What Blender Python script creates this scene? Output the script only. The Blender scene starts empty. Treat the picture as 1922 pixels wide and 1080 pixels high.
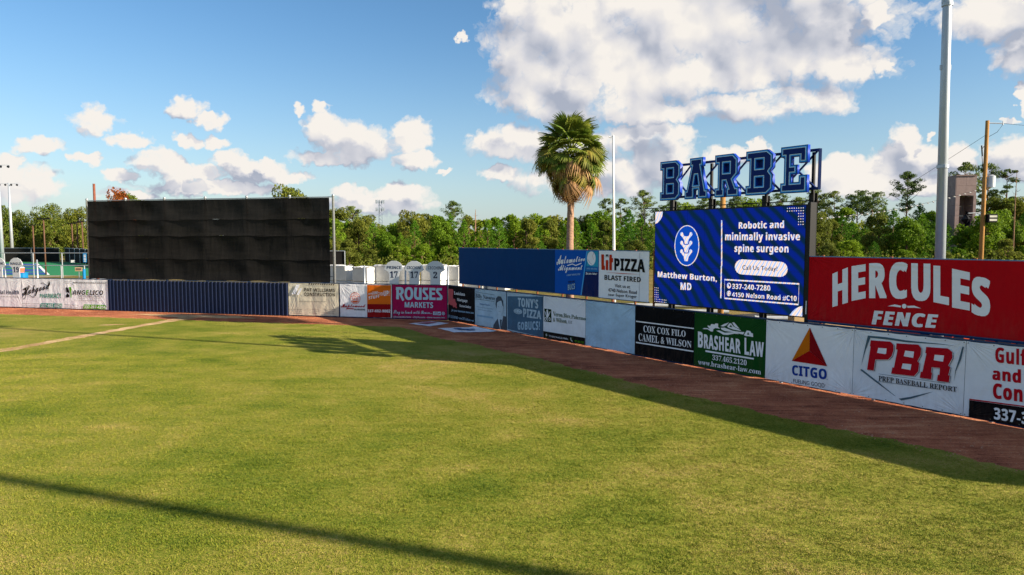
import bpy, bmesh, math, random
import numpy as np
from mathutils import Vector, Matrix
from mathutils.geometry import tessellate_polygon
R = math.radians
SC = bpy.context.scene
COL = SC.collection
random.seed(7)

# ------------------------------------------------------------------ camera, sky, sun, exposure
cam_d = bpy.data.cameras.new('camera'); cam = bpy.data.objects.new('camera', cam_d); COL.objects.link(cam)
cam_d.sensor_width = 36; cam_d.lens = 23.994; cam_d.clip_start = .1; cam_d.clip_end = 4000
cam.location = (0, 0, 5.64); cam.rotation_euler = (R(90 - 4.019), 0, 0)
SC.camera = cam
SC.render.resolution_x = 1024; SC.render.resolution_y = 575
SC.view_settings.view_transform = 'Standard'; SC.view_settings.look = 'None'
SC.view_settings.gamma = 1; SC.view_settings.use_curve_mapping = False
SC.view_settings.exposure = 1.25
SUN_EL = 22.2
SUN_DIR = Vector((.94 * math.cos(R(SUN_EL)), -.342 * math.cos(R(SUN_EL)), math.sin(R(SUN_EL)))).normalized()
sun_d = bpy.data.lights.new('sun', 'SUN'); sun = bpy.data.objects.new('sun', sun_d); COL.objects.link(sun)
sun_d.energy = 5.0; sun_d.angle = R(.5); sun_d.color = (1, .86, .68)
sun.rotation_euler = SUN_DIR.to_track_quat('Z', 'Y').to_euler(); sun.location = (60, -20, 60)

world = bpy.data.worlds.new('World'); SC.world = world; world.use_nodes = True
SKY_STRENGTH = .068
# cloud banks as (azimuth, elevation, half width, half height) in degrees of the sky
CL = [(14.52,14.87,14.26,4.33),(3.45,16.49,6.03,3.81),(6.96,11.59,8.85,2.44),(22.35,14.97,5.38,3.26),(25.69,12.78,3.12,1.65),(16.48,17.93,12.19,3.24),(1.71,13.72,3.71,2.99),(19.42,10.44,6.37,1.49),(10.84,10.04,5.0,1.03),(27.51,15.73,1.29,1.05),(27.97,12.36,0.75,0.58),(-4.15,16.01,0.39,0.35),(35.53,15.2,5.12,1.92),(37.06,12.34,2.16,1.63),(36.51,9.09,0.4,1.15),(29.38,5.75,3.09,1.43),(29.57,7.17,1.12,1.19),(25.93,5.23,2.11,1.25),(27.73,4.11,4.65,1.01),(31.3,7.22,0.29,0.33),(32.79,5.55,1.39,1.09),(36.1,5.34,1.7,1.75),(35.61,7.89,0.58,0.28),(31.1,3.78,5.21,0.83),(-0.71,7.97,2.65,1.36),(10.86,8.25,3.78,1.17),(3.93,7.65,6.09,1.62),(12.16,6.45,2.93,2.1),(-1.02,5.38,1.51,0.87),(6.58,5.04,6.87,1.81),(19.7,7.1,1.01,0.65),(17.93,6.6,2.37,0.74),(24.13,4.83,1.46,1.19),(-30.94,8.31,1.58,1.09),(-29.23,7.19,1.54,0.6),(-25.33,9.71,1.53,0.84),(-23.53,8.88,1.12,0.7),(-24.93,7.39,1.17,0.51),(-23.2,7.37,0.98,0.59),(-34.19,6.46,1.79,0.71),(-31.36,5.71,0.98,0.41),(-35.49,3.78,2.42,1.71),(-36.16,5.33,1.17,0.88),(-27.4,5.67,1.77,1.0),(-26.02,4.76,1.45,0.86),(-29.42,4.61,1.16,0.53),(-22.3,6.1,1.76,0.72),(-20.6,5.28,2.97,0.98),(-24.01,5.03,1.31,0.87),(-18.05,4.82,1.82,0.58),(-23.49,3.97,5.83,0.56),(-15.33,8.84,1.74,1.3),(-12.65,7.78,3.84,1.66),(-8.16,8.44,1.82,1.68),(-14.75,6.54,3.36,0.75),(-7.96,6.53,2.18,0.68),(-5.56,5.74,0.61,0.26),(-15.26,10.35,0.74,0.53),(-17.21,10.09,0.6,0.52),(-12.71,3.8,2.04,0.73),(-8.64,3.59,2.53,1.04),(-10.59,2.83,4.79,0.78),(-19.61,5.81,0.47,0.82),(-29.03,3.29,2.08,0.46)]
def build_world():
    nt = world.node_tree; nt.nodes.clear()
    def grp():
        g = bpy.data.node_groups.new('cloud_density', 'ShaderNodeTree')
        g.interface.new_socket('P', in_out='INPUT', socket_type='NodeSocketVector')
        g.interface.new_socket('D', in_out='OUTPUT', socket_type='NodeSocketFloat'); g.interface.new_socket('S', in_out='OUTPUT', socket_type='NodeSocketFloat')
        N, Lk = g.nodes, g.links
        gi = N.new('NodeGroupInput'); go = N.new('NodeGroupOutput')
        def math_(op, a, b=None, c=None, clamp=False):
            n = N.new('ShaderNodeMath'); n.operation = op; n.use_clamp = clamp
            for i, v in enumerate((a, b, c)):
                if v is None: continue
                if isinstance(v, (int, float)): n.inputs[i].default_value = v
                else: Lk.new(v, n.inputs[i])
            return n.outputs[0]
        # warp the coordinates a little so the banks lose their elliptic outline
        nw = N.new('ShaderNodeTexNoise'); nw.inputs['Scale'].default_value = .42; nw.inputs['Detail'].default_value = 3
        Lk.new(gi.outputs[0], nw.inputs['Vector'])
        s1 = N.new('ShaderNodeVectorMath'); s1.operation = 'SUBTRACT'; s1.inputs[1].default_value = (.5, .5, .5); Lk.new(nw.outputs['Color'], s1.inputs[0])
        s2 = N.new('ShaderNodeVectorMath'); s2.operation = 'MULTIPLY_ADD'; s2.inputs[1].default_value = (2.2, 1.3, 0)
        Lk.new(s1.outputs[0], s2.inputs[0]); Lk.new(gi.outputs[0], s2.inputs[2])
        nv = N.new('ShaderNodeTexNoise'); nv.inputs['Scale'].default_value = 1.5; nv.inputs['Detail'].default_value = 4
        Lk.new(gi.outputs[0], nv.inputs['Vector'])
        s3 = N.new('ShaderNodeVectorMath'); s3.operation = 'SUBTRACT'; s3.inputs[1].default_value = (.5, .5, .5); Lk.new(nv.outputs['Color'], s3.inputs[0])
        s4 = N.new('ShaderNodeVectorMath'); s4.operation = 'MULTIPLY_ADD'; s4.inputs[1].default_value = (1.5, 1.1, 0)
        Lk.new(s3.outputs[0], s4.inputs[0]); Lk.new(s2.outputs[0], s4.inputs[2])
        P = s4.outputs[0]; P2 = s2.outputs[0]
        acc = None
        for (a, e, ra, re) in CL:
            m = N.new('ShaderNodeMapping'); m.vector_type = 'TEXTURE'
            m.inputs['Location'].default_value = (a, e, 0); m.inputs['Scale'].default_value = (ra * 1.18, re * 1.2, 1)
            Lk.new(P, m.inputs['Vector'])
            l = N.new('ShaderNodeVectorMath'); l.operation = 'LENGTH'; Lk.new(m.outputs[0], l.inputs[0])
            v = l.outputs['Value']
            acc = v if acc is None else math_('MINIMUM', acc, v)
        bank = math_('SUBTRACT', 1, acc)                         # 1 in the middle, 0 at the rim
        bank = math_('MINIMUM', math_('MULTIPLY', math_('MAXIMUM', bank, -1.2), 1.7), .8)
        # sky outside the frame: loose fair weather cumulus of the same kind
        sx = N.new('ShaderNodeSeparateXYZ'); Lk.new(gi.outputs[0], sx.inputs[0])
        out1 = math_('SUBTRACT', math_('ABSOLUTE', sx.outputs[0]), 41)
        out2 = math_('SUBTRACT', sx.outputs[1], 21)
        outside = math_('DIVIDE', math_('MAXIMUM', out1, out2), 4, clamp=True)
        nb = N.new('ShaderNodeTexNoise'); nb.inputs['Scale'].default_value = .07; nb.inputs['Detail'].default_value = 2
        Lk.new(gi.outputs[0], nb.inputs['Vector'])
        gen = math_('MULTIPLY', math_('SUBTRACT', nb.outputs['Fac'], .5), 5)
        mx = N.new('ShaderNodeMix'); mx.data_type = 'FLOAT'
        Lk.new(outside, mx.inputs[0]); Lk.new(bank, mx.inputs[2]); Lk.new(gen, mx.inputs[3])
        bank = mx.outputs[0]
        n1 = N.new('ShaderNodeTexNoise'); n1.inputs['Scale'].default_value = .33; n1.inputs['Detail'].default_value = 9; n1.inputs['Roughness'].default_value = .5
        Lk.new(P, n1.inputs['Vector'])
        vo = N.new('ShaderNodeTexVoronoi'); vo.feature = 'F1'; vo.inputs['Scale'].default_value = .8; vo.inputs['Detail'].default_value = 3; vo.inputs['Roughness'].default_value = .6
        Lk.new(P, vo.inputs['Vector'])
        bil = math_('SUBTRACT', .55, vo.outputs['Distance'])
        d = math_('ADD', bank, math_('MULTIPLY', math_('SUBTRACT', n1.outputs['Fac'], .5), 1.7))
        d = math_('ADD', d, math_('MULTIPLY', bil, .3))
        n2 = N.new('ShaderNodeTexNoise'); n2.inputs['Scale'].default_value = .26; n2.inputs['Detail'].default_value = 2.2; n2.inputs['Roughness'].default_value = .42
        Lk.new(P2, n2.inputs['Vector'])
        n3 = N.new('ShaderNodeTexNoise'); n3.inputs['Scale'].default_value = .085; n3.inputs['Detail'].default_value = 1.5
        Lk.new(P2, n3.inputs['Vector'])
        sm = math_('ADD', math_('MULTIPLY', bank, .9), math_('MULTIPLY', math_('SUBTRACT', n2.outputs['Fac'], .5), 2.3))
        sm = math_('ADD', sm, math_('MULTIPLY', math_('SUBTRACT', n3.outputs['Fac'], .5), 2.6))
        sm = math_('ADD', sm, math_('MULTIPLY', d, .16))
        Lk.new(d, go.inputs[0]); Lk.new(sm, go.inputs[1])
        return g
    g = grp()
    N, Lk = nt.nodes, nt.links
    def math_(op, a, b=None, c=None, clamp=False):
        n = N.new('ShaderNodeMath'); n.operation = op; n.use_clamp = clamp
        for i, v in enumerate((a, b, c)):
            if v is None: continue
            if isinstance(v, (int, float)): n.inputs[i].default_value = v
            else: Lk.new(v, n.inputs[i])
        return n.outputs[0]
    tc = N.new('ShaderNodeTexCoord')
    sep = N.new('ShaderNodeSeparateXYZ'); Lk.new(tc.outputs['Generated'], sep.inputs[0])
    az = math_('MULTIPLY', math_('ARCTAN2', sep.outputs[0], sep.outputs[1]), 57.2958)
    el = math_('MULTIPLY', math_('ARCSINE', sep.outputs[2]), 57.2958)
    cb = N.new('ShaderNodeCombineXYZ'); Lk.new(az, cb.inputs[0]); Lk.new(el, cb.inputs[1])
    def dens(off):
        a = N.new('ShaderNodeVectorMath'); a.operation = 'ADD'; a.inputs[1].default_value = off; Lk.new(cb.outputs[0], a.inputs[0])
        n = N.new('ShaderNodeGroup'); n.node_tree = g; Lk.new(a.outputs[0], n.inputs[0]); return n.outputs
    (d0, s0) = dens((0, 0, 0)); (d1, s1) = dens((.8, 1.1, 0))
    alpha = math_('SMOOTH_MIN', math_('MULTIPLY', math_('MAXIMUM', d0, 0), 2.3), 1, .3)
    alpha = math_('MULTIPLY', alpha, 1, clamp=True)
    lit = math_('MULTIPLY_ADD', math_('SUBTRACT', s0, s1), 1.0, .92)
    lit = math_('SUBTRACT', lit, math_('MULTIPLY', math_('MAXIMUM', s1, 0), .40), clamp=True)
    ramp = N.new('ShaderNodeValToRGB'); Lk.new(lit, ramp.inputs[0])
    e = ramp.color_ramp.elements
    e[0].position = 0; e[0].color = (.42, .46, .56, 1); e[1].position = 1; e[1].color = (.96, .91, .85, 1)
    k = e.new(.5); k.color = (.70, .70, .745, 1)
    # thin veil of haze near the horizon
    sky = N.new('ShaderNodeTexSky'); sky.sky_type = 'NISHITA'; sky.sun_disc = False
    sky.sun_elevation = R(SUN_EL); sky.sun_rotation = math.atan2(SUN_DIR.x, SUN_DIR.y)
    sky.air_density = 1.0; sky.dust_density = .5; sky.ozone_density = 2.2; sky.altitude = 0
    b1 = N.new('ShaderNodeBackground'); b1.inputs[1].default_value = SKY_STRENGTH; hsv = N.new('ShaderNodeHueSaturation'); hsv.inputs['Saturation'].default_value = 1.22; Lk.new(sky.outputs[0], hsv.inputs['Color']); Lk.new(hsv.outputs[0], b1.inputs[0])
    b2 = N.new('ShaderNodeBackground'); b2.inputs[1].default_value = .41; Lk.new(ramp.outputs[0], b2.inputs[0])
    low = math_('MULTIPLY', math_('SUBTRACT', math_('MULTIPLY', el, .35), 0), 1, clamp=True)   # clouds dissolve in the air low down
    low = math_('MULTIPLY_ADD', low, .45, .55)
    up = math_('GREATER_THAN', el, -.5)
    fac = math_('MULTIPLY', math_('MULTIPLY', alpha, low), up)
    # moist air whitens the lowest few degrees
    b3 = N.new('ShaderNodeBackground'); b3.inputs[0].default_value = (.54, .69, .86, 1); b3.inputs[1].default_value = .33
    hz = math_('MULTIPLY', math_('POWER', math_('SUBTRACT', 1, math_('DIVIDE', math_('MAXIMUM', el, 0), 18, clamp=True)), 2), .72)
    m0 = N.new('ShaderNodeMixShader'); Lk.new(hz, m0.inputs[0]); Lk.new(b1.outputs[0], m0.inputs[1]); Lk.new(b3.outputs[0], m0.inputs[2]); b1 = m0
    ms = N.new('ShaderNodeMixShader'); Lk.new(fac, ms.inputs[0]); Lk.new(b1.outputs[0], ms.inputs[1]); Lk.new(b2.outputs[0], ms.inputs[2])
    o = N.new('ShaderNodeOutputWorld'); Lk.new(ms.outputs[0], o.inputs[0])
build_world()

# ------------------------------------------------------------------ helpers
def tag(o, label=None, cat=None, group=None, kind=None):
    if label: o['label'] = label
    if cat: o['category'] = cat
    if group: o['group'] = group
    if kind: o['kind'] = kind
    return o
def link(o, parent=None):
    COL.objects.link(o)
    if parent is not None: o.parent = parent
    return o
def empty(name, loc=(0, 0, 0), rz=0):
    o = bpy.data.objects.new(name, None); o.location = loc; o.rotation_euler = (0, 0, rz); return link(o)
def copy_tree(o, parent=None):
    c = o.copy(); link(c, parent)
    for ch in list(o.children): copy_tree(ch, c)
    return c
class MB:
    """collects shapes into one mesh"""
    def __init__(s): s.v = []; s.f = []; s.m = []
    def add(s, v, f, mi=0):
        n = len(s.v); s.v += [tuple(p) for p in v]; s.f += [tuple(i + n for i in q) for q in f]; s.m += [mi] * len(f); return s
    def box(s, x0, x1, y0, y1, z0, z1, mi=0):
        v = [(x0, y0, z0), (x1, y0, z0), (x1, y1, z0), (x0, y1, z0), (x0, y0, z1), (x1, y0, z1), (x1, y1, z1), (x0, y1, z1)]
        return s.add(v, [(3, 2, 1, 0), (4, 5, 6, 7), (0, 1, 5, 4), (1, 2, 6, 5), (2, 3, 7, 6), (3, 0, 4, 7)], mi)
    def tube(s, pts, rads, n=8, caps=True, mi=0):
        pts = [Vector(p) for p in pts]; k = len(pts)
        if isinstance(rads, (int, float)): rads = [rads] * k
        V = []
        for i, p in enumerate(pts):
            d = (pts[min(i + 1, k - 1)] - pts[max(i - 1, 0)]).normalized()
            a = d.orthogonal() if abs(d.z) < .99 else Vector((1, 0, 0)); a = (a - d * a.dot(d)).normalized(); b = d.cross(a)
            V += [p + (a * math.cos(6.2832 * j / n) + b * math.sin(6.2832 * j / n)) * rads[i] for j in range(n)]
        F = [(i * n + j, i * n + (j + 1) % n, (i + 1) * n + (j + 1) % n, (i + 1) * n + j) for i in range(k - 1) for j in range(n)]
        if caps: F += [tuple(reversed(range(n))), tuple(range((k - 1) * n, k * n))]
        return s.add(V, F, mi)
    def cyl(s, x, y, z0, z1, r0, r1=None, n=12, mi=0): return s.tube([(x, y, z0), (x, y, z1)], [r0, r0 if r1 is None else r1], n, True, mi)
    def build(s, name, mats, parent=None, smooth=False, bevel=0):
        me = bpy.data.meshes.new(name); me.from_pydata(s.v, [], s.f)
        for m in (mats if isinstance(mats, (list, tuple)) else [mats]): me.materials.append(m)
        if any(s.m): me.polygons.foreach_set('material_index', s.m)
        if bevel:
            bm = bmesh.new(); bm.from_mesh(me)
            bmesh.ops.bevel(bm, geom=bm.edges[:], offset=bevel, segments=1, affect='EDGES'); bm.to_mesh(me); bm.free()
        if smooth:
            me.polygons.foreach_set('use_smooth', [True] * len(me.polygons))
        me.update()
        return link(bpy.data.objects.new(name, me), parent)

def lin(h):
    if isinstance(h, str):
        c = [int(h[i:i + 2], 16) / 255 for i in (0, 2, 4)]
        return tuple(((x + .055) / 1.055) ** 2.4 if x > .04 else x / 12.92 for x in c)
    return h
MATS = {}
def base_mat(name, col, rough=.7, metal=0, spec=.3):
    m = bpy.data.materials.new(name); m.use_nodes = True
    b = m.node_tree.nodes['Principled BSDF']; c = lin(col)
    b.inputs['Base Color'].default_value = (*c, 1); b.inputs['Roughness'].default_value = rough
    b.inputs['Metallic'].default_value = metal; b.inputs['Specular IOR Level'].default_value = spec
    return m, m.node_tree, b
def nn(nt, t, **kw):
    n = nt.nodes.new(t)
    for k, v in kw.items():
        if k in n.inputs: n.inputs[k].default_value = v
        else: setattr(n, k, v)
    return n
def mat(name, col, rough=.7, metal=0, spec=.15, var=.25, scale=2., bump=.0, bscale=40, rust=None, stretch=(1, 1, 1)):
    """plain surface with mottled colour, grain and optional stains"""
    if name in MATS: return MATS[name]
    m, nt, b = base_mat(name, col, rough, metal, spec); L = nt.links
    tc = nn(nt, 'ShaderNodeTexCoord'); mp = nn(nt, 'ShaderNodeMapping'); mp.inputs['Scale'].default_value = stretch
    L.new(tc.outputs['Object'], mp.inputs[0])
    n = nn(nt, 'ShaderNodeTexNoise', Scale=scale, Detail=7., Roughness=.65); L.new(mp.outputs[0], n.inputs['Vector'])
    r = nn(nt, 'ShaderNodeMapRange'); r.inputs[1].default_value = .3; r.inputs[2].default_value = .7
    r.inputs[3].default_value = 1 - var; r.inputs[4].default_value = 1 + var * .6; L.new(n.outputs['Fac'], r.inputs[0])
    mx = nn(nt, 'ShaderNodeVectorMath', operation='SCALE'); mx.inputs[0].default_value = lin(col); L.new(r.outputs[0], mx.inputs['Scale'])
    out = mx.outputs[0]
    if rust:
        n2 = nn(nt, 'ShaderNodeTexNoise', Scale=scale * .7, Detail=8., Roughness=.7); L.new(mp.outputs[0], n2.inputs['Vector'])
        r2 = nn(nt, 'ShaderNodeMapRange'); r2.inputs[1].default_value = .56; r2.inputs[2].default_value = .66; L.new(n2.outputs['Fac'], r2.inputs[0])
        mm = nn(nt, 'ShaderNodeMix', data_type='RGBA'); L.new(r2.outputs[0], mm.inputs[0]); L.new(out, mm.inputs[6]); mm.inputs[7].default_value = (*lin(rust), 1); out = mm.outputs[2]
    L.new(out, b.inputs['Base Color'])
    if bump:
        n3 = nn(nt, 'ShaderNodeTexNoise', Scale=float(bscale), Detail=4.); L.new(mp.outputs[0], n3.inputs['Vector'])
        bp = nn(nt, 'ShaderNodeBump', Strength=bump, Distance=.02); L.new(n3.outputs['Fac'], bp.inputs['Height']); L.new(bp.outputs[0], b.inputs['Normal'])
    MATS[name] = m; return m

# vinyl banner cloth: tension wrinkles run out of the four corners, UV is metres from the lower left corner
def wrinkle_group():
    g = bpy.data.node_groups.new('banner_wrinkles', 'ShaderNodeTree')
    g.interface.new_socket('H', in_out='OUTPUT', socket_type='NodeSocketFloat')
    N, L = g.nodes, g.links; go = N.new('NodeGroupOutput')
    def M(op, a, b=None, clamp=False):
        n = N.new('ShaderNodeMath'); n.operation = op; n.use_clamp = clamp
        for i, v in enumerate((a, b)):
            if v is None: continue
            if isinstance(v, (int, float)): n.inputs[i].default_value = v
            else: L.new(v, n.inputs[i])
        return n.outputs[0]
    uv = N.new('ShaderNodeUVMap'); uv.uv_map = 'fit'
    oi = N.new('ShaderNodeAttribute'); oi.attribute_type = 'OBJECT'; oi.attribute_name = 'seed'
    sp = N.new('ShaderNodeSeparateXYZ'); L.new(uv.outputs[0], sp.inputs[0])
    acc = None
    for i, (cx, cy) in enumerate(((0, 0), (1, 0), (0, 1), (1, 1))):
        dx = M('MULTIPLY', M('SUBTRACT', sp.outputs[0], cx), 3.6); dy = M('MULTIPLY', M('SUBTRACT', sp.outputs[1], cy), 2.4)
        rr = M('SQRT', M('ADD', M('MULTIPLY', dx, dx), M('MULTIPLY', dy, dy)))
        an = M('ARCTAN2', dy, dx)
        cb = N.new('ShaderNodeCombineXYZ'); L.new(M('MULTIPLY', an, 5.5), cb.inputs[0]); L.new(M('MULTIPLY', rr, .5), cb.inputs[1])
        L.new(M('ADD', M('MULTIPLY', oi.outputs['Fac'], 3.7), i * 9.1), cb.inputs[2])
        n = N.new('ShaderNodeTexNoise'); n.inputs['Scale'].default_value = 1.; n.inputs['Detail'].default_value = 1.5; L.new(cb.outputs[0], n.inputs['Vector'])
        fall = M('MULTIPLY', M('POWER', 2.718, M('MULTIPLY', rr, -1.7)), M('MINIMUM', M('MULTIPLY', rr, 2.5), 1))
        h = M('MULTIPLY', M('ABSOLUTE', M('SUBTRACT', n.outputs['Fac'], .5)), fall)
        acc = h if acc is None else M('ADD', acc, h)
    cb = N.new('ShaderNodeCombineXYZ'); L.new(M('MULTIPLY', sp.outputs[0], 3.6), cb.inputs[0]); L.new(M('MULTIPLY', sp.outputs[1], 2.4), cb.inputs[1]); L.new(oi.outputs['Fac'], cb.inputs[2])
    mp = N.new('ShaderNodeMapping'); mp.inputs['Rotation'].default_value = (0, 0, .6); mp.inputs['Scale'].default_value = (1.3, .5, 1); L.new(cb.outputs[0], mp.inputs[0])
    n = N.new('ShaderNodeTexNoise'); n.inputs['Scale'].default_value = 1.1; n.inputs['Detail'].default_value = 3; n.inputs['Distortion'].default_value = .6; L.new(mp.outputs[0], n.inputs['Vector'])
    L.new(M('ADD', M('MULTIPLY', acc, 1.0), M('MULTIPLY', n.outputs['Fac'], .35)), go.inputs[0])
    return g
WR = wrinkle_group()
def vinyl(col, key, dirt=.10, rough=.55, bump=1.):
    k = 'vinyl_' + key
    if k in MATS: return MATS[k]
    m, nt, b = base_mat(k, col, rough, 0, .06); L = nt.links
    uv = nn(nt, 'ShaderNodeUVMap', uv_map='fit')
    at = nn(nt, 'ShaderNodeAttribute', attribute_type='OBJECT', attribute_name='seed')
    n = nn(nt, 'ShaderNodeTexNoise', Scale=2.6, Detail=8., Roughness=.7, noise_dimensions='4D'); L.new(uv.outputs[0], n.inputs['Vector']); L.new(at.outputs['Fac'], n.inputs['W'])
    r = nn(nt, 'ShaderNodeMapRange'); r.inputs[1].default_value = .3; r.inputs[2].default_value = .7; r.inputs[3].default_value = 1 - dirt; r.inputs[4].default_value = 1 + dirt * .4
    L.new(n.outputs['Fac'], r.inputs[0])
    # splash marks and grime that gather along the lower hem
    sp = nn(nt, 'ShaderNodeSeparateXYZ'); L.new(uv.outputs[0], sp.inputs[0])
    gm_ = nn(nt, 'ShaderNodeMapping'); gm_.inputs['Scale'].default_value = (9, 1.6, 1); L.new(uv.outputs[0], gm_.inputs[0])
    gn = nn(nt, 'ShaderNodeTexNoise', Scale=2.2, Detail=7., Roughness=.7, noise_dimensions='4D'); L.new(gm_.outputs[0], gn.inputs['Vector']); L.new(at.outputs['Fac'], gn.inputs['W'])
    gr = nn(nt, 'ShaderNodeMapRange'); gr.inputs[1].default_value = .42; gr.inputs[2].default_value = .7; L.new(gn.outputs['Fac'], gr.inputs[0])
    gv = nn(nt, 'ShaderNodeMapRange'); gv.inputs[1].default_value = .0; gv.inputs[2].default_value = .45; gv.inputs[3].default_value = 1; gv.inputs[4].default_value = .12; L.new(sp.outputs[1], gv.inputs[0])
    gq = nn(nt, 'ShaderNodeMath', operation='MULTIPLY'); L.new(gr.outputs[0], gq.inputs[0]); L.new(gv.outputs[0], gq.inputs[1])
    gw = nn(nt, 'ShaderNodeMath', operation='MULTIPLY'); L.new(gq.outputs[0], gw.inputs[0]); gw.inputs[1].default_value = .22
    mx = nn(nt, 'ShaderNodeVectorMath', operation='SCALE'); mx.inputs[0].default_value = lin(col); L.new(r.outputs[0], mx.inputs['Scale'])
    gx = nn(nt, 'ShaderNodeMix', data_type='RGBA'); L.new(gw.outputs[0], gx.inputs[0]); L.new(mx.outputs[0], gx.inputs[6]); gx.inputs[7].default_value = (*lin('7a5c4a'), 1); L.new(gx.outputs[2], b.inputs['Base Color'])
    w = nn(nt, 'ShaderNodeGroup'); w.node_tree = WR
    bp = nn(nt, 'ShaderNodeBump', Strength=.9 * bump, Distance=.22); L.new(w.outputs[0], bp.inputs['Height']); L.new(bp.outputs[0], b.inputs['Normal'])
    MATS[k] = m; return m

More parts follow.
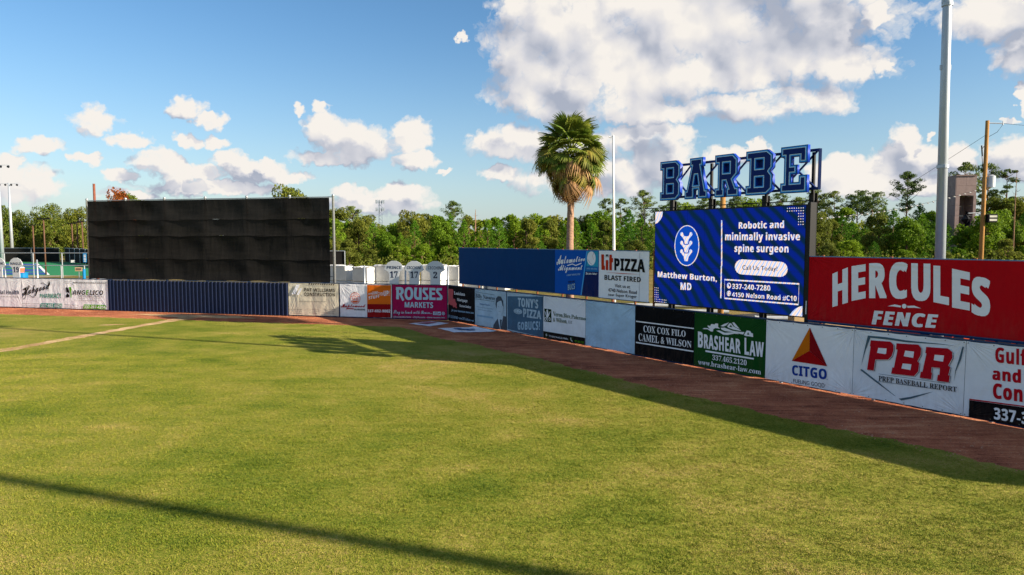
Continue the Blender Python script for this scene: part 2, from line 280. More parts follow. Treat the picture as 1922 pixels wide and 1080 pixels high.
# banner artwork: name, wall line, start and end along the wall, bottom, top, cloth colour, artwork in metres
DATA = [
 ('memorial', 'L', -40.883, -36.962, 0.07, 2.45, 'white', [
  ('T','Memorial Health','sb','navyt',[(0.22,1.427),(3.645,1.477),(0.197,1.085),(3.623,1.13)],0.0),
  ('T','of Health. The Art of Caring.','sr','tan',[(1.507,0.963),(3.595,0.97),(1.5,0.856),(3.587,0.85)],0.01),
 ]),
 ('hobgood', 'L', -36.946, -32.671, 0.07, 2.45, 'white', [
  ('T','Hobgood','sc','black',[(0.066,1.748),(2.927,2.245),(-0.002,0.664),(2.878,1.414)],0.03),
  ('L','logo','black',0.05,[(1.982,2.089),(2.189,2.116),(2.529,1.931),(2.757,1.839),(2.885,2.031),(2.839,2.244),(2.721,2.219),(2.674,1.909),(2.678,1.482)]),
  ('L','logo','black',0.05,[(0.142,1.533),(0.393,1.729),(0.342,0.912),(0.15,0.715),(0.013,0.905),(0.24,1.198),(0.711,1.111),(1.056,0.926),(1.295,0.955)]),
  ('T','PHARMACY','sb','teal',[(1.829,1.204),(3.975,1.306),(1.809,0.869),(3.952,0.889)],0.0),
  ('P','colour_block','teal',[(1.902,0.45),(4.002,0.454),(3.984,0.122),(1.764,0.117)]),
  ('T','337-602-6024','sb','white',[(1.921,0.389),(3.965,0.406),(1.907,0.154),(3.952,0.178)],0.0),
  ('T','2640 Country Club Rd #150','sr','grey',[(-0.017,0.432),(1.736,0.437),(-0.022,0.345),(1.731,0.351)],0.01),
  ('T','Lake Charles,LA 70605','sr','grey',[(-0.011,0.24),(1.517,0.241),(-0.017,0.143),(1.512,0.154)],0.01),
 ]),
 ('angelico', 'L', -32.65, -28.431, 0.07, 2.45, 'white', [
  ('T','WWW.ANGELICOCONSTRUCTION.COM','sb','grey',[(0.899,2.255),(3.999,2.24),(0.892,2.123),(3.994,2.138)],0.0),
  ('T','Commercial','sr','grey',[(0.024,2.289),(0.696,2.299),(0.02,2.218),(0.692,2.228)],0.0),
  ('T','Metal','sr','grey',[(0.188,2.15),(0.504,2.155),(0.184,2.079),(0.501,2.084)],0.0),
  ('P','logo','black',[(0.169,1.806),(0.34,1.776),(0.386,1.564),(0.176,1.419)]),
  ('P','logo','black',[(0.175,1.395),(0.418,1.636),(0.513,1.284),(0.318,1.375)]),
  ('P','logo','black',[(0.314,1.318),(0.461,1.165),(0.44,0.999),(0.295,0.963),(0.152,0.994),(0.15,1.159)]),
  ('P','logo','lime',[(0.457,1.811),(0.686,1.814),(0.68,0.971),(0.599,0.97),(0.567,1.426)]),
  ('T','ANG','si','black',[(0.789,1.595),(2.058,1.594),(0.767,1.204),(2.038,1.219)],-0.01),
  ('T','E','si','lime',[(2.098,1.604),(2.409,1.6),(2.078,1.219),(2.389,1.216)],-0.01),
  ('T','LICO','si','black',[(2.465,1.601),(3.783,1.601),(2.445,1.217),(3.765,1.229)],-0.01),
  ('T','CONSTRUCTION COMPANY LLC','sr','grey',[(1.307,1.148),(3.745,1.168),(1.3,1.026),(3.738,1.042)],0.01),
  ('T','• Commercial','sr','grey',[(1.124,0.942),(2.007,0.96),(1.121,0.872),(2.004,0.89)],0.0),
  ('T','• Industrial','sr','grey',[(2.601,0.972),(3.378,0.988),(2.597,0.879),(3.373,0.895)],0.0),
  ('T','Concrete Metal Buildings Structural Steel','sr','grey',[(0.916,0.787),(3.548,0.819),(0.911,0.703),(3.544,0.726)],0.01),
  ('T','918 West Napoleon','sr','grey',[(-0.042,0.412),(1.336,0.415),(-0.047,0.318),(1.33,0.321)],0.02),
  ('T','Sulphur,LA 70663','sr','grey',[(-0.052,0.223),(1.245,0.225),(-0.057,0.137),(1.24,0.13)],0.02),
  ('P','colour_block','lime',[(1.883,0.441),(3.965,0.442),(3.959,0.102),(1.752,0.109)]),
  ('T','337-287-4204','sb','white',[(1.902,0.371),(3.928,0.38),(1.89,0.146),(3.917,0.156)],0.0),
 ]),
 ('patwilliams', 'L', -12.394, -8.333, 0.07, 2.45, 'cream', [
  ('T','PAT WILLIAMS','sb','dark',[(1.3,2.092),(3.786,2.078),(1.294,1.843),(3.782,1.837)],-0.02),
  ('T','CONSTRUCTION','sb','dark',[(1.292,1.766),(3.78,1.769),(1.286,1.508),(3.775,1.527)],-0.02),
  ('T','www.patwilliamsconstruction.com','sr','grey',[(0.873,1.169),(3.093,1.186),(0.871,1.062),(3.091,1.075)],0.0),
  ('T','5601 South Gate Street','sr','grey',[(0.139,0.549),(1.121,0.542),(0.138,0.484),(1.119,0.473)],0.0),
  ('T','Houston,LA 70605','sr','grey',[(0.242,0.413),(1.06,0.403),(0.24,0.348),(1.058,0.334)],0.0),
  ('T','337 436 5566','sr','grey',[(0.344,0.277),(0.999,0.263),(0.342,0.212),(0.998,0.194)],0.0),
  ('T','1427 Hodges Street','sr','grey',[(1.454,0.58),(2.424,0.573),(1.453,0.516),(2.422,0.505)],0.0),
  ('T','Lake Charles,LA 70601','sr','grey',[(1.556,0.445),(2.364,0.435),(1.554,0.381),(2.362,0.367)],0.0),
  ('T','337 433 1300','sr','grey',[(1.657,0.31),(2.304,0.297),(1.656,0.246),(2.303,0.228)],0.0),
  ('T','1414 Providence Rd','sr','grey',[(2.824,0.613),(3.78,0.606),(2.822,0.549),(3.779,0.538)],0.0),
  ('T','Hammond,LA 70401','sr','grey',[(2.924,0.479),(3.722,0.469),(2.923,0.415),(3.72,0.401)],0.0),
  ('T','985 345 1100','sr','grey',[(3.024,0.345),(3.663,0.331),(3.023,0.281),(3.662,0.263)],0.0),
  ('P','stripe','dark',[(1.72,2.44),(1.805,2.442),(1.756,2.338),(1.671,2.337)]),
  ('P','stripe','dark',[(1.9,2.439),(1.985,2.441),(1.935,2.337),(1.85,2.336)]),
  ('P','stripe','dark',[(2.079,2.438),(2.164,2.439),(2.114,2.336),(2.03,2.335)]),
  ('P','stripe','dark',[(2.258,2.437),(2.342,2.438),(2.293,2.335),(2.208,2.334)]),
  ('P','stripe','dark',[(2.436,2.436),(2.521,2.437),(2.472,2.334),(2.387,2.333)]),
  ('P','stripe','dark',[(2.615,2.435),(2.699,2.436),(2.65,2.333),(2.565,2.332)]),
  ('P','stripe','dark',[(2.792,2.434),(2.877,2.435),(2.828,2.332),(2.743,2.331)]),
  ('P','stripe','dark',[(2.97,2.433),(3.054,2.434),(3.005,2.331),(2.921,2.33)]),
  ('P','stripe','dark',[(3.147,2.432),(3.231,2.433),(3.183,2.33),(3.099,2.329)]),
  ('P','stripe','dark',[(3.324,2.43),(3.408,2.432),(3.36,2.329),(3.276,2.328)]),
  ('P','stripe','dark',[(3.501,2.429),(3.585,2.431),(3.536,2.328),(3.453,2.327)]),
  ('P','stripe','dark',[(3.678,2.428),(3.761,2.43),(3.713,2.327),(3.629,2.326)]),
  ('P','logo','white',[(0.711,2.348),(0.997,2.352),(0.598,1.615),(0.262,1.609)]),
  ('P','logo','white',[(0.991,2.074),(1.181,2.055),(0.883,1.578),(0.668,1.574)]),
 ]),
 ('maplewood', 'L', -8.231, -4.192, 0.07, 2.45, 'white', [
  ('O','logo','orange',0.04,1.209,1.42,0.402,0.412),
  ('O','logo','orange',0.03,1.202,1.495,0.205,0.203),
  ('L','logo','orange',0.05,[(0.881,1.51),(1.544,1.523)]),
  ('P','logo','white',[(0.858,1.497),(1.567,1.511),(1.562,1.242),(0.853,1.227)]),
  ('T','MB','se','orange',[(0.949,1.448),(1.466,1.459),(0.946,1.271),(1.463,1.282)],0.02),
  ('L','logo','orange',0.05,[(0.899,1.215),(1.517,1.229)]),
  ('P','logo','orange',[(1.004,1.197),(1.425,1.206),(1.355,1.111),(1.067,1.105)]),
  ('T','STAFFED EVENT','sr','black',[(0.934,1.878),(1.483,1.921),(0.933,1.806),(1.482,1.846)],0.0),
  ('T','Maplewood','sc','red',[(0.08,0.986),(2.013,1.008),(0.073,0.626),(2.008,0.693)],0.05),
  ('L','logo','red',0.07,[(0.498,0.636),(0.775,0.672),(1.095,0.65)]),
  ('T','BURGERS','sb','black',[(1.132,0.672),(1.985,0.68),(1.13,0.558),(1.983,0.554)],0.02),
  ('P','colour_block','orange2',[(2.163,2.402),(4.001,2.414),(3.974,1.052),(2.15,1.028)]),
  ('P','colour_block','darkred',[(2.15,1.028),(3.974,1.052),(3.952,0.102),(2.134,0.078)]),
  ('T',"WE'RE",'sb','white',[(2.244,1.809),(2.524,1.835),(2.242,1.705),(2.522,1.723)],0.0),
  ('T','GOING','sb','white',[(2.534,1.907),(2.967,1.969),(2.531,1.71),(2.964,1.76)],0.03),
  ('T','TO','sb','white',[(2.984,1.898),(3.119,1.901),(2.983,1.802),(3.117,1.805)],0.0),
  ('T','STUFF','sb','white',[(2.272,1.58),(3.117,1.742),(2.268,1.358),(3.113,1.513)],0.04),
  ('T','YOU','sb','white',[(3.132,1.876),(3.423,1.906),(3.129,1.638),(3.42,1.665)],-0.02),
  ('T','UP!','sb','white',[(3.447,1.998),(3.871,2.026),(3.442,1.624),(3.867,1.673)],0.04),
  ('T','337-602-9002','sb','white',[(2.166,0.634),(3.933,0.669),(2.163,0.445),(3.93,0.46)],0.03),
 ]),
 ('rouses', 'L', -4.136, -0.073, 0.07, 2.45, 'magenta', [
  ('P','logo','lblue',[(0.282,2.278),(0.638,2.291),(0.805,2.227),(0.867,2.071),(0.857,1.896),(0.725,1.736),(0.907,1.372),(0.757,1.292),(0.501,1.784),(0.496,1.416),(0.29,1.412),(0.306,2.089),(0.261,2.089)]),
  ('P','logo','magenta',[(0.504,2.093),(0.617,2.081),(0.653,1.997),(0.625,1.892),(0.501,1.837)]),
  ('T','O','sb','lblue',[(0.929,2.299),(1.587,2.3),(0.918,1.379),(1.577,1.386)],0.05),
  ('P','logo','lblue',[(1.679,2.277),(1.894,2.27),(1.832,1.984),(1.821,1.705),(1.876,1.601),(2.005,1.597),(2.019,2.272),(2.215,2.268),(2.206,1.417),(1.855,1.409),(1.701,1.493),(1.628,1.666),(1.639,1.98)]),
  ('P','logo','lblue',[(2.343,2.277),(2.71,2.27),(2.672,2.11),(2.47,2.092),(2.444,2.029),(2.705,1.722),(2.722,1.549),(2.629,1.425),(2.298,1.418),(2.3,1.592),(2.539,1.608),(2.551,1.667),(2.285,1.957),(2.268,2.096)]),
  ('P','logo','lblue',[(2.784,2.278),(3.24,2.268),(3.239,2.095),(2.965,2.101),(2.964,1.952),(3.201,1.946),(3.2,1.783),(2.962,1.789),(2.961,1.595),(3.246,1.594),(3.244,1.421),(2.776,1.418)]),
  ('P','logo','lblue',[(3.35,2.27),(3.731,2.266),(3.701,2.104),(3.483,2.1),(3.457,2.03),(3.745,1.725),(3.762,1.553),(3.67,1.423),(3.317,1.416),(3.319,1.589),(3.563,1.6),(3.581,1.663),(3.3,1.958),(3.275,2.113)]),
  ('T','MARKETS','sb','lblue',[(0.932,1.239),(3.06,1.261),(0.927,0.847),(3.057,0.855)],0.03),
  ('T','Stay in touch with Rouses...','sc','lblue',[(0.073,0.643),(2.989,0.652),(0.068,0.28),(2.986,0.346)],0.04),
  ('P','logo','lblue',[(3.055,0.608),(3.318,0.608),(3.316,0.365),(3.053,0.365)]),
  ('T','f','sb','magenta',[(3.153,0.587),(3.263,0.589),(3.151,0.361),(3.261,0.364)],0.0),
  ('P','logo','lblue',[(3.373,0.609),(3.628,0.612),(3.626,0.37),(3.371,0.366)]),
  ('P','logo','magenta',[(3.426,0.507),(3.499,0.484),(3.573,0.562),(3.59,0.476),(3.499,0.405),(3.426,0.42)]),
  ('O','logo','lblue',0.035,3.809,0.492,0.116,0.111),
  ('O','logo','lblue',0.03,3.809,0.492,0.054,0.052),
  ('T','@RousesMarkets • #MyRouses • www.rouses.com','sb','lblue',[(0.048,0.226),(3.916,0.266),(0.046,0.067),(3.915,0.128)],0.0),
 ]),
 ('mortgage', 'R', 0.067, 3.452, 0.07, 2.45, 'nearblack', [
  ('P','logo','salmon',[(-0.012,2.235),(0.652,2.233),(0.729,2.074),(0.646,1.729),(0.658,1.594),(0.939,1.58),(0.97,1.413),(1.163,1.258),(1.096,1.118),(1.173,1.022),(1.095,0.948),(0.9,1.034),(0.704,0.984),(0.541,1.142),(0.408,1.097),(0.242,1.17),(0.008,1.176),(0.078,1.416),(0.062,1.69)]),
  ('T','Louisiana','se','white',[(0.815,2.107),(2.217,2.094),(0.812,1.876),(2.215,1.875)],0.0),
  ('T','Mortgage','se','white',[(1.186,1.665),(2.523,1.675),(1.184,1.412),(2.521,1.428)],0.0),
  ('T','Associates','se','white',[(1.471,1.282),(2.966,1.282),(1.47,1.097),(2.964,1.102)],0.0),
  ('T','...for your hometown home loan','si','lblue2',[(0.358,0.854),(3.289,0.894),(0.356,0.665),(3.287,0.731)],0.0),
  ('T','337-310-HOME • www.337LAHome.com','se','lblue2',[(-0.049,0.423),(3.285,0.411),(-0.051,0.232),(3.284,0.248)],0.0),
 ]),
 ('navarre', 'R', 3.491, 7.034, 0.07, 2.45, 'fadedblue', [
  ('L','stripe','dgrey',0.02,[(0.084,2.234),(2.28,2.175)]),
  ('L','stripe','dgrey',0.02,[(0.081,1.776),(2.278,1.762)]),
  ('T','Billy Navarre','se','dgrey',[(0.083,2.139),(2.325,2.056),(0.081,1.776),(2.324,1.795)],-0.02),
  ('T','Owner/Dealer','se','mblue',[(0.599,1.544),(1.797,1.559),(0.598,1.422),(1.797,1.441)],0.0),
  ('T','Billy Navarre Chevrolet,Cadillac','se','mgrey',[(0.219,1.316),(2.138,1.302),(0.218,1.234),(2.138,1.223)],-0.02),
  ('T','Honda,Hyundai and Isuzu','se','mgrey',[(0.367,1.156),(2.006,1.15),(0.366,1.065),(2.006,1.063)],-0.02),
  ('P','logo','mgrey2',[(0.265,0.763),(2.121,0.775),(2.121,0.666),(0.264,0.649)]),
  ('P','portrait','dgrey',[(2.134,0.031),(2.197,0.301),(2.657,0.738),(2.919,-0.015)]),
  ('P','portrait','dgrey',[(2.919,-0.015),(3.241,0.943),(3.565,0.929),(3.564,0.034)]),
  ('P','portrait','pgrey',[(2.432,1.89),(2.66,2.036),(3.109,1.938),(3.242,1.649),(3.242,1.349),(3.182,1.13),(2.958,0.938),(2.695,1.001),(2.544,1.248),(2.446,1.587)]),
  ('P','portrait','dgrey',[(2.415,1.585),(2.47,1.979),(2.698,2.125),(2.998,2.124),(3.22,1.861),(3.257,1.522),(3.183,1.559),(3.05,1.87),(2.81,1.831),(2.583,1.706),(2.537,1.313)]),
  ('P','portrait','pgrey',[(2.695,0.98),(3.256,0.965),(2.994,0.036),(2.919,0.006),(2.657,0.738)]),
  ('P','portrait','dgrey',[(2.883,0.694),(3.107,0.694),(3.047,0.257),(2.994,0.036),(2.919,0.244)]),
  ('L','portrait','dgrey',0.012,[(3.019,1.511),(3.094,1.466)]),
  ('L','portrait','dgrey',0.012,[(2.696,1.477),(2.809,1.495)]),
  ('L','portrait','dgrey',0.015,[(2.771,1.181),(2.996,1.166)]),
 ]),
 ('tonys', 'R', 7.112, 10.638, 0.07, 2.45, 'fadedblue', [
  ('P','colour_block','slate',[(0.076,2.192),(3.549,2.406),(3.542,0.049),(0.074,0.176)]),
  ('O','logo','fadedblue',None,1.144,1.351,0.428,0.158),
  ('O','logo','slate',0.02,1.144,1.351,0.332,0.117),
  ('O','logo','slate',None,1.004,1.373,0.049,0.021),
  ('O','logo','slate',None,1.213,1.316,0.049,0.021),
  ('O','logo','slate',None,1.283,1.413,0.048,0.021),
  ('T',"TONY'S",'sb','fadedblue',[(1.143,2.181),(3.117,2.198),(1.143,1.642),(3.119,1.68)],0.08),
  ('T','PIZZA','sb','fadedblue',[(1.681,1.582),(3.395,1.564),(1.682,1.068),(3.397,1.087)],0.08),
  ('T','GO','sb','fadedb2',[(1.13,0.726),(1.778,0.769),(1.131,0.247),(1.779,0.304)],0.08),
  ('T','BUCS!','sb','fadedb2',[(1.846,0.804),(3.283,0.977),(1.847,0.312),(3.285,0.459)],0.08),
 ]),
 ('veron', 'R', 10.677, 14.247, 0.07, 2.45, 'white2', [
  ('P','logo','dgreen',[(0.108,1.737),(0.729,1.73),(0.733,1.005),(0.112,1.007)]),
  ('P','logo','white2',[(0.315,1.683),(0.42,1.712),(0.502,1.445),(0.442,1.243),(0.317,1.271)]),
  ('L','logo','white2',0.05,[(0.159,1.572),(0.285,1.347),(0.412,1.044)]),
  ('L','logo','white2',0.05,[(0.643,1.613),(0.503,1.367),(0.38,1.198)]),
  ('O','logo','white2',0.04,0.211,1.143,0.088,0.11),
  ('O','logo','white2',0.04,0.597,1.172,0.086,0.101),
  ('T','Veron,Bice,Palermo','sl','green2',[(0.9,1.635),(3.597,1.573),(0.902,1.344),(3.599,1.354)],-0.03),
  ('T','& Wilson,','sl','green2',[(0.902,1.286),(2.118,1.324),(0.904,1.034),(2.12,1.04)],-0.03),
  ('T','LLC','sl','grey',[(2.205,1.249),(2.536,1.258),(2.206,1.098),(2.538,1.108)],-0.03),
  ('P','colour_block','nearblack',[(0.039,0.441),(3.631,0.459),(3.615,-0.022),(0.041,-0.015)]),
  ('O','logo','dgreen',None,0.323,0.216,0.174,0.177),
  ('O','logo','white',0.03,0.323,0.247,0.062,0.064),
  ('O','logo','dgreen',None,2.489,0.238,0.17,0.188),
  ('L','logo','white',0.04,[(2.431,0.336),(2.444,0.225),(2.57,0.146)]),
  ('T','721 Kirby Street,Lake Charles','se','white',[(0.541,0.264),(2.202,0.302),(0.541,0.147),(2.203,0.166)],-0.01),
  ('T','337-493-2356','se','lime',[(2.755,0.243),(3.476,0.256),(2.756,0.131),(3.477,0.156)],-0.01),
 ]),
 ('blank', 'R', 14.264, 17.818, 0.07, 2.45, 'paleblue', [
 ]),
 ('coxcox', 'R', 17.839, 21.393, 0.07, 2.45, 'nearblack', [
  ('P','stripe','white',[(0.05,1.726),(3.616,1.737),(3.617,1.688),(0.051,1.669)]),
  ('P','stripe','white',[(0.068,0.7),(3.639,0.72),(3.641,0.664),(0.069,0.638)]),
  ('T','COX COX FILO','se','white',[(0.548,1.554),(3.095,1.565),(0.554,1.224),(3.102,1.281)],-0.035),
  ('T','CAMEL & WILSON','se','white',[(0.237,1.139),(3.433,1.132),(0.244,0.775),(3.44,0.835)],-0.035),
 ]),
 ('brashear', 'R', 21.41, 24.97, 0.07, 2.45, 'forest', [
  ('P','logo','white',[(0.452,1.746),(0.544,1.797),(0.713,1.808),(0.839,1.777),(0.71,1.901),(0.731,1.927),(0.856,1.916),(0.908,2.007),(1.019,2.011),(1.061,1.995),(1.141,2.058),(1.263,2.06),(1.267,1.924),(1.37,1.85),(1.126,1.858),(1.024,1.797),(1.006,1.692),(0.903,1.681),(0.714,1.763),(0.546,1.745)]),
  ('P','logo','white',[(1.177,1.745),(1.331,1.778),(1.614,1.708),(1.929,1.76),(2.162,1.769),(2.325,1.728),(2.086,1.721),(1.775,1.632),(1.537,1.615),(1.374,1.682)]),
  ('P','logo','white',[(1.401,1.894),(1.589,1.924),(2.005,1.835),(2.334,1.828),(2.58,1.842),(2.515,1.736),(2.24,1.751),(1.929,1.777),(1.612,1.782),(1.451,1.825)]),
  ('P','logo','white',[(1.391,1.971),(1.565,2.073),(1.82,2.166),(1.666,2.016),(1.528,1.962)]),
  ('P','logo','white',[(1.726,1.989),(1.841,2.134),(1.919,2.142),(2.039,2.021),(2.408,1.895),(2.39,1.873),(2.043,1.889),(1.806,1.937)]),
  ('P','logo','forest',[(1.837,1.98),(1.913,2.081),(1.986,1.976)]),
  ('P','logo','white',[(1.976,2.181),(2.073,2.197),(2.212,2.072),(2.349,1.948),(2.195,1.988),(2.077,2.042)]),
  ('P','logo','white',[(2.554,1.714),(2.691,1.926),(2.859,1.911),(2.898,1.844),(2.983,1.828),(2.995,1.684),(2.809,1.695),(2.66,1.687)]),
  ('P','logo','forest',[(2.703,1.757),(2.76,1.862),(2.815,1.751)]),
  ('T','B','sb','white',[(0.216,1.616),(0.485,1.611),(0.233,0.917),(0.502,0.917)],0.06),
  ('T','RASHEAR','sb','white',[(0.542,1.537),(2.407,1.533),(0.558,0.904),(2.424,0.915)],0.06),
  ('T','L','sb','white',[(2.594,1.614),(2.804,1.613),(2.613,0.918),(2.824,0.914)],0.06),
  ('T','AW','sb','white',[(2.833,1.519),(3.493,1.528),(2.85,0.908),(3.511,0.929)],0.06),
  ('P','stripe','white',[(0.644,0.838),(3.063,0.834),(3.058,0.768),(0.646,0.762)]),
  ('T','337.465.2120','se','white',[(1.011,0.698),(2.725,0.704),(1.016,0.468),(2.731,0.475)],-0.02),
  ('T','www.brashear-law.com','se','white',[(0.258,0.384),(3.403,0.416),(0.264,0.156),(3.41,0.208)],-0.02),
 ]),
 ('citgo', 'R', 24.984, 28.513, 0.07, 2.45, 'white', [
  ('P','logo','orange3',[(1.846,2.326),(1.868,1.448),(1.15,0.959)]),
  ('P','logo','dred2',[(1.853,2.327),(2.579,0.966),(1.868,1.448)]),
  ('P','logo','red2',[(1.15,0.956),(1.868,1.445),(2.579,0.963)]),
  ('T','CITGO','sb','royal',[(1.169,0.811),(2.569,0.854),(1.182,0.409),(2.583,0.457)],0.06),
  ('T','FUELING GOOD','sr','dgrey2',[(1.243,0.272),(2.503,0.308),(1.247,0.125),(2.509,0.142)],0.0),
  ('O','logo','royal',0.008,2.602,0.476,0.019,0.022),
  ('O','logo','dgrey2',0.006,2.537,0.258,0.013,0.015),
 ]),
 ('pbr', 'R', 28.525, 32.077, 0.07, 2.45, 'white2', [
  ('P','logo','steel',[(0.485,2.275),(1.087,2.29),(1.766,2.257),(2.848,2.272),(3.271,2.255),(2.849,2.252),(1.769,2.194),(1.09,2.212),(0.578,2.206)]),
  ('P','logo','steel',[(0.485,2.275),(0.578,2.206),(0.431,1.765),(0.288,1.16),(0.394,1.797)]),
  ('P','logo','steel',[(3.454,2.255),(3.495,2.261),(3.435,1.862),(3.305,1.443),(3.26,1.084),(3.289,1.474),(3.377,1.854)]),
  ('P','logo','steel',[(0.267,1.037),(0.318,1.053),(0.828,0.741),(1.505,0.3),(1.471,0.307),(0.823,0.677),(0.283,1.002)]),
  ('P','logo','steel',[(1.599,0.239),(1.971,0.37),(2.417,0.568),(2.68,0.682),(2.418,0.534),(2.006,0.316),(1.695,0.193)]),
  ('P','logo','navyt',[(0.632,2.102),(1.289,2.132),(1.395,2.045),(1.409,1.868),(1.359,1.647),(1.244,1.506),(0.809,1.443),(0.77,1.053),(0.537,1.046),(0.633,1.876),(0.604,1.89)]),
  ('P','logo','navyt',[(0.9,1.866),(1.178,1.881),(1.167,1.711),(1.141,1.682),(0.861,1.687)]),
  ('P','logo','navyt',[(1.495,2.1),(2.185,2.145),(2.279,2.036),(2.278,1.811),(2.181,1.589),(2.241,1.528),(2.22,1.247),(2.098,1.07),(1.358,1.038),(1.391,1.258),(1.442,1.259),(1.537,1.885),(1.485,1.896)]),
  ('P','logo','navyt',[(1.787,1.89),(2.066,1.893),(2.048,1.681),(1.745,1.694)]),
  ('P','logo','navyt',[(1.721,1.444),(2.001,1.457),(1.976,1.261),(1.688,1.269)]),
  ('P','logo','navyt',[(2.435,2.101),(3.088,2.131),(3.206,2.033),(3.22,1.841),(3.11,1.584),(3.173,1.533),(3.123,1.273),(3.168,1.27),(3.147,1.041),(2.797,1.032),(2.819,1.24),(2.865,1.241),(2.872,1.469),(2.624,1.455),(2.616,1.276),(2.647,1.274),(2.625,1.054),(2.276,1.047),(2.3,1.26),(2.348,1.26),(2.45,1.886),(2.412,1.898)]),
  ('P','logo','navyt',[(2.701,1.876),(2.977,1.891),(2.955,1.685),(2.677,1.696)]),
  ('P','logo','white2',[(0.621,2.112),(1.279,2.141),(1.384,2.054),(1.398,1.878),(1.348,1.657),(1.234,1.515),(0.798,1.452),(0.759,1.063),(0.526,1.055),(0.622,1.885),(0.593,1.9)]),
  ('P','logo','white2',[(0.889,1.876),(1.168,1.891),(1.157,1.72),(1.13,1.691),(0.85,1.696)]),
  ('P','logo','white2',[(1.484,2.11),(2.175,2.154),(2.269,2.045),(2.268,1.82),(2.171,1.598),(2.231,1.537),(2.21,1.256),(2.087,1.079),(1.347,1.047),(1.38,1.268),(1.431,1.268),(1.526,1.895),(1.475,1.906)]),
  ('P','logo','white2',[(1.777,1.9),(2.055,1.902),(2.038,1.69),(1.734,1.704)]),
  ('P','logo','white2',[(1.711,1.453),(1.991,1.466),(1.966,1.27),(1.677,1.278)]),
  ('P','logo','white2',[(2.425,2.11),(3.079,2.14),(3.197,2.042),(3.21,1.85),(3.101,1.592),(3.163,1.541),(3.114,1.281),(3.159,1.278),(3.138,1.049),(2.787,1.04),(2.81,1.249),(2.856,1.249),(2.862,1.478),(2.615,1.464),(2.606,1.284),(2.637,1.282),(2.615,1.063),(2.266,1.056),(2.29,1.268),(2.338,1.269),(2.44,1.895),(2.402,1.907)]),
  ('P','logo','white2',[(2.691,1.885),(2.967,1.9),(2.945,1.694),(2.667,1.704)]),
  ('P','logo','red3',[(0.606,2.125),(1.265,2.154),(1.37,2.067),(1.384,1.89),(1.334,1.669),(1.219,1.527),(0.784,1.465),(0.745,1.075),(0.511,1.068),(0.607,1.898),(0.578,1.912)]),
  ('P','logo','white2',[(0.874,1.889),(1.153,1.903),(1.142,1.732),(1.116,1.704),(0.835,1.709)]),
  ('P','logo','red3',[(1.47,2.122),(2.162,2.166),(2.256,2.057),(2.255,1.832),(2.158,1.61),(2.218,1.549),(2.197,1.268),(2.074,1.091),(1.333,1.059),(1.366,1.28),(1.417,1.28),(1.512,1.907),(1.461,1.918)]),
  ('P','logo','white2',[(1.763,1.912),(2.042,1.914),(2.024,1.702),(1.721,1.716)]),
  ('P','logo','white2',[(1.697,1.465),(1.977,1.478),(1.952,1.282),(1.663,1.29)]),
  ('P','logo','red3',[(2.412,2.122),(3.066,2.152),(3.184,2.054),(3.198,1.861),(3.088,1.604),(3.151,1.553),(3.101,1.293),(3.146,1.29),(3.126,1.061),(2.774,1.052),(2.797,1.26),(2.843,1.261),(2.849,1.49),(2.602,1.476),(2.593,1.296),(2.624,1.294),(2.602,1.074),(2.253,1.068),(2.277,1.28),(2.325,1.281),(2.427,1.907),(2.389,1.919)]),
  ('P','logo','white2',[(2.678,1.897),(2.955,1.911),(2.932,1.706),(2.654,1.716)]),
  ('L','stripe','steel',0.012,[(0.918,0.985),(3.021,1.019)]),
  ('L','stripe','steel',0.012,[(0.907,0.717),(2.908,0.785)]),
  ('T','PREP BASEBALL REPORT','se','black',[(0.92,0.928),(3.36,0.957),(0.927,0.739),(3.367,0.791)],-0.01),
 ]),
 ('gulf', 'R', 32.089, 36.596, 0.07, 2.45, 'white2', [
  ('T','Gulf','sb','red3',[(0.784,2.392),(1.6,2.394),(0.805,1.893),(1.621,1.901)],0.06),
  ('T','and','sb','red3',[(0.735,1.744),(1.472,1.779),(0.752,1.345),(1.49,1.36)],0.08),
  ('T','Con','sb','red3',[(0.772,1.252),(1.537,1.29),(0.793,0.778),(1.559,0.799)],0.08),
  ('P','stripe','red3',[(0.155,0.644),(3.815,0.792),(3.816,0.758),(0.156,0.604)]),
  ('P','colour_block','nearblack',[(0.157,0.598),(3.817,0.736),(3.637,-0.04),(0.161,0.071)]),
  ('T','337-3','sb','white',[(0.832,0.505),(1.718,0.528),(0.848,0.137),(1.734,0.157)],0.06),
 ]),
 ('blueboard', 'U', 0.69, 11.075, 2.64, 5.06, 'boardblue', [
 ]),
 ('automotive', 'U', 11.094, 14.687, 2.64, 5.06, 'autoblue', [
  ('T','Automotive','sc','white',[(0.156,4.774),(2.539,4.77),(0.16,4.207),(2.542,4.495)],0.05),
  ('L','logo','white',0.05,[(1.083,4.202),(1.506,4.306),(1.801,4.231),(2.258,4.373)]),
  ('T','Alignment','sc','white',[(0.301,4.245),(2.34,4.289),(0.304,3.745),(2.345,3.906)],0.05),
  ('T','& BODY SERVICE,INC','si','lblue2',[(1.037,3.708),(2.183,3.826),(1.038,3.61),(2.184,3.717)],0.0),
  ('T','SUGAR LAND','sb','nearblack',[(1.166,3.346),(1.712,3.412),(1.167,3.255),(1.713,3.308)],0.0),
  ('T','BUCS','sb','nearblack',[(1.128,3.17),(1.762,3.285),(1.131,2.809),(1.765,2.929)],0.12),
  ('T','BUCS','sb','lblue2',[(1.148,3.148),(1.743,3.258),(1.151,2.833),(1.746,2.947)],0.05),
  ('P','stripe','skyb',[(2.654,5.016),(2.747,5.017),(2.301,2.623),(2.205,2.617)]),
  ('P','colour_block','navy2',[(2.581,3.931),(3.595,3.945),(3.594,2.616),(2.301,2.607)]),
  ('P','colour_block','cyanb',[(2.757,5.017),(3.595,5.023),(3.592,4.211),(2.663,4.235)]),
  ('O','logo','white',None,3.053,4.646,0.33,0.369),
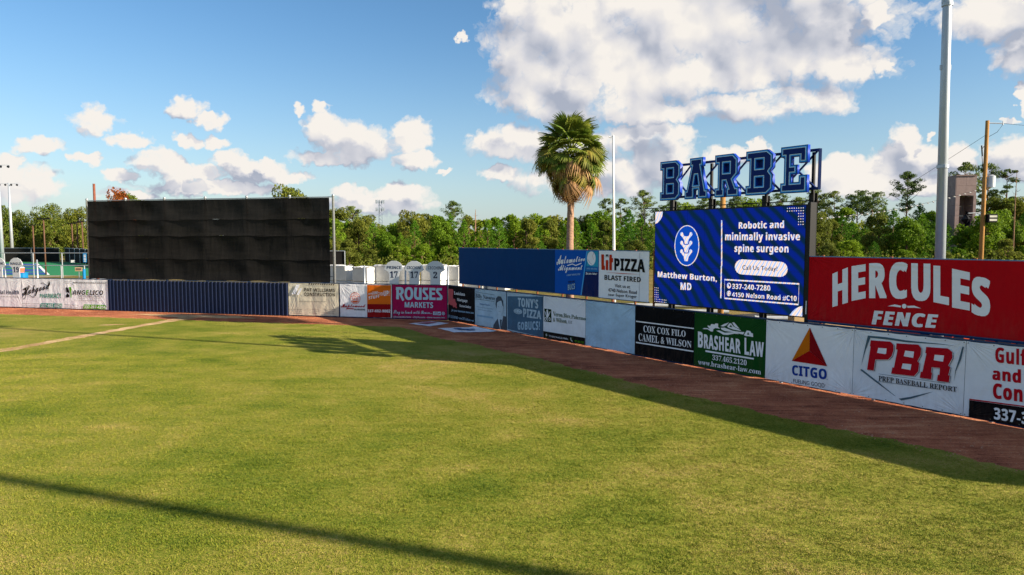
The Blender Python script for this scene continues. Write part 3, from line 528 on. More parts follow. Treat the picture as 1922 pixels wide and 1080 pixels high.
  ('L','logo','red',0.015,[(3.256,4.987),(3.143,4.798),(3.215,4.58)]),
  ('L','logo','royal',0.015,[(2.775,4.601),(2.894,4.447),(3.103,4.327)]),
  ('P','colour_block','midblue',[(2.663,4.229),(3.592,4.205),(3.595,3.951),(2.595,3.938)]),
  ('T','(337) 439-7731','sr','lblue2',[(2.701,4.132),(3.494,4.137),(2.702,4.037),(3.495,4.028)],0.02),
  ('T','Scan Me!','sb','white',[(2.629,3.895),(3.497,3.888),(2.63,3.774),(3.498,3.795)],0.02),
 ]),
 ('litpizza', 'U', 14.703, 18.199, 2.62, 5.06, 'white', [
  ('P','logo','litred',[(0.18,4.871),(0.388,4.875),(0.396,4.292),(0.463,4.288),(0.466,4.064),(0.208,4.071)]),
  ('P','logo','nearblack',[(0.521,4.871),(0.717,4.875),(0.711,4.713),(0.653,4.773),(0.622,4.833),(0.566,4.756),(0.536,4.7)]),
  ('P','logo','litred',[(0.524,4.587),(0.712,4.592),(0.711,4.058),(0.532,4.067)]),
  ('P','logo','litred',[(0.782,4.867),(0.968,4.87),(0.979,4.704),(1.056,4.691),(1.059,4.479),(0.982,4.477),(0.98,4.068),(0.794,4.067)]),
  ('T','PIZZA','sb','nearblack',[(1.15,4.693),(3.252,4.682),(1.16,4.074),(3.263,4.051)],0.08),
  ('P','logo','litred',[(0.511,3.953),(1.751,3.953),(2.942,3.943),(1.752,3.917)]),
  ('T','BLAST FIRED','sb','nearblack',[(0.447,3.818),(2.995,3.809),(0.45,3.563),(3.0,3.557)],0.02),
  ('T','Visit us at','sr','nearblack',[(1.212,3.388),(2.274,3.378),(1.215,3.224),(2.276,3.216)],0.025),
  ('T','4740 Nelson Road','sr','nearblack',[(0.733,3.148),(2.739,3.126),(0.735,2.958),(2.742,2.966)],0.025),
  ('T','near Super Kroger','sr','nearblack',[(0.736,2.897),(2.743,2.907),(0.739,2.707),(2.747,2.717)],0.025),
  ('L','panel_joint','grey',0.012,[(2.915,5.006),(2.907,2.612)]),
 ]),
 ('hercules', 'U', 26.428, 44.5, 2.56, 4.98, 'hercred', [
  ('T','H','sb','white',[(0.943,4.364),(1.52,4.628),(0.985,3.122),(1.565,3.333)],0.09),
  ('T','E','sb','white',[(1.656,4.672),(2.162,4.764),(1.701,3.401),(2.206,3.541)],0.09),
  ('T','R','sb','white',[(2.287,4.793),(2.895,4.835),(2.332,3.55),(2.941,3.592)],0.09),
  ('T','C','sb','white',[(2.978,4.856),(3.588,4.872),(3.026,3.579),(3.637,3.61)],0.09),
  ('T','U','sb','white',[(3.704,4.839),(4.307,4.838),(3.753,3.557),(4.357,3.584)],0.09),
  ('T','L','sb','white',[(4.402,4.782),(4.872,4.761),(4.45,3.567),(4.924,3.497)],0.09),
  ('T','E','sb','white',[(4.964,4.701),(5.48,4.594),(5.016,3.434),(5.531,3.373)],0.09),
  ('T','S','sb','white',[(5.534,4.5),(6.053,4.422),(5.586,3.264),(6.106,3.187)],0.09),
  ('P','logo','white',[(2.988,3.314),(3.224,3.395),(3.437,3.362),(3.416,3.305),(3.167,3.322)]),
  ('O','logo','white',None,3.536,3.358,0.076,0.079),
  ('P','logo','white',[(3.634,3.378),(3.862,3.402),(4.079,3.329),(3.865,3.329),(3.648,3.312)]),
  ('T','FENCE','si','white',[(2.442,3.125),(4.618,3.166),(2.46,2.617),(4.636,2.707)],0.1),
 ]),
 ('led', 'V', 18.578, 26.233, 2.66, 6.95, 'ledblue', [
  ('P','logo','ledwhite',[(-0.035,6.967),(0.463,6.951),(0.425,6.723),(0.296,6.545),(0.138,6.427),(-0.023,6.382)]),
  ('O','logo','ledwhite',0.09,1.908,5.364,0.709,0.924),
  ('O','logo','ledblue2',None,1.908,5.364,0.666,0.886),
  ('O','logo','ledwhite',None,1.613,5.89,0.085,0.087),
  ('O','logo','ledwhite',None,2.14,5.887,0.082,0.085),
  ('L','logo','ledwhite',0.13,[(1.624,5.871),(1.751,5.726),(2.022,5.725),(2.14,5.868)]),
  ('P','logo','ledwhite',[(1.716,5.734),(2.046,5.733),(1.979,5.442),(1.807,5.441)]),
  ('L','logo','ledblue2',0.05,[(1.532,5.499),(1.709,5.382),(2.054,5.384),(2.246,5.501)]),
  ('O','logo','ledwhite',None,1.622,5.499,0.085,0.086),
  ('O','logo','ledwhite',None,2.149,5.501,0.082,0.085),
  ('L','logo','ledwhite',0.13,[(1.632,5.479),(1.76,5.336),(2.031,5.338),(2.149,5.482)]),
  ('P','logo','ledwhite',[(1.725,5.343),(2.055,5.346),(1.988,5.054),(1.816,5.051)]),
  ('L','logo','ledblue2',0.05,[(1.541,5.106),(1.718,4.991),(2.063,4.997),(2.255,5.116)]),
  ('O','logo','ledwhite',None,1.631,5.107,0.084,0.086),
  ('O','logo','ledwhite',None,2.158,5.114,0.082,0.085),
  ('L','logo','ledwhite',0.13,[(1.641,5.088),(1.769,4.945),(2.04,4.95),(2.158,5.095)]),
  ('P','logo','ledwhite',[(1.734,4.952),(2.064,4.958),(1.997,4.665),(1.825,4.66)]),
  ('L','stripe','ledwhite',0.06,[(3.799,6.466),(3.85,4.493)]),
  ('L','stripe','ledwhite',0.06,[(3.832,4.5),(3.842,3.105)]),
  ('T','Robotic and','sb','ledwhite',[(4.662,6.381),(6.756,6.392),(4.67,6.094),(6.765,6.094)],0.06),
  ('T','minimally invasive','sb','ledwhite',[(3.989,5.948),(7.452,5.926),(4.001,5.508),(7.465,5.52)],0.06),
  ('T','spine surgeon','sb','ledwhite',[(4.475,5.444),(6.982,5.451),(4.487,5.019),(6.995,5.039)],0.06),
  ('T','Matthew Burton,','sb','ledwhite',[(0.22,4.15),(3.61,4.09),(0.227,3.824),(3.618,3.783)],0.06),
  ('T','MD','sb','ledwhite',[(1.612,3.674),(2.239,3.682),(1.62,3.346),(2.247,3.356)],0.06),
  ('P','logo','ledwhite',[(4.874,4.814),(4.737,4.787),(4.622,4.715),(4.547,4.609),(4.522,4.486),(4.553,4.364),(4.635,4.263),(4.754,4.199),(4.891,4.18),(6.666,4.158),(6.788,4.186),(6.89,4.255),(6.955,4.355),(6.976,4.47),(6.948,4.583),(6.876,4.678),(6.771,4.74),(6.648,4.76)]),
  ('T','Call Us Today!','sr','ledink',[(4.893,4.57),(6.521,4.567),(4.9,4.318),(6.528,4.337)],0.03),
  ('L','stripe','ledwhite',0.06,[(4.025,3.922),(7.48,3.919),(7.477,3.113),(4.037,3.119),(4.025,3.922)]),
  ('O','logo','ledwhite',0.04,4.255,3.676,0.104,0.125),
  ('L','logo','ledwhite',0.06,[(4.205,3.739),(4.22,3.648),(4.309,3.598)]),
  ('O','logo','ledwhite',0.03,4.259,3.344,0.104,0.118),
  ('L','logo','ledwhite',0.03,[(4.163,3.338),(4.355,3.343)]),
  ('L','logo','ledwhite',0.03,[(4.256,3.455),(4.262,3.227)]),
  ('O','logo','ledwhite',0.025,4.259,3.344,0.044,0.111),
  ('T','337-240-7280','sb','ledwhite',[(4.421,3.769),(6.236,3.795),(4.427,3.55),(6.243,3.569)],0.03),
  ('T','4150 Nelson Road #C10','sb','ledwhite',[(4.422,3.414),(7.401,3.454),(4.428,3.201),(7.408,3.219)],0.03),
  ('P','logo','ledwhite',[(7.683,3.072),(7.697,2.638),(7.118,2.636),(7.231,2.816),(7.373,2.946),(7.533,3.037)]),
  ('O','dot','ledwhite',None,6.901,6.862,0.023,0.024),
  ('O','dot','ledwhite',None,6.998,6.862,0.022,0.023),
  ('O','dot','ledwhite',None,7.095,6.861,0.022,0.023),
  ('O','dot','ledwhite',None,7.191,6.86,0.022,0.023),
  ('O','dot','ledwhite',None,7.286,6.859,0.022,0.023),
  ('O','dot','ledwhite',None,7.381,6.858,0.022,0.023),
  ('O','dot','ledwhite',None,7.475,6.857,0.022,0.023),
  ('O','dot','ledwhite',None,7.569,6.856,0.021,0.023),
  ('O','dot','ledwhite',None,6.903,6.755,0.022,0.024),
  ('O','dot','ledwhite',None,7.0,6.754,0.022,0.024),
  ('O','dot','ledwhite',None,7.096,6.754,0.022,0.023),
  ('O','dot','ledwhite',None,7.192,6.753,0.022,0.024),
  ('O','dot','ledwhite',None,7.288,6.753,0.021,0.023),
  ('O','dot','ledwhite',None,7.383,6.752,0.021,0.023),
  ('O','dot','ledwhite',None,7.477,6.752,0.021,0.023),
  ('O','dot','ledwhite',None,7.571,6.751,0.021,0.023),
  ('O','dot','ledwhite',None,7.384,6.646,0.022,0.023),
  ('O','dot','ledwhite',None,7.478,6.646,0.022,0.023),
  ('O','dot','ledwhite',None,7.572,6.646,0.022,0.023),
  ('O','dot','ledwhite',None,7.386,6.54,0.021,0.023),
  ('O','dot','ledwhite',None,7.48,6.54,0.022,0.023),
  ('O','dot','ledwhite',None,7.574,6.54,0.021,0.023),
  ('O','dot','ledwhite',None,7.387,6.434,0.022,0.023),
  ('O','dot','ledwhite',None,7.482,6.434,0.021,0.024),
  ('O','dot','ledwhite',None,7.575,6.435,0.022,0.023),
  ('O','dot','ledwhite',None,7.389,6.328,0.021,0.023),
  ('O','dot','ledwhite',None,7.483,6.329,0.022,0.023),
  ('O','dot','ledwhite',None,7.577,6.329,0.021,0.023),
  ('O','dot','ledwhite',None,7.39,6.222,0.022,0.023),
  ('O','dot','ledwhite',None,7.485,6.223,0.021,0.023),
  ('O','dot','ledwhite',None,7.579,6.224,0.021,0.023),
  ('O','dot','ledwhite',None,0.074,3.348,0.024,0.025),
  ('O','dot','ledwhite',None,0.173,3.346,0.024,0.024),
  ('O','dot','ledwhite',None,0.272,3.343,0.024,0.025),
  ('O','dot','ledwhite',None,0.076,3.24,0.024,0.025),
  ('O','dot','ledwhite',None,0.175,3.238,0.024,0.025),
  ('O','dot','ledwhite',None,0.274,3.236,0.024,0.024),
  ('O','dot','ledwhite',None,0.078,3.132,0.024,0.025),
  ('O','dot','ledwhite',None,0.177,3.13,0.024,0.025),
  ('O','dot','ledwhite',None,0.276,3.128,0.024,0.025),
  ('O','dot','ledwhite',None,0.08,3.024,0.025,0.025),
  ('O','dot','ledwhite',None,0.179,3.022,0.025,0.025),
  ('O','dot','ledwhite',None,0.278,3.021,0.024,0.024),
  ('O','dot','ledwhite',None,0.082,2.916,0.025,0.025),
  ('O','dot','ledwhite',None,0.181,2.914,0.025,0.025),
  ('O','dot','ledwhite',None,0.28,2.913,0.024,0.025),
  ('O','dot','ledwhite',None,0.084,2.808,0.025,0.024),
  ('O','dot','ledwhite',None,0.184,2.807,0.024,0.024),
  ('O','dot','ledwhite',None,0.282,2.805,0.025,0.025),
  ('O','dot','ledwhite',None,0.381,2.804,0.024,0.025),
  ('O','dot','ledwhite',None,0.478,2.803,0.024,0.024),
  ('O','dot','ledwhite',None,0.576,2.802,0.024,0.024),
  ('O','dot','ledwhite',None,0.673,2.801,0.023,0.024),
  ('O','dot','ledwhite',None,0.769,2.799,0.024,0.025),
  ('O','dot','ledwhite',None,0.086,2.699,0.025,0.025),
  ('O','dot','ledwhite',None,0.186,2.699,0.024,0.024),
  ('O','dot','ledwhite',None,0.284,2.698,0.025,0.024),
  ('O','dot','ledwhite',None,0.383,2.697,0.024,0.024),
  ('O','dot','ledwhite',None,0.481,2.696,0.024,0.024),
  ('O','dot','ledwhite',None,0.578,2.695,0.024,0.024),
  ('O','dot','ledwhite',None,0.675,2.694,0.023,0.024),
  ('O','dot','ledwhite',None,0.771,2.693,0.024,0.024),
 ]),
]

# letter outlines used in the artwork
GLYPH = {
 120288: (236,[[23,179,74,179,116,42,117,42,162,179,213,179,213,0,178,0,178,85,180,140,179,140,133,0,98,0,55,140,54,140,56,83,56,0,23,0]]),
 120306: (148,[[29,121,42,131,58,137,76,139,101,135,121,123,133,103,137,77,137,59,49,59,52,45,58,34,69,28,83,25,96,26,107,28,118,31,129,36,129,7,119,3,108,0,96,-2,81,-3,62,-1,45,5,31,15,20,28,14,46,11,67,13,89,19,107],[102,84,100,95,96,104,88,110,76,113,66,111,58,106,52,97,50,84]]),
 120314: (246,[[215,127,224,112,227,89,227,0,190,0,190,80,184,102,169,109,156,107,148,99,143,86,142,69,142,0,105,0,105,80,99,102,84,109,71,106,63,98,58,83,57,64,57,0,20,0,20,137,48,137,53,119,55,119,62,128,72,134,83,138,95,139,109,138,120,134,130,128,136,119,140,119,147,128,157,134,168,138,180,139,200,136]]),
 120316: (155,[[104,51,106,69,104,86,99,99,90,106,77,109,65,106,56,99,51,86,49,69,51,51,56,38,65,30,78,28,90,30,99,38],[59,0,43,6,30,16,20,30,13,47,11,69,16,99,29,121,50,134,78,139,96,137,112,131,125,121,135,107,141,89,144,69,139,38,126,16,105,2,77,-3]]),
 120319: (114,[[68,96,62,90,58,81,57,70,57,0,20,0,20,137,48,137,53,114,55,114,62,123,72,132,83,137,96,139,108,138,106,103,95,104,85,103,76,101]]),
 120310: (76,[[38,154,46,155,53,158,57,163,59,172,57,181,53,186,46,189,38,190,30,189,24,186,19,181,18,172,19,163,24,158,30,155],[20,0,20,137,57,137,57,0]]),
 120302: (151,[[23,127,35,132,48,136,61,138,76,139,100,136,118,127,129,112,132,91,132,0,106,0,99,19,98,19,89,9,80,3,68,-1,53,-3,36,0,23,8,14,22,11,41,14,60,26,73,45,81,72,84,95,85,95,91,94,100,90,107,83,111,74,112,64,111,55,109,45,106,36,102],[51,49,49,41,50,33,54,28,60,26,67,25,78,27,87,32,93,40,95,52,95,63,81,63,66,61,56,56]]),
 120313: (76,[[20,0,57,0,57,190,20,190]]),
 120283: (191,[[131,0,131,77,60,77,60,0,23,0,23,179,60,179,60,109,131,109,131,179,169,179,169,0]]),
 120321: (108,[[101,4,94,1,86,-1,76,-2,66,-3,55,-2,44,2,36,7,29,15,25,27,24,43,24,109,6,109,6,124,26,137,37,166,61,166,61,137,99,137,99,109,61,109,61,43,62,36,65,31,70,28,77,27,83,28,89,29,101,32]]),
 120309: (164,[[117,136,132,127,142,112,146,89,146,0,108,0,108,80,103,102,86,109,72,106,63,98,58,83,57,64,57,0,20,0,20,190,57,190,57,151,57,141,56,132,55,119,57,119,64,128,74,134,85,138,97,139]]),
 120023: (213,[[173,65,167,53,162,43,159,35,154,22,153,16,154,11,158,10,170,11,182,16,194,24,206,33,217,43,228,53,241,64,249,68,255,67,250,64,245,60,241,56,224,40,217,33,210,26,202,20,194,14,186,9,180,6,166,1,152,0,142,2,134,8,129,17,128,29,128,34,130,40,132,47,134,54,137,62,141,68,126,64,111,36,91,15,67,1,42,-3,23,-1,10,5,1,14,-2,26,0,35,5,43,13,48,23,49,30,48,35,45,39,40,40,35,39,29,35,26,29,23,23,21,18,19,16,15,17,11,22,8,28,5,36,4,50,7,62,16,72,30,83,51,55,40,54,43,56,46,63,50,74,55,88,61,102,84,120,107,101,95,88,91,82,92,78,94,75,98,74,102,76,108,82,116,88,123,90,127,89,128,83,126,74,121,64,113,55,103,47,95,43,92,39,93,38,95,39,97,41,100,46,105,63,120,68,125,73,128,83,133,91,135,98,134,103,131,106,127,108,122,106,114,101,104,115,113,133,128,150,140,160,145,162,140,159,137,153,130,145,117,140,107,136,97,132,85,128,71,146,77,161,100,177,119,192,134,207,146,220,153,233,156,241,154,248,151,252,145,254,139,249,125,234,109,223,101,210,93,196,86,180,79],[222,115,230,125,234,133,236,141,235,147,231,149,222,145,211,134,198,116,185,90,200,97,212,106]]),
 120056: (112,[[41,29,38,23,36,17,36,13,36,8,40,6,45,8,52,12,51,16,52,19,55,23,60,25,65,27,77,45,81,62,80,67,75,69,70,67,63,61,58,56,54,50,49,43,45,36],[96,54,94,46,91,38,86,30,78,21,83,22,87,25,91,27,96,31,101,26,92,19,83,14,75,11,66,10,50,1,34,-2,23,0,14,5,8,14,7,24,8,33,12,42,19,51,28,59,37,67,48,72,59,76,70,77,81,76,89,71,94,64]]),
 120043: (120,[[79,26,76,32,76,39,76,44,77,49,79,53,82,57,85,59,88,60,92,58,94,52,93,47,91,42,87,35],[15,23,18,31,23,42,30,54,17,42,13,47,22,55,29,62,34,67,38,74,82,144,114,147,60,56,40,21,38,17,38,14,39,8,44,7,49,7,56,10,64,15,72,22,69,30,68,41,69,50,72,58,76,66,81,72,87,77,93,78,102,74,105,62,104,52,100,42,94,33,85,24,91,25,97,27,102,30,108,35,112,30,104,24,97,21,90,18,79,18,57,3,34,-2,26,-1,19,3,15,9,14,17]]),
 120048: (132,[[98,17,105,22,112,28,117,23,108,16,98,10,88,4,78,0,60,-31,41,-55,22,-69,3,-74,-8,-72,-16,-69,-21,-63,-23,-55,-5,-27,48,-2,53,8,41,1,29,-2,19,0,11,5,6,12,5,22,6,32,11,41,17,51,26,59,36,66,47,72,58,76,69,77,80,74,86,67,91,76,122,78,84,10,91,14],[28,9,30,6,34,5,40,6,46,10,53,16,60,24,66,33,72,43,78,56,80,64,78,68,74,70,70,69,65,65,59,59,53,52,47,44,41,36,36,27,32,20,29,13],[2,-67,10,-63,19,-54,24,-46,30,-36,36,-25,44,-11,22,-20,6,-31,-4,-44,-7,-56,-5,-64]]),
 120045: (151,[[89,11,90,9,92,8,102,13,119,28,124,23,113,13,103,5,94,0,85,-2,77,0,70,3,66,8,65,14,65,16,49,3,33,-2,22,0,14,5,8,12,6,23,8,32,12,42,19,51,28,60,38,67,49,72,60,76,71,77,83,74,90,67,132,144,163,147,101,34,90,14],[44,6,50,10,57,16,63,23,70,32,76,41,82,53,84,62,82,68,77,70,73,69,67,66,62,61,56,55,51,48,46,41,41,34,38,29,33,20,32,12,33,7,39,5]]),
 120291: (157,[[108,122,100,141,78,148,60,148,60,95,73,95,87,96,98,101,105,109],[100,66,77,64,60,64,60,0,23,0,23,179,80,179,109,175,130,164,142,146,146,123,144,108,139,94,131,81,118,72]]),
 120276: (173,[[0,0,63,179,109,179,173,0,132,0,119,43,54,43,41,0],[76,116,63,74,110,74,97,116,86,152]]),
 120293: (165,[[81,69,60,69,60,0,23,0,23,179,75,179,106,175,128,165,141,149,146,125,145,114,141,104,136,95,129,88,121,82,113,78,165,0,123,0],[105,113,108,124,105,135,99,142,88,146,72,148,60,148,60,99,73,99,89,101,99,106]]),
 120278: (159,[[144,39,144,7,132,3,121,0,108,-2,95,-3,70,0,49,9,34,23,23,41,17,63,15,89,17,114,24,137,36,155,53,169,73,178,98,181,112,180,125,178,138,174,151,169,138,138,128,142,118,146,108,149,98,150,79,145,65,133,56,114,54,89,56,63,64,45,78,33,98,29,109,30,120,32,131,34]]),
 120300: (156,[[78,105,115,179,156,179,97,70,97,0,59,0,59,68,0,179,41,179]]),
 120815: (143,[[117,109,104,100,89,94,89,93,108,89,122,80,130,68,133,52,131,37,125,24,116,13,102,5,84,-1,61,-3,34,0,10,7,10,39,21,34,34,31,46,28,57,28,74,29,85,35,91,43,94,54,93,61,90,67,85,71,77,75,65,77,51,77,37,77,37,106,51,106,65,107,76,109,83,113,88,118,90,124,91,130,89,139,85,145,77,149,65,151,53,149,43,146,34,142,27,138,10,164,21,170,34,176,50,180,68,181,93,178,112,170,124,156,128,139,125,122]]),
 120819: (143,[[7,147,7,179,135,179,135,155,67,0,28,0,95,147]]),
 120818: (143,[[135,60,131,34,118,14,99,2,74,-3,57,0,41,6,28,17,18,32,11,51,9,76,9,91,11,106,14,121,19,135,26,147,35,158,46,168,60,175,78,179,98,181,117,180,122,179,122,149,117,150,101,151,81,149,66,144,56,136,49,124,45,111,44,95,45,95,51,103,59,110,70,115,84,116,105,112,121,101,131,83],[85,85,74,87,66,86,60,83,54,79,50,74,47,68,46,62,47,54,49,46,53,39,58,33,65,29,73,28,83,30,91,35,97,45,98,59,97,71,92,80]]),
 120812: (143,[[71,-3,92,0,108,9,120,22,128,40,132,63,134,89,130,128,119,157,99,175,71,181,51,179,35,170,23,157,15,139,11,116,9,89,13,51,24,22,43,4],[59,147,52,135,48,116,47,89,48,63,52,43,59,32,71,28,83,32,91,43,95,62,96,89,95,116,91,135,83,147,71,151]]),
 120814: (143,[[84,104,89,112,91,120,92,128,91,138,86,144,79,148,71,150,60,148,51,145,41,139,30,131,10,156,17,162,26,168,35,173,46,177,58,180,73,181,90,179,103,175,115,167,123,157,128,146,130,133,128,119,124,106,117,94,107,82,95,69,80,55,57,34,57,32,135,32,135,0,10,0,10,26,55,72,67,84,77,95]]),
 120816: (143,[[82,135,81,135,74,121,38,66,81,66,81,97],[83,179,117,179,117,66,139,66,139,37,117,37,117,0,81,0,81,37,4,37,4,63]]),
 120298: (242,[[121,136,113,94,89,0,46,0,0,179,37,179,60,81,69,34,77,79,103,179,139,179,165,79,173,34,182,81,205,179,242,179,196,0,153,0,129,94]]),
 120289: (203,[[23,0,23,179,70,179,148,45,149,45,147,70,147,82,147,94,147,179,181,179,181,0,133,0,55,135,54,135,55,122,56,110,56,97,56,84,56,0]]),
 120282: (181,[[139,144,130,147,119,149,108,150,92,148,79,142,68,133,60,121,55,106,54,89,55,72,58,58,64,46,73,37,85,31,100,29,107,29,114,30,124,32,124,69,90,69,90,100,161,100,161,8,147,4,132,0,116,-2,98,-3,62,3,36,21,20,50,15,90,17,116,25,138,39,156,57,170,80,178,108,181,122,180,136,178,149,175,161,170,148,140]]),
 120280: (140,[[23,179,125,179,125,148,60,148,60,108,121,108,121,77,60,77,60,31,125,31,125,0,23,0]]),
 120287: (141,[[60,179,60,31,133,31,133,0,23,0,23,179]]),
 120284: (97,[[30,32,30,147,8,157,8,179,89,179,89,157,68,147,68,32,89,22,89,0,8,0,8,22]]),
 120290: (199,[[73,178,100,181,126,178,148,170,164,156,175,138,182,115,185,90,182,64,175,41,164,23,148,9,126,0,100,-3,73,0,52,9,35,23,24,41,17,64,15,90,17,116,24,138,35,156,52,170],[57,64,65,45,79,33,100,29,120,33,134,45,142,64,145,90,142,115,134,134,120,146,100,150,79,146,65,134,57,115,54,90]]),
 120294: (138,[[88,180,101,178,114,174,127,169,115,139,103,143,93,147,83,149,73,150,63,148,56,145,52,139,51,132,53,123,59,117,70,110,97,97,108,90,116,82,123,73,126,62,128,50,123,28,111,12,90,1,62,-3,35,0,12,8,12,44,24,38,38,33,51,30,65,29,77,30,85,34,89,40,91,48,88,57,81,64,70,70,49,80,43,84,35,89,29,94,23,101,18,109,15,119,14,130,18,152,30,168,49,178,74,181]]),
 120295: (145,[[91,147,91,0,54,0,54,147,5,147,5,179,140,179,140,147]]),
 120296: (189,[[59,179,59,69,61,51,68,38,79,32,95,29,111,32,122,39,128,52,130,70,130,179,168,179,168,63,166,45,160,30,149,16,135,6,117,0,94,-3,62,2,40,16,26,37,21,64,21,179]]),
 120380: (157,[[106,0,103,43,45,43,24,0,-15,0,79,179,124,179,142,0],[84,123,60,74,101,74,96,143,97,150,96,150]]),
 120393: (189,[[88,179,129,47,130,47,139,94,157,179,190,179,152,0,111,0,67,135,66,135,58,84,40,0,7,0,44,179]]),
 120386: (173,[[128,149,118,149,102,148,89,142,78,134,69,124,62,111,57,98,54,84,53,70,55,53,62,40,73,32,89,29,95,29,110,32,118,69,85,69,92,100,161,100,141,7,128,4,115,0,100,-2,81,-3,53,2,33,15,19,37,15,67,17,89,22,110,30,130,42,147,56,161,74,172,95,179,120,181,145,178,170,169,156,139,147,143,138,146]]),
 120384: (136,[[113,31,106,0,7,0,44,179,144,179,138,148,75,148,67,108,125,108,118,77,60,77,50,31]]),
 120391: (129,[[82,179,50,31,113,31,106,0,7,0,44,179]]),
 120388: (96,[[57,32,76,22,72,0,-7,0,-3,22,20,32,45,147,26,157,31,179,110,179,105,157,82,147]]),
 120382: (153,[[111,181,126,180,139,178,151,174,163,169,149,138,140,143,131,146,121,149,111,150,97,148,85,142,75,134,67,123,61,110,56,97,54,83,53,70,55,52,61,39,72,32,88,29,98,30,109,32,119,35,129,39,129,7,120,4,109,1,96,-2,81,-3,52,2,32,16,19,39,15,68,16,83,19,99,23,115,30,130,38,144,48,156,61,167,75,175,92,180]]),
 120394: (183,[[123,7,104,0,81,-3,53,2,32,16,19,38,15,66,16,86,21,107,28,127,38,144,51,159,67,171,87,179,110,181,138,177,158,163,171,142,175,115,173,93,169,72,162,52,152,34,139,19],[68,125,62,112,57,98,54,82,53,66,55,50,61,39,71,32,84,29,98,32,111,40,121,52,130,69,135,90,137,114,135,128,129,140,120,147,107,150,95,148,85,143,76,135]]),
 120820: (143,[[43,176,57,180,72,181,86,180,100,176,112,170,121,162,127,151,128,138,126,123,119,111,109,102,97,94,106,89,115,83,122,75,129,67,133,57,134,46,132,32,126,21,117,11,104,4,89,-1,72,-3,45,1,25,10,13,25,9,45,11,62,19,75,30,85,43,93,32,102,23,111,16,123,14,138,16,151,22,162,32,170],[95,59,91,64,85,68,79,72,70,78,59,72,51,65,46,57,44,48,45,39,51,32,59,27,71,25,83,27,92,31,97,38,99,47,98,54],[56,120,63,115,72,110,80,114,87,120,91,126,93,135,91,143,87,149,80,152,71,153,63,152,56,149,51,143,50,135,51,127]]),
 119820: (236,[[5,0,5,7,16,8,23,12,27,19,28,30,28,142,28,150,26,155,24,158,20,161,14,162,6,163,6,170,69,170,118,53,167,170,230,170,230,163,220,161,213,158,210,151,209,141,209,32,209,23,210,16,213,11,217,9,222,7,230,7,230,0,147,0,147,7,155,8,161,9,165,12,168,16,169,23,169,31,169,149,107,0,101,0,39,145,39,30,41,18,45,11,52,8,63,7,63,0]]),
 119809: (165,[[110,30,112,48,110,66,103,77,91,84,73,86,68,86,68,24,69,17,71,12,75,10,83,9,96,11,105,18],[70,94,87,96,98,101,104,112,106,128,105,143,100,154,92,160,81,162,74,161,70,158,68,153,68,146,68,94],[6,163,6,170,82,170,131,160,148,131,137,106,107,92,144,77,156,49,151,28,138,13,117,3,89,0,6,0,6,7,17,8,23,12,27,19,28,31,28,137,27,147,26,154,23,158,19,161,13,163]]),
 120028: (204,[[134,22,134,27,135,32,138,44,140,50,144,58,149,67,155,78,161,89,168,100,174,111,190,136,179,124,169,111,157,97,145,79,138,68,132,58,126,46,110,15,106,9,103,5,98,0,93,-1,86,1,82,6,79,14,78,24,79,35,84,50,91,67,101,87,113,107,126,128,117,118,107,106,96,92,86,76,76,61,67,46,54,26,42,11,30,1,15,-2,5,0,-3,5,-8,13,-10,22,-9,29,-6,35,-2,40,3,44,9,47,15,48,26,44,30,35,29,30,26,27,22,24,14,22,7,19,5,13,6,10,8,8,12,5,17,5,26,7,36,15,42,22,48,30,55,41,64,54,81,81,97,104,113,124,128,141,141,153,149,156,153,155,155,152,153,141,145,123,140,111,134,98,128,84,122,71,116,58,112,46,109,36,108,29,121,53,135,76,148,96,162,114,175,129,187,141,200,152,208,156,212,155,203,128,195,110,188,93,182,78,165,33,160,20,158,10,159,9,160,8,166,10,174,14,184,22,194,31,206,41,217,52,231,64,240,68,246,67,235,59,197,23,180,9,166,1,154,-2,146,0,139,5,135,12]]),
 120042: (132,[[92,76,120,77,97,30,90,12,92,11,95,12,98,14,116,28,121,23,109,12,97,5,87,0,78,-2,72,-1,67,3,63,8,62,15,47,3,31,-2,21,0,13,5,8,12,6,22,7,31,12,41,18,50,27,59,37,66,48,72,59,76,70,77,82,74,87,66],[31,10,36,5,45,7,54,15,64,26,73,41,80,53,82,61,81,64,79,67,77,69,73,70,69,69,64,66,58,61,52,54,47,47,42,39,37,31,34,23,31,16]]),
 120057: (135,[[73,0,67,4,62,11,61,19,62,26,68,35,75,44,83,54,89,62,91,67,91,68,89,69,83,67,75,63,67,56,59,46,51,35,43,23,-6,-68,-37,-71,29,52,18,42,14,47,22,55,29,61,35,69,41,78,61,114,72,133,102,136,64,62,78,73,92,77,99,75,104,72,108,66,109,59,108,49,105,41,99,32,92,23,86,15,84,9,85,7,86,7,91,8,98,13,106,19,116,28,121,23,107,11,97,4,89,0,82,-2]]),
 120053: (105,[[21,3,16,9,15,16,17,29,25,45,29,53,23,46,18,42,13,46,22,55,30,63,38,72,45,82,82,143,112,147,59,49,51,35,45,24,42,17,41,12,41,9,44,8,48,9,53,12,61,19,71,28,76,23,64,12,55,5,45,0,35,-2,27,-1]]),
 120046: (103,[[55,37,62,43,67,49,71,55,72,62,71,67,68,69,64,68,59,64,54,58,49,51,43,42,39,32,47,34],[88,67,90,60,88,53,83,46,74,39,64,34,51,29,36,26,33,18,32,11,34,7,40,6,50,7,61,11,73,18,85,28,89,23,77,12,63,5,50,0,38,-2,24,0,14,6,7,15,4,25,6,33,10,42,17,51,26,59,36,67,47,72,58,76,68,77,76,76,83,72]]),
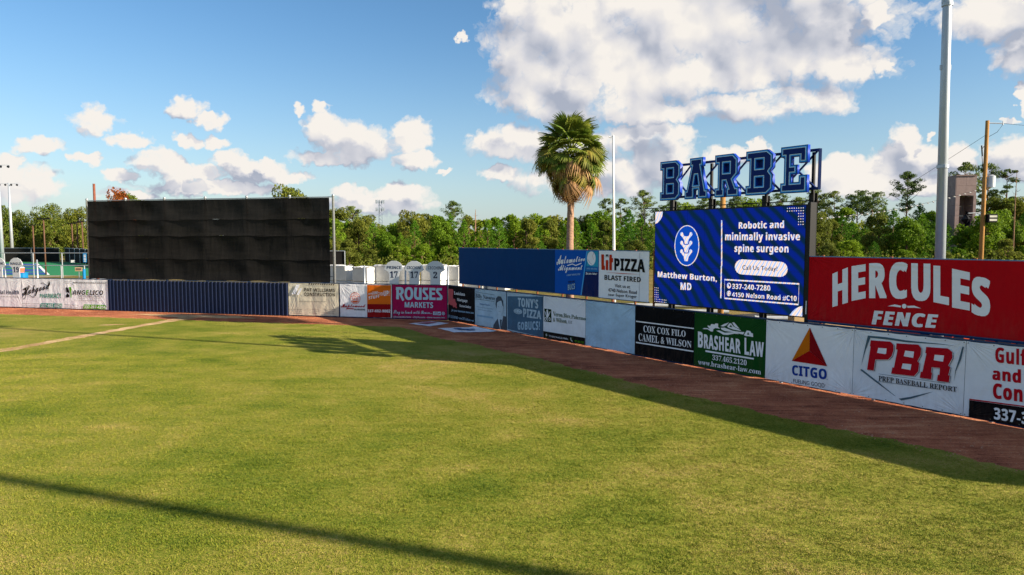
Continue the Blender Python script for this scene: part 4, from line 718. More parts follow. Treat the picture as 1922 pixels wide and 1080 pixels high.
 120064: (189,[[150,49,148,44,147,39,147,35,149,31,152,26,159,33,164,41,167,49,169,56,167,59,164,61,160,60,156,57,152,53],[143,9,133,3,122,0,110,-2,87,5,80,24,80,25,73,17,67,11,62,6,58,3,49,0,41,-2,21,4,15,19,16,26,20,34,25,41,36,54,38,57,29,53,22,47,17,52,22,56,28,61,35,67,47,75,83,77,50,26,44,17,43,12,44,8,47,7,50,8,56,12,62,17,68,24,75,32,82,41,89,50,95,59,100,68,104,75,142,77,113,31,109,21,107,13,108,11,109,8,112,7,116,6,121,7,129,10,138,15,146,22,144,24,142,28,139,33,139,40,140,48,143,57,147,65,153,71,159,76,165,77,171,76,175,73,177,68,178,62,177,53,174,43,168,34,160,25,165,26,170,28,174,32,179,36,184,31,170,21,155,18,154,18]]),
 120277: (168,[[84,78,60,78,60,31,85,31,99,33,109,38,114,46,116,56,114,65,109,72,99,76],[105,113,110,119,112,128,110,137,104,143,94,146,80,148,60,148,60,108,82,108,96,109],[23,179,78,179,109,176,132,169,146,155,150,133,148,119,143,108,134,99,123,95,123,94,131,91,139,87,146,82,151,74,154,64,155,52,150,30,137,14,117,3,89,0,23,0]]),
 120281: (137,[[125,148,60,148,60,102,120,102,120,71,60,71,60,0,23,0,23,179,125,179]]),
 120821: (143,[[58,62,38,66,22,77,11,95,8,119,12,144,24,164,44,176,69,181,86,178,102,172,115,162,125,146,132,127,134,102,133,87,132,72,129,57,124,43,117,31,108,20,97,10,82,3,65,-1,45,-3,26,-2,21,-1,21,30,37,27,42,27,62,29,76,34,87,43,94,54,97,67,99,83,98,83,92,75,84,68,73,64],[69,91,58,93,51,99,46,107,45,119,46,133,52,143,60,148,70,150,78,149,85,145,90,139,94,132,96,124,97,116,96,110,93,104,89,99,83,95,77,92]]),
 120286: (166,[[60,97,75,118,124,179,166,179,103,100,166,0,123,0,76,75,60,64,60,0,23,0,23,179,60,179]]),
 120034: (169,[[78,82,83,73,92,68,103,66,111,84,121,101,132,117,143,130,155,141,167,149,178,155,189,156,198,155,205,150,209,144,211,136,209,123,202,111,191,98,177,86,160,75,140,66,131,47,119,31,104,17,88,7,70,0,52,-2,34,0,20,6,11,16,8,27,10,36,15,44,23,49,33,51,40,50,46,47,49,43,51,37,50,32,47,28,43,25,27,20,26,17,28,13,33,9,40,6,49,5,62,9,76,19,89,36,100,60,82,63,68,72,59,84,57,99,59,113,67,127,80,139,96,148,105,152,115,154,126,156,137,156,145,156,150,155,153,154,154,152,152,149,141,149,128,148,116,144,105,138,95,131,87,123,81,113,77,103,76,92],[143,74,153,81,164,88,173,97,181,106,187,115,192,124,195,132,197,139,194,147,188,149,177,145,166,131,154,107]]),
 120061: (111,[[64,13,54,5,43,0,33,-2,25,0,19,4,15,9,14,16,15,22,17,28,21,38,25,45,31,55,24,48,18,42,13,47,21,55,29,62,35,69,41,76,46,84,52,94,80,140,112,142,93,110,110,110,108,102,88,102,79,87,70,72,54,44,47,30,42,21,39,15,39,11,39,8,41,8,46,9,52,12,60,19,71,28,76,23]]),
 120066: (144,[[45,74,49,76,52,76,55,77,65,73,69,61,68,52,64,44,59,34,45,10,46,7,48,6,56,11,69,25,76,35,85,46,94,60,103,75,136,77,99,11,105,15,111,19,118,23,124,28,128,23,110,10,93,1,80,-21,68,-38,58,-51,49,-61,32,-72,14,-75,3,-74,-4,-70,-9,-63,-10,-55,-6,-42,6,-29,24,-17,48,-6,61,-1,73,21,55,4,41,-2,33,-1,26,3,22,9,21,16,21,23,24,31,27,38,37,53,39,57,37,59,34,57,18,42,13,47,18,52],[57,-10,34,-20,17,-32,7,-45,3,-58,4,-62,6,-65,9,-68,13,-69,22,-65,32,-54,38,-45,44,-35,50,-23]]),
 120050: (86,[[18,42,13,47,40,75,75,77,50,31,42,17,39,10,41,8,44,9,50,12,58,18,68,28,72,23,65,16,58,10,52,5,48,3,40,-1,32,-2,18,3,13,15,14,21,18,30,23,41,31,55],[79,95,74,92,69,91,63,91,59,93,57,97,56,102,57,107,61,111,66,114,72,115,76,115,80,112,83,109,84,105,83,99]]),
 120055: (144,[[37,59,35,58,32,55,26,50,19,42,14,47,26,59,36,68,46,74,55,77,62,72,65,60,65,55,64,49,87,70,106,77,113,76,119,72,122,65,124,56,123,50,120,44,116,38,112,32,103,21,99,15,97,10,98,8,99,8,102,9,107,13,115,19,125,28,130,23,123,16,117,11,112,7,100,0,96,-1,92,-2,85,0,79,4,75,11,74,20,75,25,76,31,81,38,89,49,103,65,103,69,94,65,79,53,70,43,60,31,49,17,37,0,-1,-2,29,41,36,52,39,57]]),
 120062: (148,[[100,75,136,77,106,24,101,15,99,11,100,9,103,8,112,13,129,28,134,23,120,10,111,4,103,0,95,-1,85,0,78,3,74,9,72,16,73,23,64,12,53,5,43,0,33,-1,25,0,19,3,15,9,14,16,15,21,18,30,23,40,30,54,18,42,14,47,27,60,34,68,41,75,77,77,51,31,46,20,44,14,45,11,48,10,56,15,69,29,77,38,85,49,92,62]]),
 120044: (97,[[79,48,75,48,72,50,70,53,70,57,70,60,72,63,75,66,78,68,74,69,70,68,66,65,61,60,56,53,51,46,46,38,42,31,38,23,36,17,36,12,37,8,42,6,46,7,51,8,56,11,61,14,79,28,84,23,71,12,59,5,48,0,36,-2,24,0,15,5,9,14,8,25,9,34,13,44,20,53,29,61,38,67,49,73,59,76,69,77,78,76,85,73,90,68,92,61,91,56,88,52,84,49]]),
 120049: (142,[[21,42,16,47,24,55,31,62,38,70,45,79,52,90,59,102,82,143,113,147,61,49,85,70,104,77,111,76,116,72,120,65,121,56,120,49,116,41,110,33,103,24,97,16,95,10,95,8,97,8,100,9,105,13,113,19,123,28,128,23,111,8,100,1,90,-2,82,0,77,4,73,11,72,20,72,26,74,31,78,38,82,43,87,49,101,65,101,69,93,66,83,60,76,54,69,47,62,38,55,28,37,0,5,-2,38,60]]),
 120033: (218,[[176,82,182,81,187,81,192,84,198,89,203,94,207,100,211,107,213,115,214,122,211,135,202,143,191,136,182,126,174,112,166,93,158,72,148,52,137,35,126,22,112,12,97,5,81,0,64,-2,45,0,32,6,23,16,20,27,22,36,27,44,35,49,45,51,52,50,58,47,61,43,62,37,62,32,59,28,55,25,50,24,45,24,41,23,39,21,38,17,40,13,45,9,52,6,61,5,70,7,80,11,88,19,97,28,104,39,111,51,128,84,136,97,145,110,155,121,167,132,179,141,191,147,181,149,167,150,150,149,132,146,114,141,97,135,81,127,69,117,56,101,52,86,53,79,56,74,62,71,69,70,77,71,86,76,94,83,101,91,107,101,112,110,115,119,116,127,117,132,120,134,124,132,126,129,127,115,125,100,120,87,111,76,100,68,88,63,73,61,61,63,51,68,45,75,43,85,45,96,51,108,61,119,74,129,90,139,108,146,137,154,167,156,187,155,203,152,213,154,221,155,226,154,227,152,225,150,219,148,215,148,226,143,235,136,240,127,242,119,239,105,228,94,211,83,188,76,195,67,197,56,196,49,195,41,192,32,187,11,189,11,201,21,221,41,241,60,249,66,255,68,260,67,256,64,250,59,244,54,210,18,202,10,195,4,187,0,179,-2,170,0,162,4,157,11,156,19,157,27,161,36,166,45,172,53,174,57,176,62,177,66,176,74,165,74,164,78,166,81,172,83]]),
 120060: (88,[[40,63,18,42,14,47,42,74,48,83,52,84,55,83,57,81,56,78,53,73,52,71,53,68,54,66,63,51,66,37,64,27,60,21,66,26,72,31,77,26,65,16,56,8,48,3,40,0,33,-2,25,-2,15,-1,7,3,3,9,2,16,2,20,5,24,9,27,13,28,18,27,21,25,23,21,24,18,23,14,21,11,18,9,16,6,20,5,28,9,34,19,37,26,39,34,40,44]]),
 120307: (97,[[108,186,99,158,89,161,84,161,78,162,71,161,66,157,64,152,63,145,63,137,95,137,95,109,63,109,63,0,26,0,26,109,5,109,5,127,26,137,26,147,27,162,31,174,39,182,48,187,60,190,74,191,84,191,94,190,102,188]]),
 120322: (164,[[61,35,68,29,78,27,92,30,101,39,106,53,108,72,108,137,145,137,145,0,116,0,111,18,109,18,102,8,91,2,80,-1,67,-3,47,0,32,9,22,25,19,48,19,137,56,137,56,57,57,44]]),
 120320: (124,[[12,90,11,101,15,118,26,130,43,137,65,139,78,138,90,137,101,133,113,128,102,102,92,105,83,109,74,111,65,112,52,109,48,103,49,99,50,97,54,94,59,91,66,88,88,78,97,73,105,67,110,60,114,52,115,41,111,22,100,9,82,0,57,-3,43,-2,32,-1,22,2,12,6,12,36,23,32,35,28,47,26,58,25,67,26,73,28,77,32,78,37,78,40,76,43,73,46,68,49,60,53,49,58,37,63,28,69,20,75,15,82]]),
 120312: (155,[[55,74,55,74,67,90,72,95,110,137,152,137,98,77,155,0,112,0,73,55,57,43,57,0,20,0,20,190,57,190,57,105,57,97]]),
 120326: (142,[[77,60,102,137,142,137,85,-18,75,-36,62,-49,46,-57,28,-60,22,-60,9,-58,9,-29,23,-30,34,-28,42,-23,48,-15,52,-6,54,1,0,137,41,137,67,60,68,54,70,48,71,36,72,36,73,42]]),
 120324: (214,[[63,31,64,31,70,71,87,137,128,137,149,37,150,31,151,31,157,69,159,76,175,137,212,137,172,0,132,0,121,48,107,108,106,108,81,0,41,0,3,137,40,137,55,76,57,69]]),
 120304: (129,[[75,-3,88,-2,99,0,108,3,117,8,117,40,108,35,99,31,89,29,78,28,66,30,57,38,51,50,49,68,57,99,78,109,86,108,93,107,101,104,110,101,121,130,112,133,103,136,91,138,78,139,60,137,43,132,30,122,20,108,13,90,11,68,15,36,28,14,48,2]]),
 119819: (159,[[93,163,84,163,78,162,73,159,70,155,68,149,68,141,68,31,68,23,69,18,71,14,74,12,80,11,87,10,104,11,117,15,128,21,138,30,145,42,152,58,159,58,150,0,6,0,6,7,17,8,23,12,27,19,28,30,28,141,27,152,23,158,17,162,6,163,6,170,93,170]]),
 119848: (125,[[102,13,91,4,78,-2,63,-4,47,-2,34,4,22,14,14,26,9,41,7,57,9,74,14,89,22,101,34,111,47,117,62,119,78,117,91,111,102,102,111,89,116,74,118,57,116,40,111,26],[81,30,82,42,82,57,81,85,77,101,71,109,63,111,54,109,48,101,45,85,44,58,44,43,45,30,46,21,48,15,54,7,63,4,72,7,78,15,80,21]]),
 119854: (140,[[15,105,11,108,4,110,4,116,53,116,53,28,54,22,56,17,60,14,66,13,76,16,85,25,85,92,84,100,82,106,78,108,71,110,71,116,121,116,121,26,121,19,123,15,127,12,134,11,134,5,112,3,85,-4,85,15,78,7,69,1,59,-2,49,-4,34,-1,24,6,19,19,17,36,17,92,16,100]]),
 119842: (74,[[55,161,56,154,55,146,51,140,45,136,38,135,30,136,24,140,20,146,19,154,20,161,24,167,30,171,38,173,45,171,51,167],[20,94,19,101,17,106,14,108,8,109,8,116,55,116,55,21,56,14,58,10,61,7,67,6,67,0,7,0,7,6,13,7,17,10,19,14,20,21]]),
 119852: (107,[[40,48,28,55,20,63,15,72,14,82,16,96,24,108,36,116,53,119,57,118,83,115,86,119,91,119,91,83,85,83,80,94,73,103,65,108,56,110,48,109,43,106,40,102,39,97,40,91,43,87,48,83,55,79,71,71,82,64,90,56,94,47,96,35,93,19,85,7,72,-1,56,-4,45,-2,27,3,22,2,19,-3,13,-3,13,39,20,39,25,25,32,15,42,8,52,6,60,7,67,10,70,15,72,22,68,31,58,39]]),
 119834: (128,[[18,104,26,110,35,115,47,118,60,119,83,116,98,109,106,96,109,78,109,23,109,18,110,15,111,13,113,13,116,13,119,16,123,10,109,0,95,-4,80,0,75,13,56,1,36,-3,24,-1,15,4,9,13,8,24,12,39,24,51,44,61,74,71,74,90,73,99,70,105,64,109,55,110,43,108,39,102,40,100,42,96,45,91,46,86,45,80,41,75,35,72,29,71,22,72,17,76,13,81,12,88,14,96],[60,13,65,15,70,19,74,24,74,63,52,52,44,31,47,17,56,13]]),
 119847: (142,[[20,21,20,94,19,101,17,106,13,108,7,110,7,116,55,116,55,100,71,114,91,119,115,109,123,79,123,21,124,14,126,10,129,7,135,6,135,0,75,0,75,6,77,6,85,10,88,21,88,81,87,90,85,96,82,100,76,101,65,98,55,88,55,21,56,14,57,10,61,7,67,6,67,0,7,0,7,6,13,7,17,10,19,14]]),
 119851: (107,[[107,92,104,87,99,84,92,83,87,84,83,86,80,89,77,93,74,96,70,97,65,95,60,90,57,82,56,72,56,21,56,14,59,9,65,7,73,6,73,0,7,0,7,6,13,7,17,10,19,14,20,21,20,94,19,102,17,106,14,108,8,109,8,116,54,116,54,94,61,104,70,112,78,117,87,119,96,117,103,113,106,107,108,99]]),
 119853: (85,[[46,-4,33,-2,25,4,20,13,18,27,18,104,8,104,8,112,21,125,33,137,42,148,48,158,54,158,54,116,77,116,77,104,54,104,54,31,54,24,56,19,58,16,62,15,70,18,77,28,83,25,68,3]]),
 119840: (122,[[54,-52,33,-51,18,-45,8,-37,5,-28,10,-17,26,-10,13,0,9,11,10,20,16,28,25,34,38,41,16,56,8,79,10,90,15,100,22,108,33,114,45,117,59,119,73,117,87,113,118,113,118,100,100,100,106,88,109,76,107,65,103,56,96,49,87,43,76,39,64,38,53,39,47,38,42,35,39,31,38,27,41,20,53,18,65,18,83,17,96,15,106,11,113,5,116,-3,118,-14,113,-30,101,-42,82,-50],[59,46,51,48,46,54,43,64,43,79,43,93,46,103,51,109,59,111,66,109,71,103,73,93,74,79,73,64,71,54,66,48],[76,-13,36,-13,29,-19,27,-27,29,-33,35,-39,45,-42,60,-43,88,-39,98,-25,97,-19,93,-15,86,-13]]),
 119838: (112,[[7,59,9,75,14,90,22,102,32,111,45,117,59,119,78,115,93,104,102,87,105,65,105,62,44,62,51,27,74,16,88,20,101,32,106,27,85,4,57,-4,44,-2,32,4,21,13,14,26,9,41],[60,111,47,102,43,76,43,72,75,72,75,80,74,94,72,103,67,109]]),
 119808: (163,[[42,60,66,119,90,60],[28,18,32,10,46,7,48,7,48,0,-3,0,-3,7,3,8,9,11,14,18,18,28,77,174,84,173,143,32,148,21,153,13,158,8,165,7,165,0,85,0,85,7,100,9,106,17,105,22,102,30,94,49,39,49,29,26]]),
 119836: (109,[[50,117,65,119,81,117,93,111,101,102,103,91,102,85,99,80,94,77,88,76,77,80,73,93,73,101,71,108,63,111,47,100,42,70,44,46,51,28,62,18,76,14,89,17,101,27,106,23,85,3,58,-4,44,-2,32,4,22,13,14,25,9,40,7,56,9,73,15,88,24,101,36,111]]),
 120411: (93,[[99,161,95,162,88,161,83,157,80,151,78,144,76,137,103,137,97,109,70,109,44,-15,40,-27,36,-38,29,-47,20,-54,9,-58,-6,-60,-17,-59,-27,-57,-27,-28,-20,-29,-13,-30,-6,-29,0,-25,5,-19,8,-9,33,109,13,109,17,126,39,137,42,147,49,168,59,181,74,189,92,191,100,191,107,190,114,188,121,185,111,158]]),
 120420: (146,[[18,22,13,35,11,50,12,68,16,84,21,99,29,113,39,124,52,132,66,137,84,139,105,135,121,125,132,108,135,85,134,68,131,52,126,37,118,24,108,13,95,5,81,-1,63,-3,49,-1,36,4,26,12],[52,79,50,70,49,60,48,50,53,33,66,28,76,30,84,36,90,45,95,57,97,71,98,85,97,94,94,102,89,107,81,109,73,108,66,103,61,97,56,89]]),
 120423: (105,[[94,104,81,102,70,93,60,80,54,61,41,0,5,0,34,137,62,137,59,111,60,111,69,123,79,132,90,137,103,139,115,138,107,102]]),
 120430: (130,[[49,137,55,73,56,64,57,55,57,38,58,38,63,52,67,61,71,71,103,137,143,137,60,-20,48,-38,34,-50,18,-58,1,-60,-5,-60,-17,-58,-17,-29,-3,-30,8,-28,16,-23,23,-16,29,-6,33,0,13,137]]),
 120426: (151,[[63,27,71,29,78,34,85,43,90,54,95,66,98,80,110,137,147,137,118,0,90,0,92,25,91,25,83,14,73,5,62,-1,48,-3,33,0,22,8,16,21,14,37,14,48,15,56,16,63,32,137,69,137,52,57,51,49,50,42,53,31]]),
 120413: (151,[[99,80,101,88,101,94,98,106,88,109,80,107,73,102,67,94,61,83,57,70,53,57,41,0,5,0,45,190,82,190,73,149,64,118,65,118,73,127,82,133,91,138,103,139,118,136,130,128,136,116,138,100,138,90,136,78,119,0,83,0]]),
 120418: (226,[[115,137,125,132,131,123,135,111,136,111,145,122,155,131,166,137,180,139,194,136,205,128,211,116,214,100,213,90,211,78,195,0,158,0,175,80,176,88,177,94,174,106,165,109,157,108,150,102,143,94,138,83,133,71,130,57,118,0,81,0,98,80,100,88,100,94,97,106,88,109,80,107,73,102,67,94,61,83,57,70,53,57,41,0,5,0,34,137,62,137,59,111,60,111,69,122,78,131,90,137,103,139]]),
 120410: (139,[[30,112,41,123,54,132,70,137,87,139,107,136,122,128,130,117,133,102,128,82,114,67,89,58,55,54,48,54,48,49,50,39,54,32,62,27,72,25,83,26,92,28,101,31,113,36,113,8,102,3,91,0,79,-2,65,-3,43,1,26,11,15,27,11,50,12,67,16,83,22,98],[60,97,55,88,52,79,58,79,76,81,88,86,95,93,98,101,95,110,85,113,78,111,72,108,65,103]]),
 120425: (103,[[36,-1,24,4,17,14,15,29,15,36,16,43,30,109,12,109,15,127,39,137,55,166,79,166,73,137,107,137,101,109,67,109,53,43,52,36,53,32,55,29,58,28,63,27,68,28,72,28,83,32,83,4,76,1,69,-1,60,-2,50,-3]]),
 120428: (197,[[50,35,52,41,63,71,91,137,131,137,131,71,131,54,131,45,130,35,131,35,146,76,172,137,210,137,145,0,105,0,104,64,105,105,104,105,90,66,61,0,22,0,15,137,50,137,50,76,50,56,50,46,49,35]]),
 120419: (151,[[59,111,60,111,69,122,78,131,90,137,103,139,118,136,130,128,136,116,138,100,138,90,136,78,119,0,83,0,99,80,101,88,101,94,98,106,88,109,80,107,73,102,67,94,61,83,57,70,53,57,41,0,5,0,34,137,62,137]]),
 120417: (74,[[5,0,41,0,82,190,45,190]]),
 120406: (149,[[11,47,12,64,16,80,21,96,28,110,37,122,48,131,60,137,74,139,86,138,95,134,103,127,108,119,109,119,116,137,144,137,115,0,88,0,90,18,89,18,81,10,72,3,62,-1,50,-3,40,-1,31,2,23,9,16,18,12,31],[81,109,74,108,68,104,62,98,58,90,54,80,51,70,49,60,48,49,52,33,64,27,71,29,78,33,84,40,89,49,93,59,96,69,97,78,98,89,96,97,93,104,88,108]]),
 120785: (140,[[127,37,123,26,116,17,107,9,97,4,86,0,74,-2,61,-3,44,-1,30,2,20,7,13,13,8,20,7,28,9,36,13,42,20,46,28,47,30,33,37,23,47,17,59,15,67,16,74,18,81,23,86,30,89,39,90,52,87,65,80,75,68,82,51,85,36,85,36,100,52,100,66,103,76,110,82,122,84,137,82,149,79,158,72,164,63,166,55,164,49,160,46,154,43,146,42,137,42,127,28,128,18,132,11,139,9,149,13,162,23,172,40,179,64,181,88,178,107,170,118,158,122,140,119,125,111,112,99,102,84,95,94,93,104,89,113,83,121,75,127,65,128,52]]),
 120789: (140,[[108,151,42,151,32,148,28,139,26,126,11,126,12,179,132,179,132,166,62,0,41,0]]),
 120783: (140,[[49,167,67,180,95,180,95,30,95,23,97,18,101,14,107,13,128,13,128,0,24,0,24,13,45,13,50,14,54,17,57,22,57,30,57,155,48,144,40,136,33,131,25,129,19,130,15,134,12,140,11,147,18,150,27,153,37,159]]),
 120782: (140,[[52,34,59,19,70,14,82,19,88,34,91,58,93,90,91,121,88,145,82,160,70,165,59,160,52,145,48,121,47,90,48,58],[9,90,10,116,14,138,22,156,34,170,50,178,70,181,90,178,105,170,117,156,125,138,130,115,131,90,130,64,125,41,117,23,105,9,90,0,70,-3,50,0,34,9,22,23,14,41,10,64]]),
 119815: (195,[[105,170,189,170,189,163,178,161,172,158,168,151,167,141,167,30,168,19,172,12,178,8,189,7,189,0,105,0,105,7,116,8,123,11,126,18,127,30,127,82,68,82,68,30,69,19,72,12,79,8,90,7,90,0,6,0,6,7,17,8,23,12,27,19,28,30,28,141,27,151,23,158,17,162,6,163,6,170,90,170,90,163,82,162,76,161,72,158,70,155,68,149,68,141,68,93,127,93,127,141,127,149,126,155,123,158,119,161,113,162,105,163]]),
 119822: (196,[[80,172,99,174,117,172,133,167,148,159,161,148,171,135,179,120,184,103,186,85,184,67,179,50,171,35,160,22,147,11,132,3,115,-2,97,-4,79,-2,63,3,48,11,35,22,25,35,17,50,12,67,10,85,12,103,17,120,25,135,35,148,48,159,63,167],[65,145,54,85,57,50,66,25,80,10,99,5,131,25,141,85,138,119,129,145,115,160,97,165]]),
 119812: (165,[[153,53,160,53,150,0,5,0,5,6,16,7,23,11,27,18,28,29,28,137,27,151,23,158,16,162,6,163,6,170,149,170,149,119,143,119,137,139,127,151,110,158,86,160,79,160,74,159,71,158,69,155,68,151,68,145,68,92,72,92,87,94,97,100,103,112,107,128,113,128,113,44,107,44,105,57,102,68,97,75,90,79,81,82,68,83,68,25,69,17,72,13,77,11,86,10,103,11,117,14,128,20,138,28,146,39]]),
 119856: (162,[[46,-4,52,-4,83,73,108,-4,113,-4,153,96,156,102,158,106,161,109,166,110,166,116,133,116,133,110,138,109,141,108,143,106,144,103,144,99,142,95,125,53,111,98,110,103,113,107,120,109,120,116,62,116,62,110,68,109,71,107,73,104,75,99,79,88,62,47,45,94,43,106,45,108,47,109,52,109,52,116,-4,116,-4,109,0,108,2,106,4,103,6,99]]),
 119846: (206,[[147,100,141,101,130,98,121,88,121,21,121,14,123,10,127,7,133,6,133,0,74,0,74,6,80,7,84,10,86,14,86,21,86,81,86,90,84,96,80,100,74,101,63,98,55,88,55,21,55,14,57,10,60,7,66,6,66,0,7,0,7,6,13,7,17,10,19,14,20,21,20,94,19,101,17,106,13,108,7,110,7,116,55,116,55,99,70,114,88,119,109,113,119,97,136,113,156,119,180,109,188,79,188,21,188,14,190,10,193,7,200,6,200,0,141,0,141,6,146,7,150,10,152,14,153,21,153,81,152,90,150,96]]),
 119845: (74,[[8,164,8,170,55,170,55,21,56,14,58,10,61,7,67,6,67,0,7,0,7,6,13,7,17,10,19,14,20,21,20,148,19,155,18,160,14,162]]),
 119858: (112,[[86,90,89,102,88,106,85,108,81,109,76,109,76,116,112,116,112,109,107,108,103,105,100,99,97,90,60,-9,54,-24,48,-36,42,-44,36,-49,28,-51,20,-52,11,-51,4,-47,-1,-40,-3,-31,-1,-25,2,-20,7,-16,13,-15,19,-16,24,-18,27,-23,29,-36,32,-37,37,-34,43,-28,46,-22,48,-16,50,-10,52,-2,14,93,11,98,6,107,3,109,-2,109,-2,116,60,116,60,109,54,109,51,108,48,106,50,96,69,44]]),
 119821: (184,[[150,-4,40,130,40,29,41,18,44,12,51,8,62,7,62,0,7,0,7,7,14,7,20,9,24,11,27,15,28,21,28,29,28,145,18,157,14,161,7,163,7,170,58,170,146,63,146,141,145,148,144,154,141,158,137,161,131,162,123,163,123,170,179,170,179,163,168,162,161,158,158,151,157,140,157,-4]]),
 119855: (114,[[53,-4,14,92,11,99,8,105,5,108,-1,109,-1,116,61,116,61,110,58,110,51,108,48,103,49,100,69,46,88,94,89,98,90,101,86,107,76,110,76,116,114,116,114,110,107,108,103,104,100,98,97,91,60,-4]]),
 119811: (185,[[174,85,152,21,85,0,8,0,8,7,17,8,23,11,26,17,28,28,28,139,26,151,23,159,16,162,6,163,6,170,83,170,122,164,151,148,168,121],[119,142,83,161,75,160,71,158,68,152,68,143,68,27,68,18,71,13,75,10,83,9,104,14,119,28,128,52,131,85]]),
 119810: (174,[[73,170,97,173,115,171,141,162,144,162,152,165,156,173,163,173,163,115,156,115,146,136,133,152,117,162,99,165,65,145,54,84,66,28,104,9,118,11,133,17,147,26,160,40,167,33,136,5,96,-4,72,-1,51,7,34,21,21,39,13,60,10,85,13,109,21,131,34,148,52,162]]),
 119841: (142,[[129,7,135,6,135,0,75,0,75,6,77,6,85,10,88,21,88,81,87,90,85,96,82,100,76,101,65,98,55,88,55,21,56,14,57,10,61,7,67,6,67,0,7,0,7,6,13,7,17,10,19,14,20,21,20,149,19,155,17,160,13,163,7,164,7,170,55,170,55,99,71,114,91,119,115,109,123,79,123,21,124,14,126,10]]),
 119837: (138,[[121,15,125,12,132,10,132,4,109,2,83,-4,83,15,70,1,52,-4,40,-2,29,4,20,13,13,25,9,39,7,55,9,73,13,88,21,101,30,111,42,117,54,119,70,115,83,104,83,149,82,156,79,160,74,163,66,164,66,170,119,170,119,28,119,20],[44,57,45,36,48,22,54,13,64,11,69,12,75,15,80,21,83,28,83,90,81,96,77,100,71,103,65,105,55,102,49,93,45,78]]),
 119816: (97,[[92,7,92,0,5,0,5,7,16,9,23,12,27,18,28,28,28,144,27,154,24,159,17,162,5,163,5,170,91,170,91,163,80,162,73,159,69,154,68,144,68,29,68,22,70,16,72,13,77,10,83,8]]),
 119859: (109,[[5,0,5,5,62,107,48,107,36,106,27,101,21,93,16,81,10,81,12,116,102,116,102,108,47,9,57,9,72,11,83,16,91,26,97,40,103,40,100,0]]),
 120301: (145,[[92,147,8,147,8,179,137,179,137,154,51,31,139,31,139,0,6,0,6,25]]),
 119829: (159,[[57,153,58,148,60,141,96,53,130,141,131,147,132,152,131,157,127,161,121,163,111,163,111,170,165,170,165,163,157,162,152,159,147,153,142,143,86,-5,79,-5,16,142,12,150,8,156,3,161,-5,163,-5,170,79,170,79,163,69,163,62,161,58,158]]),
 119823: (156,[[17,8,23,12,27,19,28,30,28,141,27,151,23,158,17,162,6,163,6,170,80,170,107,168,125,164,136,157,145,148,150,137,152,124,148,104,137,89,117,80,90,77,68,77,68,30,69,19,72,12,79,8,90,7,90,0,6,0,6,7],[70,158,68,154,68,148,68,86,75,86,91,88,101,94,107,105,109,123,107,139,102,151,94,158,81,161,74,160]]),
 119830: (228,[[6,159,1,162,-6,163,-6,170,67,170,67,163,60,163,56,161,53,158,52,153,53,147,55,139,83,57,112,131,107,149,103,156,100,160,94,162,85,163,85,170,164,170,164,163,151,161,146,153,147,149,149,144,177,62,201,138,204,145,204,151,203,157,200,160,195,162,187,163,187,170,232,170,232,163,226,161,221,157,218,150,214,141,166,-4,159,-4,118,115,71,-4,64,-4,12,146,9,154]]),
 120784: (140,[[42,123,29,124,19,128,12,136,10,147,11,156,16,164,24,171,34,176,48,180,65,181,89,178,107,170,118,157,122,140,121,131,119,123,115,114,109,105,100,94,89,82,75,68,58,51,33,28,91,28,98,29,104,32,109,37,112,45,114,53,128,53,127,0,9,0,9,26,46,64,59,78,70,91,77,103,81,114,83,126,84,138,83,151,79,159,73,164,65,166,54,163,47,155,43,141]]),
 119818: (190,[[90,163,82,162,76,161,72,158,70,155,68,149,68,141,68,87,120,139,127,148,130,156,124,161,108,163,108,170,181,170,181,163,178,163,154,156,128,134,101,106,173,17,177,13,181,9,186,7,193,7,193,0,105,0,105,7,120,8,123,10,124,13,123,18,118,25,74,80,68,74,68,30,69,19,73,12,79,8,90,7,90,0,6,0,6,7,17,8,24,12,27,19,28,30,28,141,27,151,23,158,17,162,6,163,6,170,90,170]]),
 119835: (134,[[125,44,120,28,112,15,100,5,87,-2,72,-4,55,0,39,11,20,-4,16,-4,16,145,15,154,14,160,10,162,3,164,3,170,52,170,52,104,65,115,82,119,95,117,106,111,115,103,122,91,126,78,127,62],[86,18,90,35,91,60,90,79,86,93,79,102,69,104,63,103,58,100,54,96,52,90,52,26,56,10,68,5,79,9]]),
 119826: (145,[[101,153,92,160,83,164,72,166,61,164,52,159,46,151,45,142,46,133,51,125,59,119,70,113,94,102,108,94,118,87,125,79,130,70,133,60,134,50,132,35,126,22,117,11,105,3,89,-2,72,-4,65,-4,59,-3,53,-2,28,4,26,3,24,0,23,-4,16,-4,16,59,23,59,31,35,42,19,56,9,73,6,86,7,96,13,102,22,104,33,99,48,84,60,61,71,42,82,29,94,21,108,19,124,20,138,25,150,33,160,43,167,55,172,69,174,77,173,85,172,95,170,112,166,117,168,119,174,126,174,126,119,120,119,116,132,109,143]]),
 119844: (134,[[7,6,13,7,17,10,19,14,20,21,20,148,19,155,18,160,14,162,8,164,8,170,55,170,55,63,85,92,89,98,91,104,88,108,77,109,77,116,128,116,128,109,115,106,102,97,83,78,129,13,134,8,140,6,140,0,79,0,79,6,81,6,87,7,89,12,88,15,86,18,61,55,55,50,55,21,56,14,57,10,61,7,67,6,67,0,7,0]]),
 120786: (140,[[55,119,21,63,73,63,73,107,73,118,73,131,73,143,74,155],[73,47,3,47,3,62,74,179,109,179,109,63,135,63,135,47,109,47,109,31,111,22,115,16,122,14,130,13,133,13,133,0,45,0,45,13,52,13,60,14,67,16,71,22,73,31]]),
